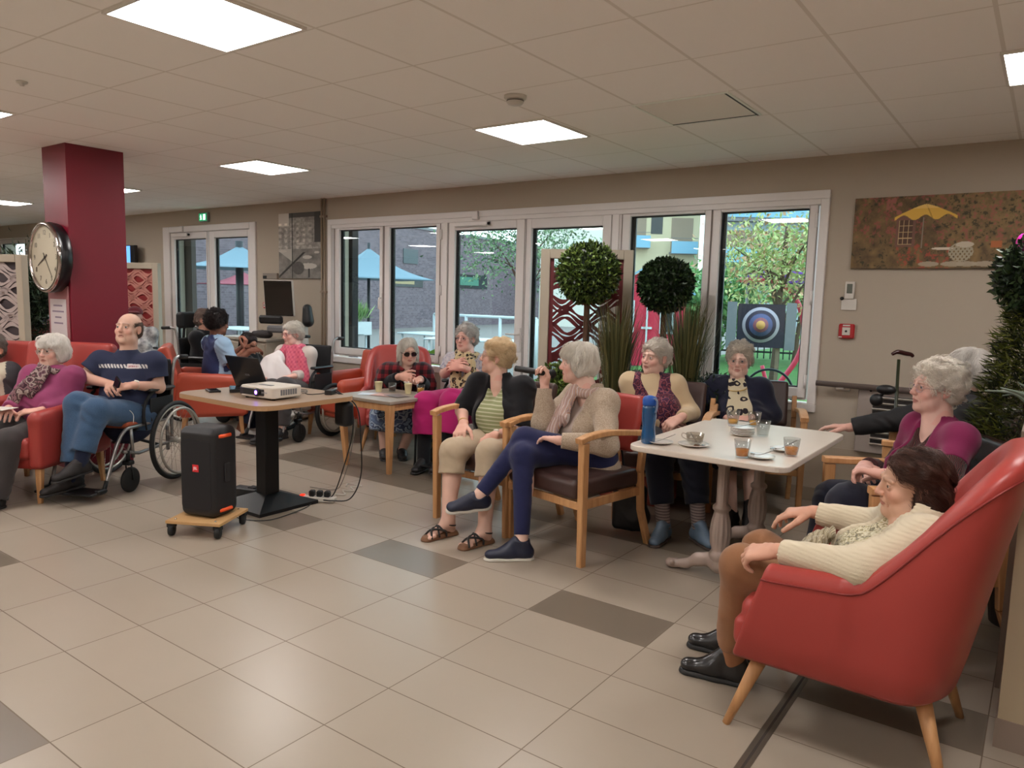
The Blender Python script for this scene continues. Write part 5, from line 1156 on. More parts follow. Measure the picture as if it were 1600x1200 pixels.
# ================================================================ CLOCK, POSTER
t = thing('wall_clock', 'large round wall clock with chrome rim on the left face of the red pillar', 'clock', (-6.245, 2.63, 1.655), 0)
MB().lathe([(.25, 0), (.262, -.01), (.268, -.05), (.265, -.085), (.24, -.086)][::1], (0, 0, 0), (0, 1, 0), 48).build('case', mat('clock_black', (16, 15, 20), .3), t)
MB().lathe([(.262, -.082), (.268, -.092), (.262, -.104), (.246, -.108), (.236, -.102), (.236, -.090)], (0, 0, 0), (0, 1, 0), 48, cap=False).build('bezel', mat('clock_chrome', (190, 182, 178), .12, 1.0), t)
MB().lathe([(.238, -.088), (.001, -.088)], (0, 0, 0), (0, 1, 0), 48, cap=False).build('dial', mat('dial_cream', (206, 196, 176), .5), t)
nm = mat('numeral_dark', (64, 56, 52), .5)
RX = Matrix.Rotation(PI/2, 4, 'X')
for h in range(1, 13):
    a = math.radians(90-30*h); text_mesh('numeral', str(h), .052, nm, t, Matrix.Translation((.185*math.cos(a), -.0895, .185*math.sin(a))) @ RX)
def hand(nm_, ang, L, w): a = math.radians(90-ang); MB().beam((-.04*math.cos(a), -.093, -.04*math.sin(a)), (L*math.cos(a), -.093, L*math.sin(a)), w, .002, (0, 1, 0), bev=0, w2=w*.4).build(nm_, nm, t)
hand('minute_hand', 144, .185, .010); hand('hour_hand', 244, .14, .014); MB().cyl((0, -.09, 0), (0, -.098, 0), .010, n=12).build('hub', nm, t)
MB().lathe([(.236, -.099), (.001, -.101)], (0, 0, 0), (0, 1, 0), 40, cap=False).build('front_glass', glass_mat('clock_glass', (250, 250, 248), .2), t)
t = thing('notice', 'printed white notice in a pinkish frame on the pillar below the clock', 'notice', (-6.245, 2.628, 1.12))
MB().box((-.17, -.010, -.36), (.17, 0, .32), bev=.003).build('frame', mat('notice_frame', (150, 96, 98), .5), t); MB().box((-.135, -.013, -.33), (.135, -.010, .22)).build('sheet', mat('notice_paper', (196, 186, 186), .6), t)
mb = MB(); 
for k in range(11):
    z = .17-k*.045; 
    if k == 4: continue
    w = .10*(.75+.25*math.sin(k*2.1)); mb.box((-w, -.0142, z-.006), (w, -.0131, z+.006))
mb.build('print_lines', mat('print_violet', (130, 116, 132), .7), t)
# ================================================================ PICTURES (painted surfaces)
def painting(parent, name, x0, x1, z0, z1, y, fn, nx=200, nz=100, face=-1):
    xs = np.linspace(x0, x1, nx); zs = np.linspace(z0, z1, nz); X, Z = np.meshgrid(xs, zs); u = (X-x0)/(x1-x0); v = (Z-z0)/(z1-z0); C = fn(u.ravel(), v.ravel())
    V = np.stack([X.ravel(), np.full(X.size, y), Z.ravel()], 1); i = np.arange(nz-1)[:, None]*nx+np.arange(nx-1)[None]; F = np.stack([i, i+1, i+nx+1, i+nx], -1).reshape(-1, 4)
    m = mat('painted_surface', (128, 128, 128), .7, attr='Col'); return link_mesh(name, V, F, m, parent, False, None, None, C)
def vnoise(u, v, f, seed, oct=4):
    o = np.zeros_like(u); a = 1; tot = 0
    for k in range(oct):
        rg = np.random.RandomState(seed+k*17); g = rg.rand(64, 64); x = u*f*2**k; y = v*f*2**k; xi = np.floor(x).astype(int); yi = np.floor(y).astype(int); fx = x-xi; fy = y-yi; fx = fx*fx*(3-2*fx); fy = fy*fy*(3-2*fy)
        s_ = lambda i, j: g[i % 64, j % 64]
        o += a*((s_(xi, yi)*(1-fx)+s_(xi+1, yi)*fx)*(1-fy)+(s_(xi, yi+1)*(1-fx)+s_(xi+1, yi+1)*fx)*fy); tot += a; a *= .6
    return o/tot
def C3(*c): return np.array(lin(c))
def garden(u, v):
    n = vnoise(u*2.4, v, 9, 3); n2 = vnoise(u*2.4, v, 22, 8); n3 = vnoise(u*2.4, v, 4, 12)
    C = C3(52, 42, 34)[None]*(1-n[:, None])*.9+C3(120, 96, 60)[None]*n[:, None]*1.1
    warm = np.clip((u-.45)*2, 0, 1)*np.clip(v*1.4, 0, 1); C = C*(1-.5*warm[:, None])+C3(150, 126, 84)[None]*(.5*warm*n2*1.6)[:, None]
    def put(m, c, a=1.0): m = (m*a)[:, None]; C[:] = C*(1-m)+C3(*c)[None]*m
    put(((n2 > .62) & (v > .35)).astype(float), (140, 70, 66), .6); put(((n2 < .36) & (n3 > .5)).astype(float), (34, 40, 26), .7)
    put(((n > .55) & (u > .2) & (u < .45) & (v > .75)).astype(float), (150, 84, 80), .6)
    put(((n2 > .6) & (v < .35) & (u > .28) & (u < .6)).astype(float), (158, 64, 50), .6)
    put(((u > .27) & (u < .385) & (v > .30) & (v < .72)).astype(float), (104, 74, 62), .9)
    wx = (u-.285)/.085; wz = (v-.33)/.34; inw = (wx > 0) & (wx < 1) & (wz > 0) & (wz < 1); put(inw.astype(float), (70, 50, 40), .9)
    put((inw & (((wx*3) % 1 < .12) | ((wz*4) % 1 < .10))).astype(float), (176, 150, 110)); put(((u > .425) & (u < .433) & (v > .28) & (v < .70)).astype(float), (120, 110, 96))
    x = (u-.44)/.185; topz = .88-.17*np.abs(x)**1.3; botz = .70+.035*np.cos(x*9)*(np.abs(x) < 1); um = (np.abs(x) < 1) & (v < topz) & (v > botz-.0+.05*np.abs(x)*0)
    put(um.astype(float), (196, 156, 66)); put((um & (np.abs(x-.32*(topz-v)*4) < .02)).astype(float), (150, 112, 44)); put((um & (v > .82)).astype(float), (210, 180, 110), .6)
    put((((u-.56)/.07)**2+((v-.27)/.018)**2 < 1).astype(float), (186, 176, 160)); a = ((u-.66)/.07)**2+((v-.22)/.13)**2; put(((a < 1) & (np.sin(u*260)*np.sin(v*90) > -.4)).astype(float), (150, 142, 122), .9)
    put((((u-.68)/.05)**2+((v-.32)/.04)**2 < 1).astype(float), (170, 160, 142)); put(((u > .82) & (u < .88) & (v > .27) & (v < .36)).astype(float), (158, 92, 54))
    for cx, w in ((.48, .06), (.62, .07), (.70, .06), (.80, .07)): put((((u-cx)/w)**2+((v-.06)/.035)**2 < 1).astype(float), (150, 138, 120), .9)
    return C*1.35
t = thing('painting', 'wide unframed garden painting with a yellow parasol on the right-hand wall', 'painting', (-.68, YW, 1.94))
MB().box((-.50, -.025, -.235), (.50, 0, .245)).build('canvas', mat('canvas_edge', (60, 46, 40), .8), t); painting(t, 'picture', -.50, .50, -.235, .245, -.026, garden, 300, 150)
def cafe(u, v):
    n = vnoise(u, v*1.5, 8, 31); n2 = vnoise(u, v*1.5, 20, 33); g = .10+.22*n; tw = (v > .45); g = np.where(tw, .08+.42*n2*(v < .93), g); g = np.where((v > .80) & (u < .25), .62, g); g = np.where((v > .55) & (u > .85), .05, g)
    blk_ = tw & (np.floor(u*14) % 2 == 0) & (np.floor(v*22) % 2 == 0) & (u < .85) & (v < .85); g = np.where(blk_, g*1.5, g)
    g = np.where((v < .45) & (v > .42-u*.5+.0) & (u < .32), .42+.05*n, g); g = np.where(np.abs(u-.33) < .012, .03, g); g = np.where((v < .40) & (np.abs(v-(.02+.62*u)) < .02), .03, g)
    for cx, cz, w, hh in ((.70, .19, .20, .045), (.68, .325, .11, .027), (.90, .395, .06, .018), (.10, .42, .10, .02), (.53, .53, .09, .015)): g = np.where(((u-cx)/w)**2+((v-cz)/hh)**2 < 1, .52, g)
    g = np.where((np.abs(u-.72) < .02) & (v < .15) & (v > .02), .05, g); g = np.where((v < .42) & (((u-.47)/.14)**2+((v-.16)/.10)**2 < 1), .06+.05*n2, g)
    return g[:, None]*np.array([1.05, .98, .88])[None]
t = thing('photo_print', 'large sepia black-and-white print of a cafe terrace left of the windows', 'picture', (-7.205, YW, 1.98))
MB().box((-.385, -.025, -.38), (.385, 0, .38)).build('canvas', _mats['canvas_edge'], t); painting(t, 'picture', -.385, .385, -.38, .38, -.026, cafe, 150, 150)
t = thing('wall_holder', 'small clear holder with labels on the wall left of the sepia print', 'holder', (-7.76, YW, 1.63)); MB().box((-.15, -.03, -.04), (.13, 0, .03), bev=.004).build('tray', mat('holder_grey', (140, 130, 120), .4), t); MB().box((-.14, -.034, -.035), (-.07, -.03, .0)).build('label_card', blp, t)
# ================================================================ CUT-OUT SCREENS
def wave_panel(parent, w, h, m, back=None, cut=True, name='wave_panel', th=.006, seed=0, rows=9):
    """sheet with fan-shaped wave slots cut through it, as a field of bands"""
    mb = MB(); n = rows; cw = w/3; 
    rg = random.Random(seed)
    for r_ in range(n):
        z0 = -h/2+h*r_/n; ph = rg.random()*6
        for j in range(3):
            zz0 = z0+h/n*(.0+.33*j); amp = h/n*.34
            P = [(x, zz0+amp*math.sin(x/w*2*PI*1.9+r_*2.6)) for x in np.linspace(-w/2, w/2, 28)]
            wd = h/n*.27
            for (x1, z1), (x2, z2) in zip(P[:-1], P[1:]):
                z1 = min(max(z1, -h/2+wd/2), h/2-wd/2); z2 = min(max(z2, -h/2+wd/2), h/2-wd/2)
                ta = wd*(.35+.65*abs(math.sin(x1/w*PI*4+r_*1.7+j)))/2*1.25; tb = wd*(.35+.65*abs(math.sin(x2/w*PI*4+r_*1.7+j)))/2*1.25
                v = [(x1, -th, z1-ta), (x2, -th, z2-tb), (x2, -th, z2+tb), (x1, -th, z1+ta), (x1, 0, z1-ta), (x2, 0, z2-tb), (x2, 0, z2+tb), (x1, 0, z1+ta)]
                mb.add(v, [(0, 1, 2, 3), (7, 6, 5, 4), (0, 4, 5, 1), (2, 6, 7, 3)])
    # stiffening strips that join the bands
    for k in range(4):
        x = -w/2+w*(k+.5)/4
    o = mb.build(name, m, parent); o['kind'] = 'stuff'; return o
frm = mat('screen_frame_cream', (176, 164, 146), .5)
def screen(label, loc, rz, w, h, m, backm=None, fw=.075, seed=0, z0=.0, rows=10):
    t = thing('room_divider', label, 'screen', loc, rz); f = MB(); frame_rect(f, -w/2, w/2, z0, z0+h, fw, -.04, .04); f.build('frame', frm, t)
    o = wave_panel(t, w-2*fw, h-2*fw, m, seed=seed, rows=rows); o.location = (0, 0, z0+h/2)
    e = MB(); ww = w/2-fw; 
    for x in (-ww, ww-.03): e.box((x, -.008, z0+fw), (x+.03, .002, z0+h-fw))
    e.build('panel_edge', m, t)
    if backm: MB().box((-ww, -.026, z0+fw), (ww, -.018, z0+h-fw)).build('backing', backm, t)
    return t
dred = mat('panel_dark_red', (104, 26, 32), .5)
screen('cream framed screen with dark red wave cut-outs behind the left topiary', (-3.08, 5.26, 0), facing(.45, -.89), .74, 1.84, dred, None, seed=3, rows=13)
screen('grey framed screen with red and pink fan pattern behind the man in the wheelchair', (-9.55, 4.93, 0), facing(.50, -.87), .66, 1.76, mat('fan_pink', (196, 130, 118), .5), mat('panel_red', (140, 34, 36), .5), seed=5, rows=14)
screen('cream framed screen with grey leaf pattern at the left edge of the photo', (-8.72, 3.02, 0), facing(.42, -.91), .86, 1.74, mat('leaf_pale', (176, 160, 156), .5), mat('leaf_dark', (62, 52, 56), .5), seed=9, rows=12)
t = thing('television', 'edge of a wall television glowing blue just right of the red pillar', 'television', (-11.03, YW-.12, 1.93), 0); MB().box((-.42, -.02, -.17), (.28, .03, .12), bev=.005).build('casing', blp, t); MB().box((-.41, -.024, -.16), (.16, -.02, .11)).build('screen', mat('tv_blue', (70, 120, 190), .3, emit=((90, 150, 230), 1.2)), t); MB().box((.0, .03, -.05), (.1, .12, .05)).build('bracket', blk, t)
# ================================================================ PLANTS
def leaf_cloud(name, parent, n, pos_fn, size, cols, seed=1, m=None, up=.3, aspect=.45, fold=.15):
    rg = np.random.RandomState(seed); P, Nn = pos_fn(rg, n); d = rg.randn(n, 3)*.7+Nn*.8; d[:, 2] += up*.5; d /= np.linalg.norm(d, axis=1)[:, None]; s = size*(.7+.6*rg.rand(n, 1))
    w = np.cross(d, rg.randn(n, 3)); w /= np.linalg.norm(w, axis=1)[:, None]+1e-9; nn = np.cross(d, w)
    a = P; bq = P+d*s*.5+w*s*aspect*.5+nn*s*fold; c = P+d*s; e = P+d*s*.5-w*s*aspect*.5+nn*s*fold
    V = np.stack([a, bq, c, e], 1).reshape(-1, 3); F = np.arange(n*4).reshape(-1, 4); t_ = rg.rand(n, 1); cc = np.array(lin(cols[0]))*(1-t_)+np.array(lin(cols[1]))*t_
    if len(cols) > 2: k = rg.rand(n) < .25; cc[k] = np.array(lin(cols[2]))
    fm_ = m or mat('leaves', (60, 90, 40), .45, attr='Col', spec=.4); return link_mesh(name, V, F, fm_, parent, False, None, None, np.repeat(cc, 4, 0))
def ball(c, R, fill=.75):
    c = V3(*c)
    def f(rg, n): d = rg.randn(n, 3); d /= np.linalg.norm(d, axis=1)[:, None]; r = R*(fill+(1-fill)*rg.rand(n, 1)); return c+d*r, d
    return f
soil = mat('pebbles', (150, 140, 126), .8, bump=(80, .6, .01)); terra = mat('planter_terracotta', (140, 60, 48), .6)
def topiary(label, loc, zc, R, cols, seed, group='ball topiary trees'):
    t = thing('topiary_tree', label, 'plant', loc, 0, group)
    tr = MB(); 
    for k in range(3): a = k*2.1; tr.tube(spline([(.015*math.cos(a), .015*math.sin(a), .55), (.02*math.cos(a+1.5), .02*math.sin(a+1.5), .85), (.015*math.cos(a+3), .015*math.sin(a+3), 1.1), (.01*math.cos(a+4), .01*math.sin(a+4), zc)], 5), .012, 8)
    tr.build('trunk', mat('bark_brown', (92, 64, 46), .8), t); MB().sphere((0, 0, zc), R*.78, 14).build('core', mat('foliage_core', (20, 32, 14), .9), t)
    leaf_cloud('foliage', t, 5200, ball((0, 0, zc), R, .80), .034, cols, seed); return t
topiary('large round topiary with glossy lighter leaves in front of the wave screen', (-2.83, 4.86, 0), 1.635, .225, [(52, 74, 26), (112, 134, 60), (24, 38, 14)], 4)
topiary('darker round topiary tree before the second window from the right', (-2.36, 5.20, 0), 1.56, .20, [(26, 44, 22), (52, 74, 36), (14, 26, 12)], 5)
def grass_tuft(label, loc, n, h, spread, cols, seed, lean=(0, 0)):
    rg = np.random.RandomState(seed); V = []; F = []; C = []
    for i in range(n):
        a = rg.rand()*6.28; r = abs(rg.randn())*.05; b_ = V3(r*math.cos(a), r*math.sin(a), 0); H = h*(.55+.45*rg.rand()); o = spread*(.2+.8*rg.rand()); tip = b_+V3(math.cos(a)*o+lean[0], math.sin(a)*o+lean[1], H); mid = b_*.6+tip*.4+V3(0, 0, H*.18); w = V3(-math.sin(a), math.cos(a), 0)*.003; k = len(V)
        for p, s_ in ((b_, 1), (mid, 1.1), ((mid+tip)/2+V3(0, 0, H*.06), .8)): V += [p-w*s_, p+w*s_]
        V.append(tip); F += [(k, k+1, k+3, k+2), (k+2, k+3, k+5, k+4), (k+4, k+5, k+6, k+6)]; t_ = rg.rand(); c = np.array(lin(cols[0]))*(1-t_)+np.array(lin(cols[1]))*t_; C += [c]*7
    F = [f if f[2] != f[3] else f[:3] for f in F]
    o = link_mesh('ornamental_grass', np.array(V), F, mat('leaves'), None, False, loc, None, np.array(C)); return tag(o, label, 'plant')
grass_tuft('tall wispy ornamental grass to the right of the left topiary trunk', (-2.60, 4.92, .70), 420, .78, .22, [(62, 66, 38), (120, 112, 72)], 3); grass_tuft('tall ornamental grass to the right of the dark topiary trunk', (-2.16, 5.18, .70), 420, .80, .24, [(50, 60, 34), (110, 104, 66)], 6)
t = thing('potted_shrub', 'small bright bushy shrub at the left end of the planter, behind the microphone', 'plant', (-2.98, 4.70, .70)); leaf_cloud('foliage', t, 1700, ball((0, 0, .12), .14, .3), .034, [(60, 84, 30), (128, 148, 66), (26, 40, 16)], 11); MB().tube([(0, 0, -.02), (0, 0, .12)], .01, 6).build('stem', _mats['bark_brown'], t)
t = thing('potted_shrub', 'dark low shrub between the two topiary trunks', 'plant', (-2.28, 4.86, .70)); leaf_cloud('foliage', t, 1500, ball((0, 0, .10), .17, .2), .045, [(22, 40, 20), (46, 72, 34), (14, 24, 12)], 12); MB().tube([(0, 0, -.02), (0, 0, .12)], .01, 6).build('stem', _mats['bark_brown'], t)
t = thing('potted_shrub', 'dark drooping fern hanging over the right end of the planter', 'plant', (-1.98, 5.22, .70)); leaf_cloud('foliage', t, 1800, ball((0, 0, .05), .20, .2), .05, [(20, 36, 20), (50, 70, 38)], 13, up=-.6, aspect=.25); MB().tube([(0, 0, -.02), (0, 0, .12)], .01, 6).build('stem', _mats['bark_brown'], t)
def planter(label, x0, x1, y, m, d=.32, h=.70, group='planters', rz=0.0, loc=None):
    t = thing('planter', label, 'planter', (0, 0, 0), 0, group); MB().prism(rrect(x1-x0, d, .03, cx=(x0+x1)/2, cy=y), 0, h-.03, bev=.01).build('box', m, t); MB().prism(rrect(x1-x0-.03, d-.03, .02, cx=(x0+x1)/2, cy=y), h-.035, h-.02).build('gravel', soil, t)
    MB().prism(rrect(x1-x0+.02, d+.02, .03, cx=(x0+x1)/2, cy=y), h-.05, h-.028, bev=.004).build('rim', mat('rim_wood', (170, 120, 78), .5), t); return t
planter('planter with pale wooden rim behind the woman with the microphone', -3.18, -2.62, 4.78, mat('planter_beige', (150, 132, 112), .6)); planter('brick red planter between the microphone woman and the burgundy waistcoat', -2.61, -2.12, 4.90, terra); planter('grey planter behind the woman in the burgundy waistcoat', -2.50, -1.86, 5.26, mat('planter_grey', (128, 120, 112), .6), d=.30)
# right-hand conifer, ball with magenta flower
t = thing('potted_conifer', 'tall feathery green artificial conifer at the right edge behind the armchair', 'plant', (-.01, 4.05, 0))
def cone_pos(rg, n):
    z = .72+.86*rg.rand(n)**1.1; R = .25*(1-(z-.72)/1.0)**.6+.03; a = rg.rand(n)*6.28; rr = R*(.55+.45*rg.rand(n)); d = np.stack([np.cos(a), np.sin(a), np.full(n, .35)], 1); return np.stack([rr*np.cos(a), rr*np.sin(a), z], 1), d*1.6
leaf_cloud('foliage', t, 9000, cone_pos, .06, [(40, 52, 18), (104, 110, 40), (22, 30, 14)], 21, up=.2, aspect=.12); MB().tube([(0, 0, .3), (0, 0, 1.5)], .02, 8).build('trunk', _mats['bark_brown'], t); MB().lathe([(.11, 0), (.15, .34), (.16, .36)], n=24).build('pot', mat('pot_dark', (60, 54, 52), .5), t)
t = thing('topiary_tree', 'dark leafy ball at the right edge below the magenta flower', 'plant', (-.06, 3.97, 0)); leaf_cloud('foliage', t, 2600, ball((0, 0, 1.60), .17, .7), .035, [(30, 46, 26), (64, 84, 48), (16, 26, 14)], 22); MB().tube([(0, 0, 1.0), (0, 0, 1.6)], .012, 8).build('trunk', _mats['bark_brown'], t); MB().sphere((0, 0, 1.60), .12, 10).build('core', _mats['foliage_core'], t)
mg = mat('petal_magenta', (226, 40, 170), .5, emit=None); t = thing('artificial_flower', 'magenta silk flower on top of the leafy ball at the right edge', 'flower', (-.125, 3.96, 1.735))
for k in range(9):
    a = k*2.4; S = SDF(); S.ell((.012*math.cos(a)*(k > 2), .012*math.sin(a)*(k > 2), .005*(k % 3)), (.032, .014, .034), np.stack([V3(-math.sin(a), math.cos(a), 0), V3(math.cos(a), math.sin(a), .2), V3(0, 0, 1)])); V, F = S.mesh(.005); link_mesh('petal', V, F, mg, t)
t = thing('potted_plant', 'plant with long grey green strap leaves below the conifer at the right edge', 'plant', (.02, 3.62, .98))
for k in range(9): a = k*.75+2.4; P = spline([(0, 0, .0), (.10*math.cos(a), .10*math.sin(a), .12), (.22*math.cos(a), .22*math.sin(a), .10+.03*(k % 3))], 5); MB().tube(P, np.linspace(.014, .003, len(P)), 4).build('leaf', mat('strap_leaf', (104, 118, 104), .5), t)
MB().lathe([(.05, -.0), (.07, .09), (.072, .10)], n=20).build('pot', mat('pot_white', (190, 186, 176), .4), t)
# hedge plant at the far left with box
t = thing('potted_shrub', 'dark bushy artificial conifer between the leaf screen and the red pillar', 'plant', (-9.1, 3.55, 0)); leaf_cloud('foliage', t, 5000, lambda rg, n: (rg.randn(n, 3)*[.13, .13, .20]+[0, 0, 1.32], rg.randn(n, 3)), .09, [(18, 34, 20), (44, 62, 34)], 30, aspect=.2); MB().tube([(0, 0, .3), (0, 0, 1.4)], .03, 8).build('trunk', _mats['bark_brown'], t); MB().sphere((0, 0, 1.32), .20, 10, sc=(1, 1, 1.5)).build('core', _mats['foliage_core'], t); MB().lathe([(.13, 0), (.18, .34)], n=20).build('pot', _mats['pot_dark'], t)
t = thing('counter', 'dark red counter with small coloured boxes left of the pillar', 'counter', (-9.25, 4.0, 0)); MB().box((-.5, -.2, .88), (.5, .2, .99)).build('red_top', mat('counter_red', (104, 20, 32), .5), t); MB().box((-.5, -.19, 0), (.5, .19, .88)).build('front', frm, t)
for k in range(8):
    c = [(90, 110, 170), (170, 90, 90), (120, 130, 180), (190, 130, 140)][k % 4]; tag(MB().box((-.03, -.04, 0), (.03, .04, .05+.01*(k % 3))).build('small_box', mat('box_%d' % (k % 4), c, .5), loc=(-9.65+k*.11, 3.9+.02*(k % 2), .991)), ['leftmost blue', 'leftmost rose', 'second pale blue', 'second pink', 'right-hand blue', 'right-hand rose', 'last pale blue', 'rightmost pink'][k]+' little box in the row on the dark red counter', 'box', 'little boxes on the red counter')
# ================================================================ PATIENT LIFT, SCREEN, CANES, BAG
t = thing('entertainment_stand', 'white stand with a tilted black screen and a black loudspeaker by the wall', 'stand', (-7.05, 5.35, 0), facing(.35, -.94))
MB().beam((-.26, .05, .1), (-.22, .05, 1.05), .14, .10, (0, 1, 0), bev=.02).build('column', mat('lift_white', (186, 180, 172), .4), t); MB().box((-.30, -.2, .02), (.34, .22, .10), bev=.03).build('base', _mats['lift_white'], t)
Ms = Matrix.Scale(.85, 4) @ Matrix.Translation((.02, .14, 1.60)) @ Matrix.Rotation(-.10, 4, 'X'); MB().box((-.22, 0, -.23), (.22, -.03, .25), M=Ms, bev=.01).build('casing', _mats['lift_white'], t); MB().box((-.205, .012, -.22), (.205, 0, .235), M=Ms, bev=.004).build('screen', mat('tv_glass', (20, 14, 14), .08), t)
MB().box((-.06, .0, -.33), (.30, .06, -.22), M=Ms, bev=.025).build('tray', blp, t); S = SDF(); S.cone((-.34, .10, 1.12), (-.33, .10, 1.26), .065, .050, .02); V, F = S.mesh(.01); link_mesh('loudspeaker_pod', V, F, blp, t)
MB().box((-.14, .06, .98), (.16, .16, 1.06), bev=.02).build('control_deck', greyp, t)
def cane(label, a, b_, m, mh, hd, curve=True):
    t = thing('walking_stick', label, 'walking stick', tuple(b_)); a = V3(*a)-V3(*b_); MB().cyl((0, 0, .02), a*.97, .010, .010, 12).build('shaft', m, t)
    h = V3(*hd); MB().tube(spline([a+h*-.045+V3(0, 0, -.004), a+h*-.02+V3(0, 0, .010), a+V3(0, 0, .012), a+h*.04+V3(0, 0, .004), a+h*.075+V3(0, 0, -.002), a+h*.09+V3(0, 0, -.014)], 5), np.r_[np.linspace(.010, .014, 8), np.full(10, .015), np.linspace(.014, .010, 8)], 10).build('handle', mh, t)
    MB().cyl((0, 0, 0), (0, 0, .03), .014, .011, 12).build('rubber_tip', rubber, t); return t
cane('dark green walking stick with a carved brown handle standing against the handrail', (-.765, 5.24, 1.15), (-.72, 5.10, 0), mat('stick_green', (40, 44, 24), .35, var=(60, .4)), mat('handle_mahogany', (58, 26, 26), .25), (.81, .585, 0))
cane('dark walking stick leaning between the side table and the sunglasses woman', (-4.52, 4.82, .50), (-4.28, 4.55, 0), blk, blp, (.8, .5, 0))
t = thing('walker_grip', 'black wrist strap and grip hanging on the green walking stick', 'strap', (-.80, 5.10, .93)); MB().sphere((0, 0, 0), .045, 10, sc=(1.3, .7, .7)).build('grip', blp, t); MB().sphere((-.05, 0, -.07), .04, 10, sc=(1, .7, 1)).build('knob', blp, t); MB().tube([(0, 0, 0), (-.04, 0, -.06)], .012, 6).build('strap', blp, t)
t = thing('handbag', 'black handbag hanging by its strap beside the coral chair back', 'handbag', (-2.03, 4.10, .02), .35); t.scale = (.7, .8, .9)
S = SDF(); S.box((0, 0, .16), (.15, .05, .16), .04); S.ell((.03, 0, .10), (.16, .065, .10), k=.03); V, F = S.mesh(.008, folds(.004, 30)); link_mesh('bag', V, F, mat('bag_black', (20, 19, 22), .5), t)
MB().tube(spline([(-.05, 0, .30), (-.07, -.05, .50), (-.10, -.16, .72), (-.14, -.22, .86)], 6), .012, 6).build('strap', coal, t); MB().tube([(.09, 0, .30), (.12, .0, .42), (.20, .04, .62)], .006, 6).build('strap_end', coal, t)
MB().tube([(.02+.02*math.cos(a), .055, .27+.02*math.sin(a)) for a in np.linspace(0, 6.28, 13)], .003, 5).build('key_ring', chrome, t)
t = thing('sideboard', 'pale low sideboard against the wall behind the woman with long dark hair', 'cabinet', (-7.75, 5.46, 0), 0)
MB().box((-.45, -.2, 0), (.45, .2, .86), bev=.006).build('body', frm, t); MB().box((-.47, -.22, .86), (.47, .21, .89), bev=.004).build('worktop', mat('worktop_pale', (176, 166, 152), .5), t)
for x in (-.22, .22): MB().box((x-.21, -.212, .06), (x+.21, -.2, .83), bev=.003).build('door', frm, t)
S = SDF(); S.cone((-.15, 0, .04), (.12, 0, .05), .035, .045, .02); S.ell((.02, 0, .04), (.16, .07, .045)); V, F = S.mesh(.008, folds(.006, 20)); tag(link_mesh('dark_bag', V, F, mat('bag_brown', (46, 38, 38), .7), None, True, (-7.60, 5.42, .89)), 'small dark slouched bag lying on the pale sideboard', 'bag')
# ================================================================ OUTSIDE THE WINDOWS
def out(x, y, z=0): return (x, y, z)
gr = mat('lawn', (74, 118, 52), .9, var=(3, .25), bump=(60, .8, .03)); pavem = mat('terrace_paving', (130, 122, 118), .8, var=(5, .1))
tag(MB().box((-7.5, 10.0, -.059), (6, 30, -.02)).build('lawn', gr), 'bright green lawn outside the right-hand windows', 'lawn', None, 'stuff')
struct(MB().box((-45, 5.99, -.16), (25, 75, -.06)).build('trim_7', pavem))
tag(MB().box((-3.3, 6.4, -.059), (6, 9.99, -.02)).build('lawn', gr), 'green grass right outside the rightmost window', 'lawn', None, 'stuff')
bk = mat('violet_brick', (112, 98, 104), .85)
nt, b, N, L = nodes(bk); tc = N('ShaderNodeTexCoord'); br = N('ShaderNodeTexBrick'); mp = N('ShaderNodeMapping'); mp.inputs['Rotation'].default_value = (PI/2, 0, 0); L(tc.outputs['Object'], mp.inputs[0]); L(mp.outputs[0], br.inputs['Vector']); br.inputs['Scale'].default_value = 3.2
br.inputs['Color1'].default_value = lin((124, 108, 116))+(1,); br.inputs['Color2'].default_value = lin((98, 84, 92))+(1,); br.inputs['Mortar'].default_value = lin((140, 130, 134))+(1,); br.inputs['Mortar Size'].default_value = .012; L(br.outputs[0], b.inputs['Base Color'])
wd = mat('building_window', (34, 40, 44), .15); wdg = mat('green_pane', (70, 130, 110), .3); capm = mat('grey_coping', (120, 120, 124), .6)
def wall_thing(name, label, cat, A, B_, h, th, m, parts=(), cap=True):
    A = V3(*A, 0); B_ = V3(*B_, 0); L_ = np.linalg.norm(B_-A); a = math.atan2(B_[1]-A[1], B_[0]-A[0]); t = thing(name, label, cat, tuple(A), a); MB().box((0, 0, -.1), (L_, th, h)).build('wall', m, t)
    if cap: MB().box((-.05, -.05, h), (L_+.05, th+.05, h+.12)).build('coping', capm, t)
    for nm_, x0, x1, z0, z1, mm, y in parts: MB().box((x0, y, z0), (x1, .02, z1)).build(nm_, mm, t)
    return t, L_
wall_thing('brick_building', 'long low violet brick building beyond the terrace, with small strip windows', 'building', (-21.83, 9.57), (-25.87, 40.5), 4.45, .5, bk,
    (('window_frame', 14.0, 16.4, 1.80, 2.35, wd, -.04), ('window_pane', 14.2, 15.7, 1.92, 2.25, mat('lit_pane', (170, 150, 110), .3), -.06), ('window_frame', 19.5, 22.3, 1.85, 2.55, wd, -.04), ('window_pane', 19.6, 21.4, 2.0, 2.42, wdg, -.06), ('vent_grille', 14.9, 16.0, 2.85, 3.5, mat('vent_grey', (86, 92, 96), .5), -.04)))
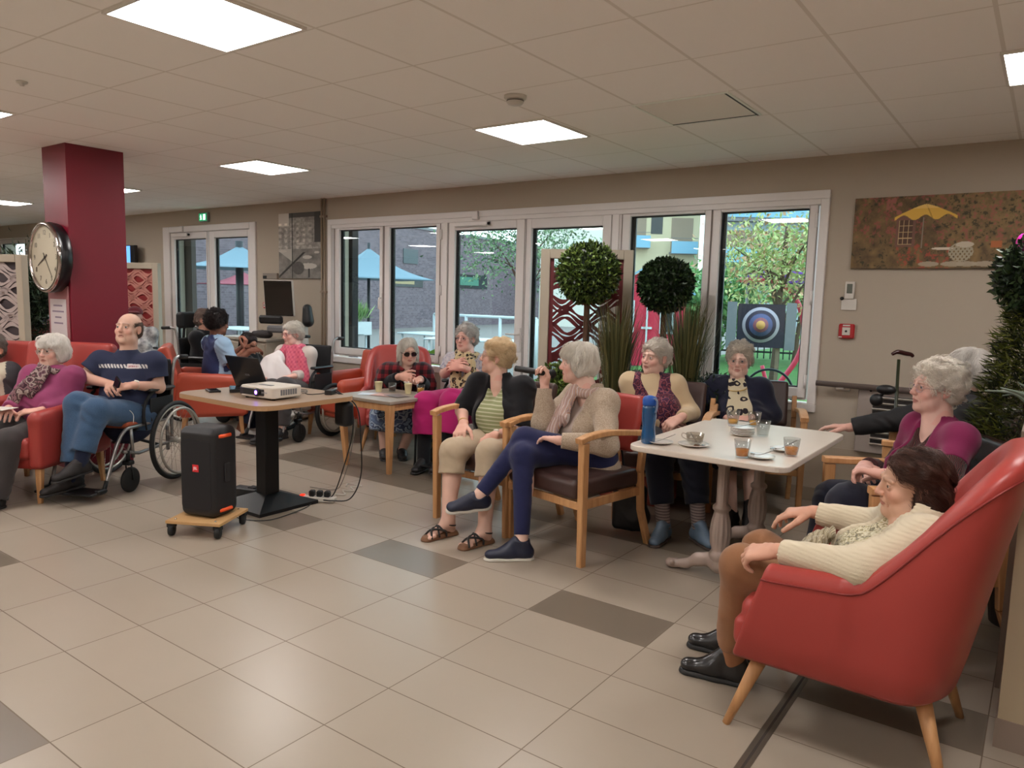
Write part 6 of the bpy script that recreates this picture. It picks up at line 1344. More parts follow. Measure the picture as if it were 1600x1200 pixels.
# dark wall and column immediately left of the terrace
tag(MB().box((-7.6, 5.99, 0), (-6.66, 6.08, 3.2)).build('porch_pillar', mat('dark_render', (40, 32, 34), .8)), 'dark wall corner standing outside the left part of the leftmost pane', 'pillar')
tag(MB().box((-10.8, 5.99, 0), (-10.02, 6.06, 3.2)).build('porch_pillar', mat('brown_render', (84, 74, 70), .8, var=(2, .2))), 'grey brown wall corner outside the left leaf of the far double door', 'pillar')
blu = mat('parasol_blue', (116, 138, 152), .8, bump=(40, .3, .01)); 
def parasol(label, x, y, zr, zt, R, m, pole=.03):
    t = thing('parasol', label, 'parasol', (x, y, 0), .3, 'parasols on the terrace'); n = 4; v = [(0, 0, zt)]; K = 8
    P = [(R*1.0*math.cos(a), R*math.sin(a), zr) for a in np.linspace(0, 2*PI, n+1)[:-1]]
    mb = MB()
    for i in range(n):
        a, c = V3(*P[i]), V3(*P[(i+1) % n]); g = []
        for r_ in range(K+1):
            for s_ in range(K+1): q = a*(1-s_/K)+c*(s_/K); p = V3(0, 0, zt)*(1-r_/K)+q*(r_/K); p[2] -= .10*math.sin(PI*r_/K); g.append(tuple(p))
        mb.add(g, [(r_*(K+1)+s_, (r_+1)*(K+1)+s_, (r_+1)*(K+1)+s_+1, r_*(K+1)+s_+1) for r_ in range(K) for s_ in range(K)], 0, True)
    o = mb.build('canopy', m, t); sd = o.modifiers.new('s', 'SOLIDIFY'); sd.thickness = .01
    MB().cyl((0, 0, 0), (0, 0, zt+.1), pole, n=12).build('pole', mat('pole_dark', (44, 46, 52), .5), t); MB().lathe([(.3, 0), (.3, .06), (.05, .08)], n=20).build('foot', _mats['pole_dark'], t); return t
parasol('blue parasol seen through the two leftmost panes of the window wall', -11.25, 10.55, 1.74, 2.36, 1.45, blu)
parasol('second blue parasol seen through the far double door', -15.7, 10.6, 1.95, 2.5, 1.9, blu, .09)
parasol('dusky red parasol beyond the blue one at the far double door', -19.7, 13.4, 1.62, 2.0, 1.8, mat('parasol_rose', (150, 70, 84), .8))
wt = mat('garden_white', (206, 212, 216), .5)
def g_table(label, x, y, w=1.1, d=.8, rz=0.0):
    t = thing('garden_table', label, 'table', (x, y, -.06), rz, 'white tables on the terrace'); MB().box((-w/2, -d/2, .73), (w/2, d/2, .76), bev=.01).build('tabletop', wt, t)
    for a in (-1, 1):
        for c in (-1, 1): MB().cyl((a*(w/2-.08), c*(d/2-.08), 0), (a*(w/2-.08), c*(d/2-.08), .73), .02, n=8).build('leg', wt, t)
g_table('white garden table seen through the third pane, behind the leopard scarf woman', -8.2, 10.2, 1.6, .8, .3); g_table('white garden table left of it, seen through the second pane', -9.9, 11.0, 1.2, .8); g_table('white garden table with planter boxes seen through the first pane', -10.75, 9.35, .9, .8)
g_table('white garden table seen through the far double door', -13.2, 8.9, 1.2, .8)
t = thing('planter_trough', 'trough of green reeds and soil seen through the first pane', 'planter', (-10.6, 9.30, .71)); MB().box((-.5, -.25, 0), (.5, .25, .22)).build('trough', wt, t); leaf_cloud('reeds', t, 900, lambda rg, n: (rg.rand(n, 3)*[.9, .4, .1]-[.45, .2, -.2], np.tile([0, 0, 2.5], (n, 1))), .30, [(90, 130, 70), (150, 170, 110)], 41, aspect=.08)
for i, (x, y, z, s_, lb) in enumerate(((-5.42, 6.25, .62, .22, 'broad green leaves of a potted plant outside behind the sunglasses woman'), (-5.95, 6.45, .62, .20, 'broad leaved potted plant outside the second pane at its right'), (-2.30, 6.35, .50, .26, 'leafy potted plant outside beside the navy blazer woman'))):
    t = thing('potted_plant', lb, 'plant', (x, y, -.06)); MB().lathe([(.10, 0), (.15, z-.05), (.16, z)], n=20).build('pot', _mats['pot_dark'], t)
    leaf_cloud('leaves', t, 60, lambda rg, n: (rg.randn(n, 3)*[.06, .06, .03]+[0, 0, z+.05], rg.randn(n, 3)*[1, 1, .3]+[0, 0, .9]), s_, [(70, 130, 40), (140, 180, 70)], 50+i, aspect=.6)
t = thing('balustrade', 'white tubular balustrade seen through the third pane', 'railing', (-8.9, 11.7, 0)); mb = MB(); mb.tube([(-1.6, 0, 1.05), (1.0, 0, 1.05)], .03, 8)
for k in range(4): mb.tube([(-1.6+k*.8667, 0, 0), (-1.6+k*.8667, 0, 1.05)], .03, 8)
mb.build('rails', wt, t)
def tree(label, x, y, h, R, cz, cols, n=3500, lean=.2, seed=1, leaf=.16, spread=(1, 1, .9), name='tree'):
    t = thing(name, label, 'tree', (x, y, -.1), 0, 'trees outside the windows'); rg = np.random.RandomState(seed); tr = MB(); tr.tube(spline([(0, 0, 0), (.05, 0, h*.3), (lean*.5, 0, h*.6), (lean, 0, h)], 5), np.linspace(.07, .03, 16), 8)
    cl = []
    for k in range(9):
        a = k*2.4; e = V3(R*.75*math.cos(a)*spread[0], R*.75*math.sin(a)*spread[1], cz+R*.5*math.sin(k*1.7)*spread[2]); st = V3(lean*.6, 0, h*(.45+.04*k)); tr.tube(spline([st, (st+e)/2+V3(0, 0, .1), e], 4), np.linspace(.025, .008, 9), 5); cl.append(e)
    tr.build('trunk', mat('bark_outdoor', (84, 66, 52), .9), t); cl.append(V3(0, 0, cz)); cl = np.array(cl)
    def pf(rg2, n_): c = cl[rg2.randint(0, len(cl), n_)]; d = rg2.randn(n_, 3)*R*.28; return c+d, d/np.linalg.norm(d, axis=1)[:, None]
    leaf_cloud('foliage', t, n, pf, leaf, cols, seed); return t
tree('tree with greyish green leaves seen through the third and fourth panes', -12.0, 16.9, 3.0, 1.5, 3.0, [(88, 122, 84), (140, 168, 120), (60, 90, 60)], 3600, seed=3, leaf=.11)
tree('young tree with yellow green and rust leaves seen through the rightmost pane', -3.15, 10.6, 2.6, .80, 2.15, [(150, 170, 96), (206, 204, 140), (190, 146, 110)], 3400, seed=6, leaf=.075, lean=.1)
tree('dense green tree behind the rust leaved one, at the right of the rightmost pane', -5.0, 18.6, 2.4, 1.2, 2.2, [(96, 140, 84), (150, 184, 120)], 4500, seed=8, leaf=.13)
tree('bushy green tree behind the dark topiary, right of the red playhouse', -7.1, 18.2, 1.8, .95, 1.5, [(80, 130, 80), (150, 190, 120)], 4500, seed=9, leaf=.17)
# cream apartment building
crm = mat('cream_render', (206, 190, 158), .85); bal = mat('balcony_blue', (120, 170, 196), .4)
AO = (-27.25, 48.82)
t, L_ = wall_thing('apartment_building', 'cream apartment building with pale blue balconies seen through the third pane from the right', 'building', AO, (AO[0]+.811*7.05, AO[1]+.585*7.05), 15, 1.0, crm, cap=False)
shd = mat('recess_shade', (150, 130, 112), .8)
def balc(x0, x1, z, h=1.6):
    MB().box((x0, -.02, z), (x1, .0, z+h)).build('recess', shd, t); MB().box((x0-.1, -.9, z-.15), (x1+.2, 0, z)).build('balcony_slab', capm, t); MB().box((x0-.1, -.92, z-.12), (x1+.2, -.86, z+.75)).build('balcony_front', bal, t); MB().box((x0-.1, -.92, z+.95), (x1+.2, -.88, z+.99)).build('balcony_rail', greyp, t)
for x0, x1, z, h in ((2.0, 3.1, 5.4, 2.2), (4.95, 6.55, 5.05, 2.5), (2.0, 3.1, 8.6, 2.2), (4.95, 6.55, 8.6, 2.2)): balc(x0, x1, z, h)
for x0, x1, z0, z1 in ((3.45, 4.3, 6.35, 7.9), (3.45, 4.3, 9.4, 11)): MB().box((x0, -.03, z0), (x1, .01, z1)).build('window', wd, t)
MB().box((-.2, -1.2, 2.7), (6.0, 0, 3.3)).build('canopy', mat('canopy_dark', (90, 84, 82), .6), t); MB().box((.2, -.04, 0), (L_-.2, .0, 2.7)).build('ground_floor', mat('ground_floor_dark', (110, 104, 100), .7), t)
t, L_ = wall_thing('apartment_building', 'pale blue grey apartment block with long balconies seen through the rightmost pane', 'building', (-19.6, 50), (-7, 58), 14, 1.0, mat('grey_blue_render', (170, 184, 190), .85), cap=False)
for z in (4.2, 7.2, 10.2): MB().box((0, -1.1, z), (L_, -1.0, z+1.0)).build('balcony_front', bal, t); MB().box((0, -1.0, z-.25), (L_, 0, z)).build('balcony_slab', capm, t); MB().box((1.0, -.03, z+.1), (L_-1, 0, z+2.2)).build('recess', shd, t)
t, L_ = wall_thing('white_building', 'white low building beyond the trees seen through the fourth pane', 'building', (-22.5, 33.5), (-18.6, 36.3), 6.2, .5, mat('white_render', (214, 210, 200), .8), cap=True)
# red playhouse
t = thing('playhouse', 'red garden shed with two white framed windows seen between the topiaries', 'shed', (-7.55, 15.7, -.05), facing(-.50, .86)+0)
rd = mat('shed_red', (196, 40, 66), .7); MB().box((-.85, 0, 0), (.85, 1.2, 1.75)).build('wall', rd, t); MB().add([(-.85, -.01, 1.75), (.85, -.01, 1.75), (0, -.01, 2.25), (-.85, 1.2, 1.75), (.85, 1.2, 1.75), (0, 1.2, 2.25)], [(0, 1, 2), (5, 4, 3), (0, 2, 5, 3), (1, 4, 5, 2)]).build('gable', rd, t)
rf = mat('shed_roof', (120, 160, 190), .5)
for q in (-1, 1): MB().beam((q*1.05, .6, 1.66), (0, .6, 2.30), 1.5, .04, (0, 0, 1), bev=0).build('roof_slope', rf, t)
for x in (-.45, .45):
    w_ = MB(); frame_rect(w_, x-.16, x+.16, .75, 1.5, .045, -.05, -.01); f_ = w_.build('window', wt, t); MB().box((x-.12, -.03, .8), (x+.12, -.02, 1.46)).build('pane', wd, f_)
MB().box((-.02, -.04, .1), (.02, -.01, 1.7)).box((-.12, -.05, .85), (.12, -.02, .9)).build('batten', wt, t); MB().box((-.92, -.06, 0), (-.84, 0, 1.75)).build('corner_post', wt, t)
# target board
t = thing('target_board', 'dark board with coloured target rings standing on the lawn', 'target', (-2.72, 8.65, .22), facing(-.30, .955)+0)
MB().box((-.26, 0, .72), (.26, .03, 1.22)).build('board', mat('board_dark', (34, 26, 46), .6), t)
for k, (r_, c) in enumerate(((.205, (178, 166, 178)), (.17, (50, 38, 60)), (.13, (84, 88, 132)), (.085, (150, 84, 96)), (.05, (220, 160, 90)))): MB().lathe([(r_, 0), (r_, .004)], (0, -.002-.003*k, .98), (0, -1, 0), 36).build('ring', mat('ring_%d' % k, c, .6), t)
for x in (-.20, .20): MB().box((x-.02, .03, -.24), (x+.02, .06, .8)).build('post', mat('post_wood', (130, 110, 90), .7), t)
MB().box((-.38, .0, .70), (-.27, .02, 1.24)).build('side_panel', mat('panel_grey', (126, 126, 132), .5), t); MB().box((.27, 0, .70), (.38, .02, 1.24)).build('side_panel', _mats['panel_grey'], t)
t = thing('playground_arch', 'tall pink red curved playground frame right of the target', 'play equipment', (-3.45, 11.5, 0), .3); MB().tube(spline([(.0, 0, 0), (.42, 0, .7), (.42, 0, 1.3), (.1, 0, 1.75), (-.5, 0, 1.80)], 7), .04, 10).build('arch', mat('play_red', (206, 50, 80), .4), t); MB().tube(spline([(-.35, 0, .15), (.0, 0, .05), (-.1, 0, .5)], 7), .03, 8).build('brace', _mats['play_red'], t)
t = thing('garden_shelter', 'purple fabric canopy right behind the young tree', 'canopy', (-4.1, 14.6, -.2), .3); MB().box((-.8, -.5, 2.0), (.9, .5, 2.25), bev=.04).build('canopy', mat('purple_fabric', (92, 50, 130), .8), t)
for x in (-.75, .85): MB().cyl((x, 0, 0), (x, 0, 2.0), .03, n=8).build('post', greyp, t)
t = thing('garden_fence', 'dark metal fence at the left of the rightmost pane', 'fence', (-8.6, 19.2, 0), 0.25); mb = MB()
for k in range(34): mb.box((k*.16, 0, 0), (k*.16+.03, .03, 1.15))
mb.box((0, 0, 1.0), (5.4, .03, 1.05)).box((0, 0, .15), (5.4, .03, .2)); mb.build('bars', mat('fence_dark', (40, 46, 48), .6), t)
t = thing('garden_chair', 'black wire garden chair with a round back outside the rightmost window', 'chair', (-2.15, 7.2, -.02), .4); MB().tube([(.22*math.cos(a), 0, .62+.22*math.sin(a)) for a in np.linspace(-.5, PI+.5, 24)], .012, 8).build('back_hoop', blk, t)
MB().lathe([(.20, .42), (.20, .44)], n=24).build('seat', wt, t)
mb = MB(); [mb.tube([(.16*math.cos(a), .16*math.sin(a), 0), (.12*math.cos(a), .12*math.sin(a), .42)], .010, 6) for a in (0.8, 2.4, 3.9, 5.5)]; mb.build('legs', blk, t)
t = thing('garden_table', 'small pale blue table top beside the black wire chair', 'table', (-1.95, 6.85, -.02)); MB().lathe([(.25, .50), (.25, .52)], n=24).build('tabletop', bal, t); MB().cyl((0, 0, 0), (0, 0, .5), .02, n=8).build('leg', blk, t)
# ================================================================ PEOPLE
JNT = {
'front': {'pelvis': (-0.446, 2.708, 0.409), 'neck': (-0.300, 2.720, 0.750), 'head': (-0.330, 2.740, 0.859), 'hipR': (-0.471, 2.796, 0.409), 'hipL': (-0.421, 2.619, 0.409), 'shR': (-0.358, 2.862, 0.728), 'shL': (-0.261, 2.576, 0.728), 'LE': (-0.420, 2.440, 0.635), 'RE': (-0.450, 3.000, 0.630), 'LW': (-0.675, 2.470, 0.625), 'RW': (-0.690, 2.990, 0.640), 'LK': (-0.830, 2.600, 0.500), 'RK': (-0.874, 2.975, 0.452), 'LA': (-0.870, 2.700, 0.110), 'RA': (-0.930, 2.910, 0.110), 'face': (-0.892, -0.447, -0.070), 'roll': 6, 'tor': (-0.948, -0.320, 0.000), 'hip': (-0.963, -0.270, 0.000)},
'magenta': {'pelvis': (-0.391, 3.760, 0.540), 'neck': (-0.368, 3.813, 0.909), 'head': (-0.399, 3.827, 1.086), 'hipR': (-0.438, 3.839, 0.540), 'hipL': (-0.344, 3.681, 0.540), 'shR': (-0.464, 3.928, 0.885), 'shL': (-0.275, 3.692, 0.885), 'LE': (-0.298, 3.465, 0.704), 'RE': (-0.578, 4.018, 0.632), 'LW': (-0.501, 3.322, 0.758), 'RW': (-0.661, 3.785, 0.692), 'LK': (-0.620, 3.340, 0.602), 'RK': (-0.771, 3.762, 0.508), 'LA': (-0.659, 3.197, 0.242), 'RA': (-0.812, 3.616, 0.131), 'face': (-0.802, -0.598, 0.000), 'roll': 3, 'tor': (-0.780, -0.626, 0.000), 'hip': (-0.860, -0.511, 0.000)},
'black': {'pelvis': (-0.350, 4.768, 0.528), 'neck': (-0.367, 4.810, 0.927), 'head': (-0.359, 4.823, 1.103), 'hipR': (-0.381, 4.855, 0.528), 'hipL': (-0.318, 4.682, 0.528), 'shR': (-0.418, 4.950, 0.903), 'shL': (-0.315, 4.665, 0.903), 'LE': (-0.411, 4.610, 0.636), 'RE': (-0.680, 4.941, 0.777), 'LW': (-0.539, 4.578, 0.550), 'RW': (-0.955, 4.875, 0.700), 'LK': (-0.722, 4.586, 0.388), 'RK': (-0.784, 4.751, 0.364), 'LA': (-0.732, 4.447, -0.028), 'RA': (-0.797, 4.613, -0.053), 'face': (-0.955, 0.296, 0.000), 'roll': 0, 'tor': (-0.941, -0.339, 0.000), 'hip': (-0.941, -0.339, 0.000)},
'blazer': {'pelvis': (-1.727, 5.204, 0.544), 'neck': (-1.781, 5.222, 0.869), 'head': (-1.782, 5.234, 1.038), 'hipR': (-1.813, 5.170, 0.544), 'hipL': (-1.642, 5.238, 0.544), 'shR': (-1.921, 5.172, 0.845), 'shL': (-1.634, 5.269, 0.845), 'LE': (-1.543, 5.269, 0.668), 'RE': (-1.977, 5.120, 0.650), 'LW': (-1.621, 5.028, 0.656), 'RW': (-1.753, 5.000, 0.644), 'LK': (-1.531, 4.810, 0.522), 'RK': (-1.669, 4.753, 0.511), 'LA': (-1.481, 4.728, 0.161), 'RA': (-1.577, 4.663, 0.093), 'face': (0.219, -0.973, -0.070), 'roll': 0, 'tor': (0.320, -0.947, 0.000), 'hip': (0.369, -0.929, 0.000)},
'vest': {'pelvis': (-2.064, 4.614, 0.543), 'neck': (-2.161, 4.611, 0.914), 'head': (-2.149, 4.628, 1.066), 'hipR': (-2.141, 4.565, 0.543), 'hipL': (-1.986, 4.663, 0.543), 'shR': (-2.298, 4.561, 0.891), 'shL': (-2.013, 4.661, 0.891), 'LE': (-1.895, 4.680, 0.708), 'RE': (-2.267, 4.532, 0.639), 'LW': (-1.856, 4.429, 0.712), 'RW': (-2.016, 4.496, 0.651), 'LK': (-1.719, 4.312, 0.509), 'RK': (-1.900, 4.197, 0.493), 'LA': (-1.623, 4.223, 0.111), 'RA': (-1.802, 4.112, 0.100), 'face': (-0.270, -0.962, -0.035), 'roll': 4, 'tor': (0.331, -0.943, 0.000), 'hip': (0.535, -0.845, 0.000)},
'mic': {'pelvis': (-2.167, 3.791, 0.518), 'neck': (-2.185, 3.833, 0.878), 'head': (-2.264, 3.805, 1.061), 'hipR': (-2.252, 3.825, 0.518), 'hipL': (-2.082, 3.757, 0.518), 'shR': (-2.321, 3.895, 0.854), 'shL': (-2.047, 3.767, 0.854), 'LE': (-1.937, 3.596, 0.645), 'RE': (-2.410, 3.665, 0.697), 'LW': (-2.167, 3.455, 0.659), 'RW': (-2.421, 3.690, 0.918), 'LK': (-2.409, 3.480, 0.630), 'RK': (-2.357, 3.397, 0.553), 'LA': (-2.560, 3.251, 0.312), 'RA': (-2.269, 3.274, 0.105), 'face': (-0.766, -0.642, -0.035), 'roll': 0, 'tor': (-0.423, -0.906, 0.000), 'hip': (-0.375, -0.927, 0.000)},
'blonde': {'pelvis': (-2.865, 3.880, 0.496), 'neck': (-2.910, 3.902, 0.886), 'head': (-2.944, 3.893, 1.049), 'hipR': (-2.956, 3.869, 0.496), 'hipL': (-2.774, 3.890, 0.496), 'shR': (-3.072, 3.876, 0.862), 'shL': (-2.741, 3.926, 0.862), 'LE': (-2.673, 3.801, 0.608), 'RE': (-3.137, 3.786, 0.681), 'LW': (-2.684, 3.547, 0.604), 'RW': (-2.970, 3.600, 0.637), 'LK': (-2.652, 3.465, 0.514), 'RK': (-2.907, 3.429, 0.491), 'LA': (-2.584, 3.343, 0.085), 'RA': (-2.844, 3.319, 0.088), 'face': (-0.780, -0.622, 0.070), 'roll': 0, 'tor': (0.149, -0.989, 0.000), 'hip': (0.114, -0.993, 0.000)},
'leopard': {'pelvis': (-4.060, 5.011, 0.541), 'neck': (-4.097, 5.019, 0.904), 'head': (-4.123, 5.011, 1.076), 'hipR': (-4.148, 4.984, 0.541), 'hipL': (-3.972, 5.038, 0.541), 'shR': (-4.238, 4.969, 0.880), 'shL': (-3.952, 5.068, 0.880), 'LE': (-3.968, 5.041, 0.772), 'RE': (-4.279, 4.918, 0.766), 'LW': (-3.983, 4.797, 0.842), 'RW': (-4.083, 4.773, 0.836), 'LK': (-3.909, 4.601, 0.580), 'RK': (-4.158, 4.541, 0.539), 'LA': (-3.908, 4.467, 0.122), 'RA': (-4.098, 4.461, 0.094), 'face': (0.122, -0.993, 0.000), 'roll': 0, 'tor': (0.326, -0.945, 0.000), 'hip': (0.293, -0.956, 0.000)},
'plaid': {'pelvis': (-4.955, 5.080, 0.338), 'neck': (-4.738, 4.903, 0.748), 'head': (-4.720, 4.915, 0.930), 'hipR': (-5.019, 5.014, 0.338), 'hipL': (-4.892, 5.147, 0.338), 'shR': (-4.847, 4.797, 0.728), 'shL': (-4.650, 5.026, 0.728), 'LE': (-4.610, 5.041, 0.601), 'RE': (-4.869, 4.758, 0.630), 'LW': (-4.500, 4.836, 0.703), 'RW': (-4.635, 4.724, 0.722), 'LK': (-4.560, 4.855, 0.371), 'RK': (-4.762, 4.655, 0.371), 'LA': (-4.601, 4.721, 0.052), 'RA': (-4.712, 4.610, 0.053), 'face': (0.813, -0.543, -0.208), 'roll': 0, 'tor': (0.758, -0.653, 0.000), 'hip': (0.722, -0.692, 0.000)},
'man': {'pelvis': (-5.478, 2.741, 0.507), 'neck': (-5.504, 2.768, 0.927), 'head': (-5.508, 2.783, 1.139), 'hipR': (-5.560, 2.699, 0.507), 'hipL': (-5.397, 2.783, 0.507), 'shR': (-5.645, 2.642, 0.903), 'shL': (-5.360, 2.891, 0.903), 'LE': (-5.329, 2.900, 0.713), 'RE': (-5.681, 2.528, 0.782), 'LW': (-5.241, 2.666, 0.754), 'RW': (-5.441, 2.602, 0.750), 'LK': (-5.212, 2.392, 0.603), 'RK': (-5.343, 2.337, 0.639), 'LA': (-5.191, 2.267, 0.272), 'RA': (-5.267, 2.243, 0.163), 'face': (0.512, -0.847, 0.139), 'roll': 0, 'tor': (0.658, -0.753, 0.000), 'hip': (0.457, -0.890, 0.000)},
'mauve': {'pelvis': (-5.767, 2.275, 0.443), 'neck': (-5.770, 2.368, 0.823), 'head': (-5.781, 2.371, 0.974), 'hipR': (-5.846, 2.229, 0.443), 'hipL': (-5.688, 2.321, 0.443), 'shR': (-5.896, 2.280, 0.799), 'shL': (-5.643, 2.445, 0.799), 'LE': (-5.625, 2.417, 0.601), 'RE': (-5.906, 2.189, 0.627), 'LW': (-5.545, 2.177, 0.590), 'RW': (-5.702, 2.041, 0.596), 'LK': (-5.459, 1.944, 0.413), 'RK': (-5.615, 1.853, 0.413), 'LA': (-5.402, 1.833, 0.047), 'RA': (-5.557, 1.755, 0.056), 'face': (0.441, -0.898, 0.000), 'roll': 0, 'tor': (0.547, -0.837, 0.000), 'hip': (0.502, -0.865, 0.000)},
'farleft': {'pelvis': (-6.219, 2.070, 0.418), 'neck': (-6.507, 2.207, 0.799), 'head': (-6.508, 2.236, 0.949), 'hipR': (-6.293, 2.015, 0.418), 'hipL': (-6.145, 2.124, 0.418), 'shR': (-6.598, 2.092, 0.781), 'shL': (-6.389, 2.310, 0.781), 'LE': (-6.361, 2.316, 0.592), 'RE': (-6.593, 2.019, 0.573), 'LW': (-6.185, 2.144, 0.532), 'RW': (-6.358, 1.980, 0.483), 'LK': (-5.838, 1.815, 0.497), 'RK': (-5.977, 1.714, 0.493), 'LA': (-5.766, 1.772, 0.123), 'RA': (-5.915, 1.641, 0.123), 'face': (0.591, -0.807, 0.000), 'roll': 0, 'tor': (0.722, -0.692, 0.000), 'hip': (0.591, -0.807, 0.000)},
'carer': {'pelvis': (-6.615, 4.212, 0.467), 'neck': (-6.649, 4.216, 0.934), 'head': (-6.644, 4.237, 1.116), 'hipR': (-6.534, 4.169, 0.467), 'hipL': (-6.697, 4.254, 0.467), 'shR': (-6.478, 4.178, 0.910), 'shL': (-6.815, 4.253, 0.910), 'LE': (-6.919, 4.411, 0.688), 'RE': (-6.422, 4.231, 0.722), 'LW': (-6.802, 4.605, 0.852), 'RW': (-6.329, 4.384, 0.858), 'LK': (-6.467, 4.569, 0.424), 'RK': (-6.344, 4.431, 0.422), 'LA': (-6.462, 4.447, 0.018), 'RA': (-6.374, 4.256, 0.029), 'face': (0.080, 0.982, -0.174), 'roll': 0, 'tor': (0.219, 0.976, 0.000), 'hip': (0.464, 0.886, 0.000)},
'girl': {'pelvis': (-6.816, 4.737, 0.376), 'neck': (-6.845, 4.748, 0.729), 'head': (-6.867, 4.734, 0.884), 'hipR': (-6.809, 4.656, 0.376), 'hipL': (-6.823, 4.817, 0.376), 'shR': (-6.767, 4.638, 0.705), 'shL': (-6.919, 4.856, 0.705), 'LE': (-6.988, 4.725, 0.548), 'RE': (-6.839, 4.529, 0.707), 'LW': (-6.858, 4.718, 0.729), 'RW': (-6.790, 4.619, 0.839), 'LK': (-6.464, 4.666, 0.376), 'RK': (-6.458, 4.487, 0.393), 'LA': (-6.434, 4.593, 0.008), 'RA': (-6.407, 4.446, 0.031), 'face': (0.962, 0.085, -0.259), 'roll': 0, 'tor': (0.819, 0.574, 0.000), 'hip': (0.996, 0.088, 0.000)},
'pink': {'pelvis': (-6.078, 4.782, 0.442), 'neck': (-6.131, 4.764, 0.854), 'head': (-6.157, 4.746, 1.021), 'hipR': (-6.168, 4.763, 0.442), 'hipL': (-5.988, 4.800, 0.442), 'shR': (-6.273, 4.722, 0.831), 'shL': (-5.983, 4.809, 0.831), 'LE': (-5.969, 4.792, 0.626), 'RE': (-6.326, 4.623, 0.673), 'LW': (-5.896, 4.549, 0.630), 'RW': (-6.149, 4.456, 0.603), 'LK': (-5.828, 4.400, 0.542), 'RK': (-5.981, 4.368, 0.513), 'LA': (-5.791, 4.331, 0.144), 'RA': (-5.959, 4.274, 0.111), 'face': (-0.109, -0.989, -0.105), 'roll': 0, 'tor': (0.287, -0.958, 0.000), 'hip': (0.203, -0.979, 0.000)},
'redcap': {'pelvis': (-9.205, 4.772, 0.525), 'neck': (-9.224, 4.779, 0.908), 'head': (-9.244, 4.754, 1.083), 'hipR': (-9.248, 4.691, 0.525), 'hipL': (-9.163, 4.854, 0.525), 'shR': (-9.315, 4.658, 0.884), 'shL': (-9.131, 4.898, 0.884), 'LE': (-9.115, 4.892, 0.662), 'RE': (-9.309, 4.630, 0.645), 'LW': (-8.964, 4.703, 0.585), 'RW': (-9.065, 4.598, 0.584), 'LK': (-8.793, 4.611, 0.509), 'RK': (-8.854, 4.488, 0.512), 'LA': (-8.750, 4.575, 0.105), 'RA': (-8.811, 4.453, 0.110), 'face': (0.793, -0.609, 0.000), 'roll': 0, 'tor': (0.793, -0.609, 0.000), 'hip': (0.887, -0.462, 0.000)},
'greyback': {'pelvis': (-7.621, 4.665, 0.464), 'neck': (-7.638, 4.688, 0.942), 'head': (-7.631, 4.711, 1.105), 'hipR': (-7.577, 4.585, 0.464), 'hipL': (-7.664, 4.746, 0.464), 'shR': (-7.565, 4.554, 0.918), 'shL': (-7.709, 4.820, 0.918), 'LE': (-7.757, 4.691, 0.632), 'RE': (-7.484, 4.640, 0.655), 'LW': (-7.663, 4.828, 0.559), 'RW': (-7.407, 4.744, 0.562), 'LK': (-7.528, 4.939, 0.393), 'RK': (-7.412, 4.823, 0.398), 'LA': (-7.453, 4.922, -0.040), 'RA': (-7.339, 4.806, -0.027), 'face': (0.880, 0.475, 0.000), 'roll': 0, 'tor': (0.880, 0.475, 0.000), 'hip': (0.880, 0.475, 0.000)}}
def W_(*v): return nrm(v)
SK = (214, 178, 162); navy_s = [mat('sneaker_navy', (28, 34, 56), .45), mat('sole_white', (205, 200, 190), .5)]
# --- woman with the microphone
f = Fig(JNT['mic'], fat=1.0); C_ = nrm(-f.head*V3(1, 1, 0))
body(f, {'R': dict(d=V3(0, 0, 1)+f.right*.12, back=-f.H.f*.9+f.right*.5, curl=(1.0, 1.05, 1.1, 1.15), thumb=(.5, .8)), 'L': dict(d=f.right*.85+f.front*.1+f.up*.05, back=f.up, curl=.4)}, SK, face_fat=.98, label='woman in a speckled beige cardigan speaking into a microphone, legs crossed in navy leggings', group=None)
kn = pat('knit_beige', 'melange', [(150, 132, 114), (172, 154, 134), (188, 172, 154)], 240, .95, (170, .9, .004))
top(f, 'cardigan', kn, .024, (1.93, 1.95), 'open', cuff=.044, dsp=folds(.004, 30, 2), drop=.10)
top(f, 'blouse', mat('blouse_pale', (176, 160, 150), .8), .008, (1.0, 1.0), 'scoop', res=f.res*2)
legs(f, 'leggings', fabric('navy_cotton', (34, 38, 74), var=.1), .006, 1.93, None, 0, folds(.0016, 45, 2))
scarf(f, 'scarf', pat('scarf_multi', 'strands', [(150, 120, 122), (196, 176, 160), (120, 100, 112), (206, 170, 120), (170, 96, 100), (188, 180, 176)], 14), [along(f, (.02, .10, .03), (.03, .14, -.04), (.05, .185, -.14), (.07, .225, -.24), (.09, .25, -.34)), along(f, (.05, .10, .02), (.03, .15, -.08), (.0, .195, -.16))], .030)
make_hair(f, f.obj, 'bob', [(250, 246, 236), (218, 209, 196)], .0045, 4200, .0010, 11)
tL = nrm(V3(-.80, -.30, -.28)); 
shoe(f, 'L', nrm(V3(-.62, -.60, -.10)), None, 'sneaker', nrm(V3(.25, -.35, .9)), .235, navy_s, f.obj); shoe(f, 'R', nrm(V3(-.72, -.68, 0)), 0.0, 'sneaker', (0, 0, 1), .25, navy_s, f.obj)
m0 = f.RW+V3(0, 0, .082); mo = f.H.w(0, .135, -.066); ax_ = nrm(mo-m0)
t = thing('microphone', 'long black handheld microphone held to the mouth of the woman in beige', 'microphone', tuple(m0)); L1 = np.linalg.norm(mo-m0)
MB().tube([-ax_*.185, -ax_*.180, -ax_*.02, ax_*(L1-.055)], [.013, .018, .019, .018], 14).build('handle', blp, t); MB().tube([ax_*(L1-.055), ax_*(L1-.045), ax_*(L1-.012), ax_*L1], [.019, .026, .028, .012], 16).build('head', mat('mic_grille', (24, 24, 26), .6, .4), t)
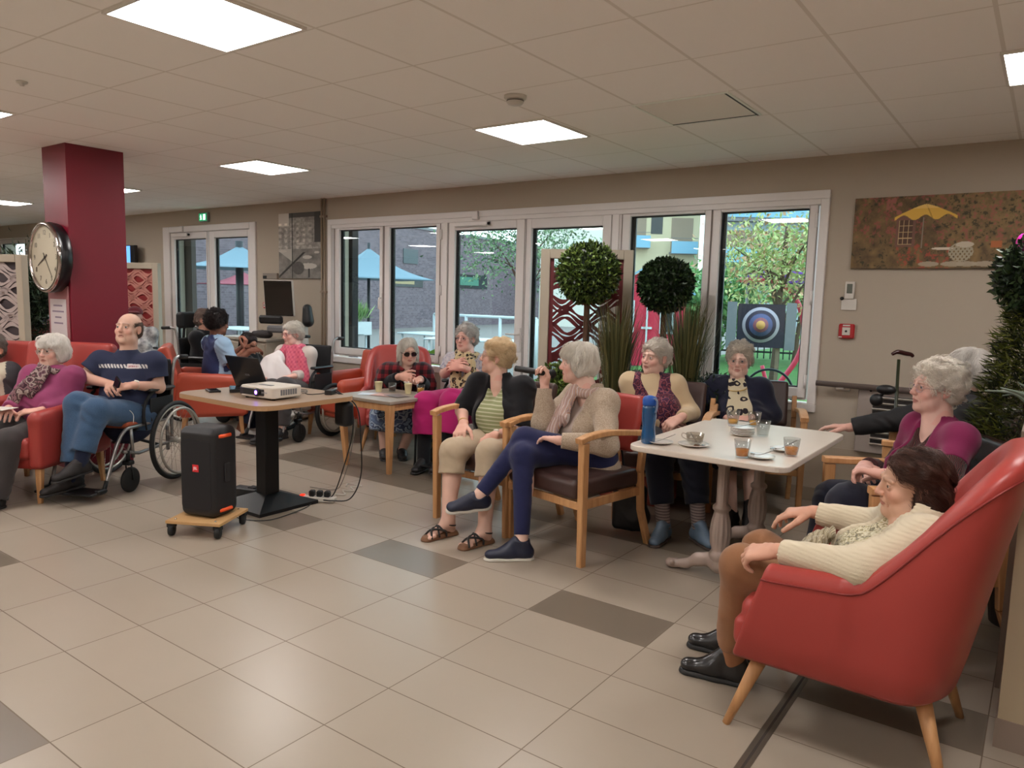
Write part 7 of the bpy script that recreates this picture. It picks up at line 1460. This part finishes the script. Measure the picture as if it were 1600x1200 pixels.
# --- blonde woman
f = Fig(JNT['blonde'], fat=1.18, hs=.92); f.toe = {'L': nrm(V3(-.20, -.98, 0)), 'R': nrm(V3(-.22, -.97, 0))}
body(f, {'R': dict(d=f.front*.75-f.right*.1-f.up*.6, back=f.front*.5+f.up*.8, curl=(.35, .4, .5, .6)), 'L': dict(d=f.right*.75-f.up*.45+f.front*.1, back=f.front*.6+f.up*.6, curl=(.6, .7, .7, .8))}, (212, 172, 154), feet=True, label='blonde woman in a black cardigan, green striped top and beige cropped trousers, head turned away', iris=(90, 90, 80))
top(f, 'cardigan', fabric('black_knit', (20, 19, 23), .9, 300), .020, (.98, .98), 'wide', depth=.035, cuff=.072, hem=-.03)
top(f, 'striped_top', pat('striped_green', 'stripes', [(134, 138, 100), (178, 178, 148)], 42, .85), .010, (.5, .5), 'v', dsp=folds(.0025, 40, 3))
legs(f, 'cropped_trousers', fabric('beige_chino', (176, 158, 134), .85, var=.06), .008, 1.32, .082, .01, folds(.004, 34, 4))
make_hair(f, f.obj, 'wavy', [(242, 220, 180), (204, 176, 136)], .0045, 3600, .0010, 12); make_glasses(f, f.obj, (150, 110, 80)); watch(f, 'L', None, (210, 190, 150), f.front*.6+f.up*.7); watch(f, 'R', None, (200, 165, 90))
for sd in 'LR':
    a = f.LA if sd == 'L' else f.RA; tt = f.toe[sd]; x = np.cross(tt, V3(0, 0, 1)); fl = V3(a[0], a[1], 0)-f.base; S = SDF(); S.cone(fl-tt*.04, fl+tt*.06, .034, .032, .01); S.cone(fl+tt*.06, fl+tt*.15, .032, .040, .01); S.half(fl+V3(0, 0, .030), (0, 0, 1)); S.half(fl+V3(0, 0, .001), (0, 0, -1)); V, F = S.mesh(.004); so = link_mesh('sandal', V, F, mat('sandal_cork', (120, 84, 60), .7), f.obj)
    mb = MB(); z0 = V3(0, 0, .03)
    for q in (-1, 1):
        mb.tube(spline([fl+tt*.145+x*.040*q+z0*.6, fl+tt*.12+x*.0+V3(0, 0, .062), fl+tt*.05-x*.040*q+V3(0, 0, .05), fl+tt*.04-x*.042*q+z0*.5], 5), .0065, 6); mb.tube(spline([fl+tt*.09+x*.042*q+z0*.6, fl+tt*.08+V3(0, 0, .078), fl+tt*.06-x*.040*q+V3(0, 0, .05)], 5), .006, 6)
    mb.tube([fl+.043*(math.cos(a_)*tt*1.05+math.sin(a_)*x)+V3(0, 0, .075+.012*math.cos(a_)) for a_ in np.linspace(0, 2*PI, 20)[:-1]], .005, 6, closed=True); mb.build('strap', mat('strap_black', (26, 22, 22), .5), so)
# --- woman in the burgundy waistcoat
f = Fig(JNT['vest'], fat=1.02)
body(f, {'R': dict(d=-f.right*.85-f.up*.25+f.front*.2, back=f.front*.7+f.up*.7, curl=.5), 'L': dict(d=f.right*.75-f.up*.3+f.front*.25, back=f.front*.6+f.up*.8, curl=.55)}, (212, 174, 158), label='woman in a burgundy patterned waistcoat over a cream jumper, beside the blue bottle', mouth=.3, iris=(96, 96, 92), look=(.15, 0))
top(f, 'jumper', fabric('cream_knit', (190, 168, 136), .9, 300), .012, (1.95, 1.95), 'crew'); top(f, 'waistcoat', pat('burgundy_floral', 'floral', [(72, 28, 42), (98, 44, 56), (50, 26, 48), (126, 70, 78), (62, 36, 66)], 30), .018, (0, 0), 'v', dsp=folds(.002, 30, 1), nr=.070)
legs(f, 'trousers', fabric('dark_navy_trousers', (24, 26, 38)), .018, 1.72, .072, .03)
make_hair(f, f.obj, 'crop', [(228, 220, 208), (186, 176, 164)], .005, 2600, .0012, 13)
bl = [mat('shoe_blue_grey', (96, 116, 136), .5), mat('sole_brown', (70, 56, 50), .6)]
for sd, td in (('R', (.10, -.99, 0)), ('L', (.75, -.66, 0))): shoe(f, sd, td, 0.0, 'slip', (0, 0, 1), .235, bl, f.obj)
for kk, aa in ((f.LK, f.LA), (f.RK, f.RA)):
    S = SDF(); S.cone(kk+(aa-kk)*.62, aa+V3(0, 0, -.02), .048, .042, .01)
    add_mesh('sock', S, .006, f.base, pat('striped_socks', 'stripes', [(150, 136, 132), (96, 84, 84)], 60), f.obj)
# --- woman in the navy blazer
f = Fig(JNT['blazer'], fat=1.05)
body(f, {'R': dict(d=-f.right*.9-f.up*.1+f.front*.2, back=f.front*.5+f.up*.8, curl=.4), 'L': dict(d=f.right*.9-f.up*.1+f.front*.2, back=f.front*.5+f.up*.8, curl=.4)}, (214, 178, 162), label='woman in a navy blazer and cream scribble print top at the far table side', iris=(80, 88, 96), face_fat=1.05, brow_a=.3)
top(f, 'blazer', fabric('navy_blazer', (24, 26, 44), .8), .026, (1.9, 1.9), 'open', depth=.02); top(f, 'printed_top', pat('scribble', 'leopard', [(192, 180, 152), (192, 180, 152), (40, 34, 40)], 16), .012, (.8, .8), 'crew')
legs(f, 'skirt', fabric('black_skirt', (24, 22, 26)), .014, 1.3, .09, .02, skirt=.35)
make_hair(f, f.obj, 'wavy', [(220, 209, 194), (174, 162, 146)], .005, 2600, .0012, 14); make_glasses(f, f.obj, (170, 140, 130))
MB().tube([f.neck-f.base+.075*(f.right*math.cos(a)+f.front*(.4+math.sin(a)*1.0))-f.up*(.02+.03*math.sin(a)) for a in np.linspace(0, 2*PI, 24)[:-1]], .003, 5, closed=True).build('necklace', mat('gold_chain', (200, 160, 80), .3, .9), f.obj)
bs = [mat('sandal_black', (26, 24, 26), .5), mat('sole_dark', (30, 26, 26), .6)]
for sd, td in (('R', (-.1, -.99, 0)), ('L', (.3, -.95, 0))): shoe(f, sd, td, 0.0, 'slip', (0, 0, 1), .23, bs, f.obj)
# --- woman in the magenta cardigan
f = Fig(JNT['magenta'], fat=1.04)
body(f, {'L': dict(d=f.front*.55+f.right*.75, back=f.up*.9, curl=(.7, .8, .8, .8)), 'R': dict(d=f.front*.45-f.right*.7-f.up*.15, back=f.up*.7+f.front*.4, curl=(.8, .9, .9, .9))}, (216, 176, 162), label='white-haired woman in glasses and a magenta cardigan, hands clasped on her chair', iris=(100, 110, 120))
top(f, 'printed_blouse', pat('black_red_print', 'strands', [(26, 18, 20), (30, 20, 22), (120, 96, 84), (24, 18, 20), (130, 30, 50), (28, 20, 22)], 30), .008, (1.85, 1.85), 'v', cuff=.046); top(f, 'cardigan', fabric('magenta_knit', (122, 34, 76), .9, 300, var=.08), .016, (.50, .50), 'open', depth=.0, cuff=.056)
legs(f, 'trousers', fabric('black_navy_trousers', (26, 28, 42)), .020, 1.95, .07, .03)
make_hair(f, f.obj, 'wavy', [(250, 245, 234), (218, 208, 194)], .0042, 4600, .0009, 15); make_glasses(f, f.obj, (170, 150, 150))
for sd in 'LR': shoe(f, sd, (-.93, -.36, 0), 0.0, 'slip', (0, 0, 1), .235, bs, f.obj)
# --- woman in black behind her, hand on the table
f = Fig(JNT['black'], fat=1.05)
body(f, {'R': dict(d=(-.96, .02, -.02), back=(0, 0, 1), curl=(.25, .28, .3, .35), spread=.15), 'L': dict(d=f.front, back=(0, 0, 1), curl=.5)}, (212, 172, 156), label='grey-haired woman in a black jacket with red stripe, her hand lying on the large table')
def jc(V): 
    C = np.tile(np.array(lin((22, 20, 22))), (len(V), 1)); q = V-f.neck; h = q@f.up; r_ = q@f.right; m = (np.abs(h+.06+.35*np.abs(r_)) < .030) & (np.abs(r_) > .05) & (np.abs(r_) < .16) & (np.linalg.norm(q, axis=1) < .23); C[m] = np.array(lin((196, 30, 34))); return C
jm = mat('jacket_black', (22, 20, 22), .8, attr='Col'); top(f, 'jacket', jm, .024, (1.9, 1.92), 'crew', color=jc, nr=.06)
legs(f, 'trousers', fabric('black_cloth', (22, 22, 26)), .018, 1.95, .07, .03)
make_hair(f, f.obj, 'bob', [(238, 233, 225), (176, 168, 160)], .005, 3600, .001, 16)
for sd in 'LR': shoe(f, sd, (-.98, .1, 0), 0.0, 'slip', (0, 0, 1), .235, bs, f.obj)
# --- woman in the foreground armchair
f = Fig(JNT['front'], fat=.98, g=1.04, hs=.97); f.front = nrm(f.front)
body(f, {'L': dict(d=(-.92, .05, -.28), back=(-.25, -.35, .9), curl=(.55, .65, .75, .85), thumb=(.4, .9), s=1.08), 'R': dict(d=(-.92, -.15, -.18), back=(-.1, -.1, 1), curl=(.35, .45, .55, .65), thumb=(.6, .4), s=1.05)}, (206, 164, 140), lips=(160, 92, 80), brow=(96, 70, 56), brow_a=.45, label='dark-haired woman in a cream cardigan reclining in the large coral armchair in front', iris=(64, 56, 48), look=(0, -.05), res=.0025)
def knit(P): return .0011*np.sin(P@V3(60, 20, 520))+folds(.0045, 26, 4)(P)
cmat = mat('cream_cardigan', (206, 194, 168), .92, bump=(420, .6, .002), sheen=.2, spec=.2)
top(f, 'cardigan', cmat, .022, (1.93, 1.93), 'open', cuff=.043, dsp=knit, res=.0045, depth=-.01, drop=.0)
top(f, 'printed_blouse', pat('blouse_print', 'floral', [(196, 188, 160), (150, 140, 106), (206, 200, 176), (176, 166, 130), (110, 104, 84)], 48), .012, (.6, .6), 'scoop', res=.0045)
legs(f, 'corduroys', fabric('tan_corduroy', (140, 98, 68), .8, 260, var=.08), .008, 1.86, .070, .015, folds(.005, 26, 6), res=.005)
scarf(f, 'scarf', pat('scarf_olive', 'strands', [(190, 178, 150), (96, 84, 62), (206, 196, 172), (130, 118, 92)], 18), [along(f, (.06, .19, -.20), (.03, .24, -.25), (-.05, .26, -.27), (-.09, .24, -.26)), along(f, (-.02, .22, -.22), (-.07, .25, -.23), (-.10, .25, -.28))], .026, wrap=False)
make_hair(f, f.obj, 'shoulder', [(100, 68, 56), (48, 32, 28)], .0035, 6500, .0007, 17)
MB().tube([f.tips['L'][0][2]*0+(f.LW+nrm(V3(-.92, .05, -.28))*.10)-f.base+.011*(math.cos(a)*V3(0, 1, 0)+math.sin(a)*V3(.3, 0, .95))+V3(0, .0, -.006) for a in np.linspace(0, 2*PI, 20)[:-1]], .0016, 5, closed=True).build('ring', mat('gold_chain'), f.obj)
lb_ = [mat('leather_black', (22, 21, 23), .28, coat=.3), mat('heel_black', (18, 17, 18), .5)]
shoe(f, 'L', (-.97, -.20, 0), 0.0, 'laceup', (0, 0, 1), .245, lb_, f.obj); shoe(f, 'R', (-.98, -.12, 0), 0.0, 'laceup', (0, 0, 1), .245, lb_, f.obj)
for kk, aa in ((f.LK, f.LA), (f.RK, f.RA)):
    S = SDF(); S.cone(kk+(aa-kk)*.70, aa+V3(0, 0, -.02), .050, .043, .01)
    add_mesh('stocking', S, .005, f.base, mat('tan_stocking', (150, 100, 66), .7), f.obj)
# --- man in the wheelchair
f = Fig(JNT['man'], fat=1.18, male=True, hs=1.0)
body(f, {'L': dict(d=f.right*.9-f.up*.15+f.front*.2, back=f.front*.5+f.up*.8, curl=(.7, .8, .9, .9)), 'R': dict(d=-f.right*.35+f.front*.8-f.up*.2, back=f.right*.5+f.up*.8, curl=(.5, .5, .6, .6))}, (210, 170, 150), label='man in a navy t-shirt and jeans sitting cross-legged in the silver wheelchair', brow=(110, 92, 80), brow_a=.5, mouth=.4, iris=(80, 86, 90), face_fat=.97, lips=(172, 116, 104))
def tee(V):
    C = np.tile(np.array(lin((30, 38, 66))), (len(V), 1)); q = V-f.neck; h = q@f.up; r_ = -(q@f.right); fr = q@f.front; m = (np.abs(h+.062) < .0135) & (fr > 0) & (np.abs(r_) < .17) & (np.mod((r_+h*.6)*42, 1) < .62); m2 = (np.abs(h+.062) < .0165) & (fr > 0) & (r_ > .035) & (r_ < .115); C[m] = np.array(lin((205, 202, 200))); C[m2] = np.array(lin((214, 206, 206))); m3 = (np.abs(h+.062) < .006) & (fr > 0) & (r_ > .045) & (r_ < .105) & (np.mod(r_*90, 1) < .6); C[m3] = np.array(lin((150, 70, 80))); return C
top(f, 't_shirt', mat('tee_navy', (30, 38, 66), .85, bump=(300, .3, .001), attr='Col'), .018, (.62, .62), 'crew', color=tee, cuff=.080, res=.0042, nr=.062, dsp=folds(.005, 22, 5))
legs(f, 'jeans', pat('denim', 'melange', [(52, 74, 102), (60, 86, 116), (72, 98, 128)], 420, .9), .010, 1.80, .074, .02, folds(.006, 28, 3))
make_hair(f, f.obj, 'balding', [(120, 104, 92), (80, 66, 58)], .005, 2600, .0009, 18); watch(f, 'L', None, (196, 186, 170), f.front*.6+f.up*.7)
t = thing('smartphone', 'small dark phone held in the hand of the man in the wheelchair', 'phone', tuple(f.LW+f.right*.10+f.front*.03-f.up*.0)); MB().box((-.035, -.006, -.05), (.035, .006, .06), M=Matrix.Rotation(.6, 4, 'Y'), bev=.004).build('case', mat('glass_black'), t)
t = thing('earphone_lead', 'thin white earphone lead lying over the jeans of the man', 'cable', (0, 0, 0)); MB().tube(spline(along(f, (.02, .26, -.30), (-.03, .29, -.34), (-.10, .27, -.36), (-.14, .26, -.40), (-.15, .28, -.46)), 6), .002, 5).build('wire', wp, t)
sm = [mat('sandal_man', (34, 30, 30), .7, bump=(60, .4, .004)), bs[1]]
for kk, aa in ((f.LK, f.LA), (f.RK, f.RA)):
    S = SDF(); S.cone(kk+(aa-kk)*.66, aa+V3(0, 0, -.02), .052, .044, .01)
    add_mesh('sock', S, .006, f.base, fabric('sock_navy', (30, 36, 58)), f.obj)
shoe(f, 'L', (.20, -.97, -.12), None, 'slip', (0, -.1, .99), .25, sm, f.obj); shoe(f, 'R', (-.05, -.98, -.12), None, 'slip', (0, -.1, .99), .25, sm, f.obj)
# --- woman in the mauve jumper
f = Fig(JNT['mauve'], fat=.98)
body(f, {'L': dict(d=f.right*.75+f.front*.4-f.up*.2, back=f.front*.3+f.up*.9, curl=.5), 'R': dict(d=f.front*.7-f.right*.4-f.up*.1, back=f.up, curl=.5)}, (214, 174, 158), label='white-haired woman in a mauve jumper and patterned scarf in the coral armchair', mouth=.4, iris=(96, 84, 76))
top(f, 'jumper', fabric('mauve_knit', (140, 64, 100), .9, 300, var=.08), .020, (1.9, 1.9), 'crew', cuff=.048)
legs(f, 'trousers', fabric('charcoal_cloth', (62, 58, 58)), .018, 1.95, .07, .03)
scarf(f, 'scarf', pat('scarf_plum', 'floral', [(60, 34, 44), (96, 66, 74), (150, 134, 128), (70, 50, 50), (120, 88, 92)], 22), [along(f, (.03, .09, .02), (.05, .15, -.08), (.09, .19, -.18), (.11, .20, -.26)), along(f, (-.02, .10, .02), (.0, .15, -.10), (.03, .18, -.18))], .025)
make_hair(f, f.obj, 'bob', [(250, 247, 240), (220, 213, 204)], .005, 3000, .0012, 19); make_glasses(f, f.obj, (200, 190, 180))
t = thing('magazine', 'white booklet held on the lap of the woman in mauve', 'magazine', tuple(f.RW+f.front*.10), .5); MB().box((-.10, -.07, 0), (.10, .07, .004), bev=.001).build('pages', wp, t)
for sd in 'LR': shoe(f, sd, nrm(f.hip), 0.0, 'slip', (0, 0, 1), .235, bs, f.obj)
# --- person cut off at the left edge
f = Fig(JNT['farleft'], fat=1.1)
body(f, {'L': dict(d=f.right*.7+f.front*.4, back=f.up, curl=.5), 'R': dict(d=f.front, back=f.up, curl=.5)}, (200, 152, 130), label='person cut by the left edge in a cream and dark grey sweater')
def sw(V):
    C = np.tile(np.array(lin((190, 180, 160))), (len(V), 1)); q = V-f.neck; r_ = np.abs(q@f.right); C[(r_ > .155)] = np.array(lin((64, 62, 66))); return C
top(f, 'sweater', mat('sweater_two_tone', (190, 180, 160), .9, attr='Col'), .022, (1.9, 1.9), 'crew', color=sw)
legs(f, 'trousers', _mats['charcoal_cloth'], .018, 1.95, .07, .03); make_hair(f, f.obj, 'crop', [(150, 142, 134), (100, 92, 86)], .006, 1200, .0012, 20)
for sd in 'LR': shoe(f, sd, nrm(f.hip), 0.0, 'slip', (0, 0, 1), .235, bs, f.obj)
# --- woman in the leopard scarf
f = Fig(JNT['leopard'], fat=1.12)
body(f, {'L': dict(d=f.right*.85+f.up*.2+f.front*.2, back=f.front*.7+f.up*.4, curl=.6), 'R': dict(d=-f.right*.8+f.up*.25+f.front*.2, back=f.front*.7+f.up*.4, curl=.6)}, (214, 170, 156), label='woman in a leopard print scarf and fuchsia trousers sitting in a wheelchair by the window', iris=(90, 100, 110), brow_a=.2)
top(f, 'blouse', pat('pale_print', 'melange', [(166, 160, 168), (186, 180, 184), (140, 140, 156)], 40), .016, (.85, .85), 'v', cuff=.070)
legs(f, 'trousers', fabric('fuchsia_cloth', (168, 30, 98), .8), .022, 1.55, .100, .05, folds(.006, 24, 3))
for kk, aa in ((f.LK, f.LA), (f.RK, f.RA)):
    S = SDF(); S.cone(kk+(aa-kk)*.4, aa+V3(0, 0, -.02), .062, .055, .01)
    add_mesh('dark_legging', S, .008, f.base, _mats['black_cloth'], f.obj)
scarf(f, 'scarf', pat('leopard_print', 'leopard', [(178, 158, 122), (118, 90, 60), (34, 28, 24)], 30), [along(f, (.04, .09, .02), (.06, .15, -.08), (.05, .20, -.20), (.03, .22, -.30), (.10, .30, -.37)), along(f, (-.04, .09, .02), (-.07, .15, -.10), (-.05, .20, -.22), (-.02, .23, -.34))], .038)
make_hair(f, f.obj, 'wavy', [(222, 216, 210), (172, 164, 158)], .006, 1800, .0015, 21); make_glasses(f, f.obj, (150, 70, 80))
for sd in 'LR': shoe(f, sd, nrm(f.hip), None, 'slip', (0, 0, 1), .235, bs, f.obj)
# --- woman in sunglasses and red plaid
f = Fig(JNT['plaid'], fat=1.12)
body(f, {'L': dict(d=f.right*.55+f.front*.6+f.up*.1, back=-f.up*.8+f.right*-.2, curl=.6), 'R': dict(d=-f.right*.8+f.front*.3+f.up*.1, back=f.up*.6+f.front*.5, curl=(.7, .8, .9, 1))}, (208, 168, 150), label='long-haired woman in sunglasses and a red plaid shawl eating from a small plate')
pl = pat('red_plaid', 'check', [(120, 30, 36), (76, 20, 26), (28, 14, 18)], 13)
top(f, 'shawl', pl, .045, (1.25, 1.25), 'v', cuff=.115, k=.09, hem=.02, dsp=folds(.007, 20, 4)); top(f, 'dark_jumper', _mats['black_knit'], .016, (1.85, 1.85), 'scoop')
legs(f, 'dress', pat('blue_floral_dress', 'floral', [(96, 116, 144), (126, 146, 170), (60, 70, 96), (150, 164, 180), (84, 100, 130)], 18), .022, 1.40, .13, .03, folds(.005, 26, 3), skirt=.42)
make_hair(f, f.obj, 'longwhite', [(228, 222, 212), (186, 178, 166)], .006, 2400, .0015, 22); make_glasses(f, f.obj, (50, 30, 30), False, .027, .021, True, .0022)
for sd in 'LR': shoe(f, sd, W_(.75, -.66, 0), 0.0, 'slip', (0, 0, 1), .235, bs, f.obj)
c_ = (f.LW+f.RW)/2+f.front*.08+f.up*.0; t = saucer(tuple(c_), 'small white plate with cream cake held up by the woman in sunglasses', None, .06); MB().sphere((0, 0, .02), .022, 8, sc=(1.3, 1, .8)).build('cream_cake', mat('cream_white', (230, 224, 214), .6), t)
# --- carer in light blue
f = Fig(JNT['carer'], fat=1.05)
body(f, {'L': dict(d=f.front*.7+f.up*.2, back=f.up, curl=.7), 'R': dict(d=f.front*.8+f.up*.1-f.right*.2, back=f.up*.8+f.right*.4, curl=.6)}, (120, 78, 60), lips=(110, 60, 56), brow=(30, 22, 20), label='carer in a light blue tunic with navy back panel, back to the viewer', iris=(40, 28, 24))
def tun(V):
    C = np.tile(np.array(lin((150, 178, 204))), (len(V), 1)); q = V-f.neck; fr = q@f.front; r_ = np.abs(q@f.right); C[(fr < -.045) & (r_ < .17)] = np.array(lin((34, 48, 92)))
    for sh, e in ((f.shL, f.LE), (f.shR, f.RE)): a = nrm(e-sh); s_ = (V-sh)@a; dd = np.linalg.norm(V-sh-np.outer(s_, a), axis=1); m = (s_ > .19) & (s_ < .25) & (dd < .085); C[m] = np.array(lin((34, 48, 92)))
    return C
top(f, 'tunic', mat('tunic_blue', (150, 178, 204), .8, attr='Col'), .024, (.85, .85), 'crew', color=tun, cuff=.078); legs(f, 'trousers', fabric('tunic_navy', (34, 40, 62)), .018, 1.7, .07, .02)
make_hair(f, f.obj, 'afro', [(46, 30, 28), (20, 14, 14)], .006, 2400, .0016, 23)
ws = [mat('shoe_white', (176, 168, 162), .5), mat('sole_white')]
for sd in 'LR': shoe(f, sd, nrm(f.hip), 0.0, 'sneaker', (0, 0, 1), .235, ws, f.obj)
# --- girl with long dark hair
f = Fig(JNT['girl'], fat=.92, g=1.0, hs=.93)
body(f, {'L': dict(d=f.front*.3+f.up*.6, back=f.front, curl=.8), 'R': dict(d=f.front*.2+f.up*.7, back=f.front, curl=.8)}, (176, 124, 100), brow=(40, 28, 26), label='young woman with long dark hair holding her hand before her face, behind the laptop')
top(f, 'dark_top', _mats['black_cloth'], .016, (.7, .7), 'crew'); legs(f, 'trousers', _mats['tunic_navy'], .014, 1.9, .06, .02); make_hair(f, f.obj, 'long', [(48, 32, 30), (22, 16, 16)], .006, 2600, .0015, 24)
for sd in 'LR': shoe(f, sd, nrm(f.hip), 0.0, 'sneaker', (0, 0, 1), .235, ws, f.obj)
# --- woman in the wheelchair with pink scarf and white cloth
f = Fig(JNT['pink'], fat=1.08)
body(f, {'L': dict(d=f.right*.6+f.front*.5, back=f.up, curl=.5), 'R': dict(d=f.front*.8, back=f.up, curl=.5)}, (216, 176, 162), label='white-haired woman with red glasses and pink scarf in a wheelchair behind the laptop', brow_a=.2)
top(f, 'pale_top', mat('pale_knit', (196, 184, 176), .9), .020, (1.9, 1.9), 'crew'); legs(f, 'trousers', _mats['charcoal_cloth'], .018, 1.9, .07, .03)
scarf(f, 'scarf', pat('scarf_pink', 'check', [(190, 84, 104), (200, 96, 114), (176, 74, 98)], 22), [along(f, (.05, .08, .02), (.10, .12, -.06), (.11, .17, -.18), (.06, .20, -.26)), along(f, (-.05, .08, .02), (-.11, .10, -.08), (-.14, .13, -.20), (-.15, .14, -.32)), along(f, (-.02, .10, .0), (-.06, .18, -.14), (-.10, .19, -.28))], .048)
B = SDF(); P = along(f, (.06, .20, -.06), (.12, .24, -.14), (.16, .30, -.26), (.0, .24, -.24)); B.cone(P[0], P[1], .07, .11, .05, flat=f.front, fs=.5); B.cone(P[1], P[2], .11, .14, .05, flat=f.front, fs=.5); B.cone(P[3], P[2], .09, .12, .05, flat=f.front, fs=.5)
add_mesh('white_cloth', B, .008, f.base, mat('white_linen', (214, 208, 206), .85), f.obj, folds(.010, 22, 3, (1, .2, .2)), None, .012)
make_hair(f, f.obj, 'crop', [(232, 226, 214), (186, 178, 168)], .006, 1800, .0015, 25); make_glasses(f, f.obj, (190, 60, 80))
for sd in 'LR': shoe(f, sd, nrm(f.hip), None, 'slip', (0, 0, 1), .235, bs, f.obj)
# --- person in a dark red cap
f = Fig(JNT['redcap'], fat=1.05)
body(f, {'L': dict(curl=.5), 'R': dict(curl=.5)}, (196, 146, 130), label='distant person in a dark red cap and grey top behind the wheelchair man')
top(f, 'grey_top', pat('grey_white_top', 'melange', [(110, 108, 110), (150, 146, 146), (190, 186, 182)], 14), .02, (1.8, 1.8), 'crew', res=.01); legs(f, 'trousers', _mats['charcoal_cloth'], .018, 1.9, .07, .03, res=.01)
B = SDF(); B.ell(f.H.w(0, -.012, .055), (.090, .106, .078), f.H.M); B.ell(f.H.w(0, .10, .060), (.065, .055, .012), f.H.M); B.half(f.H.w(0, 0, .035), -f.H.u); add_mesh('cap', B, .006, f.base, fabric('cap_red', (92, 26, 34)), f.obj)
for sd in 'LR': shoe(f, sd, nrm(f.hip), None, 'slip', (0, 0, 1), .235, bs, f.obj)
# --- person with greyish hair in the wheelchair behind the carer
f = Fig(JNT['greyback'], fat=1.05)
body(f, {'L': dict(curl=.5), 'R': dict(curl=.5)}, (200, 150, 130), label='person with pinkish grey hair in a wheelchair, hidden behind the carer')
top(f, 'dark_top', _mats['black_cloth'], .02, (1.8, 1.8), 'crew', res=.01); legs(f, 'trousers', _mats['charcoal_cloth'], .018, 1.9, .07, .03, res=.01); make_hair(f, f.obj, 'crop', [(150, 128, 116), (110, 92, 84)], .006, 900, .0016, 26)
for sd in 'LR': shoe(f, sd, nrm(f.hip), None, 'slip', (0, 0, 1), .235, bs, f.obj)
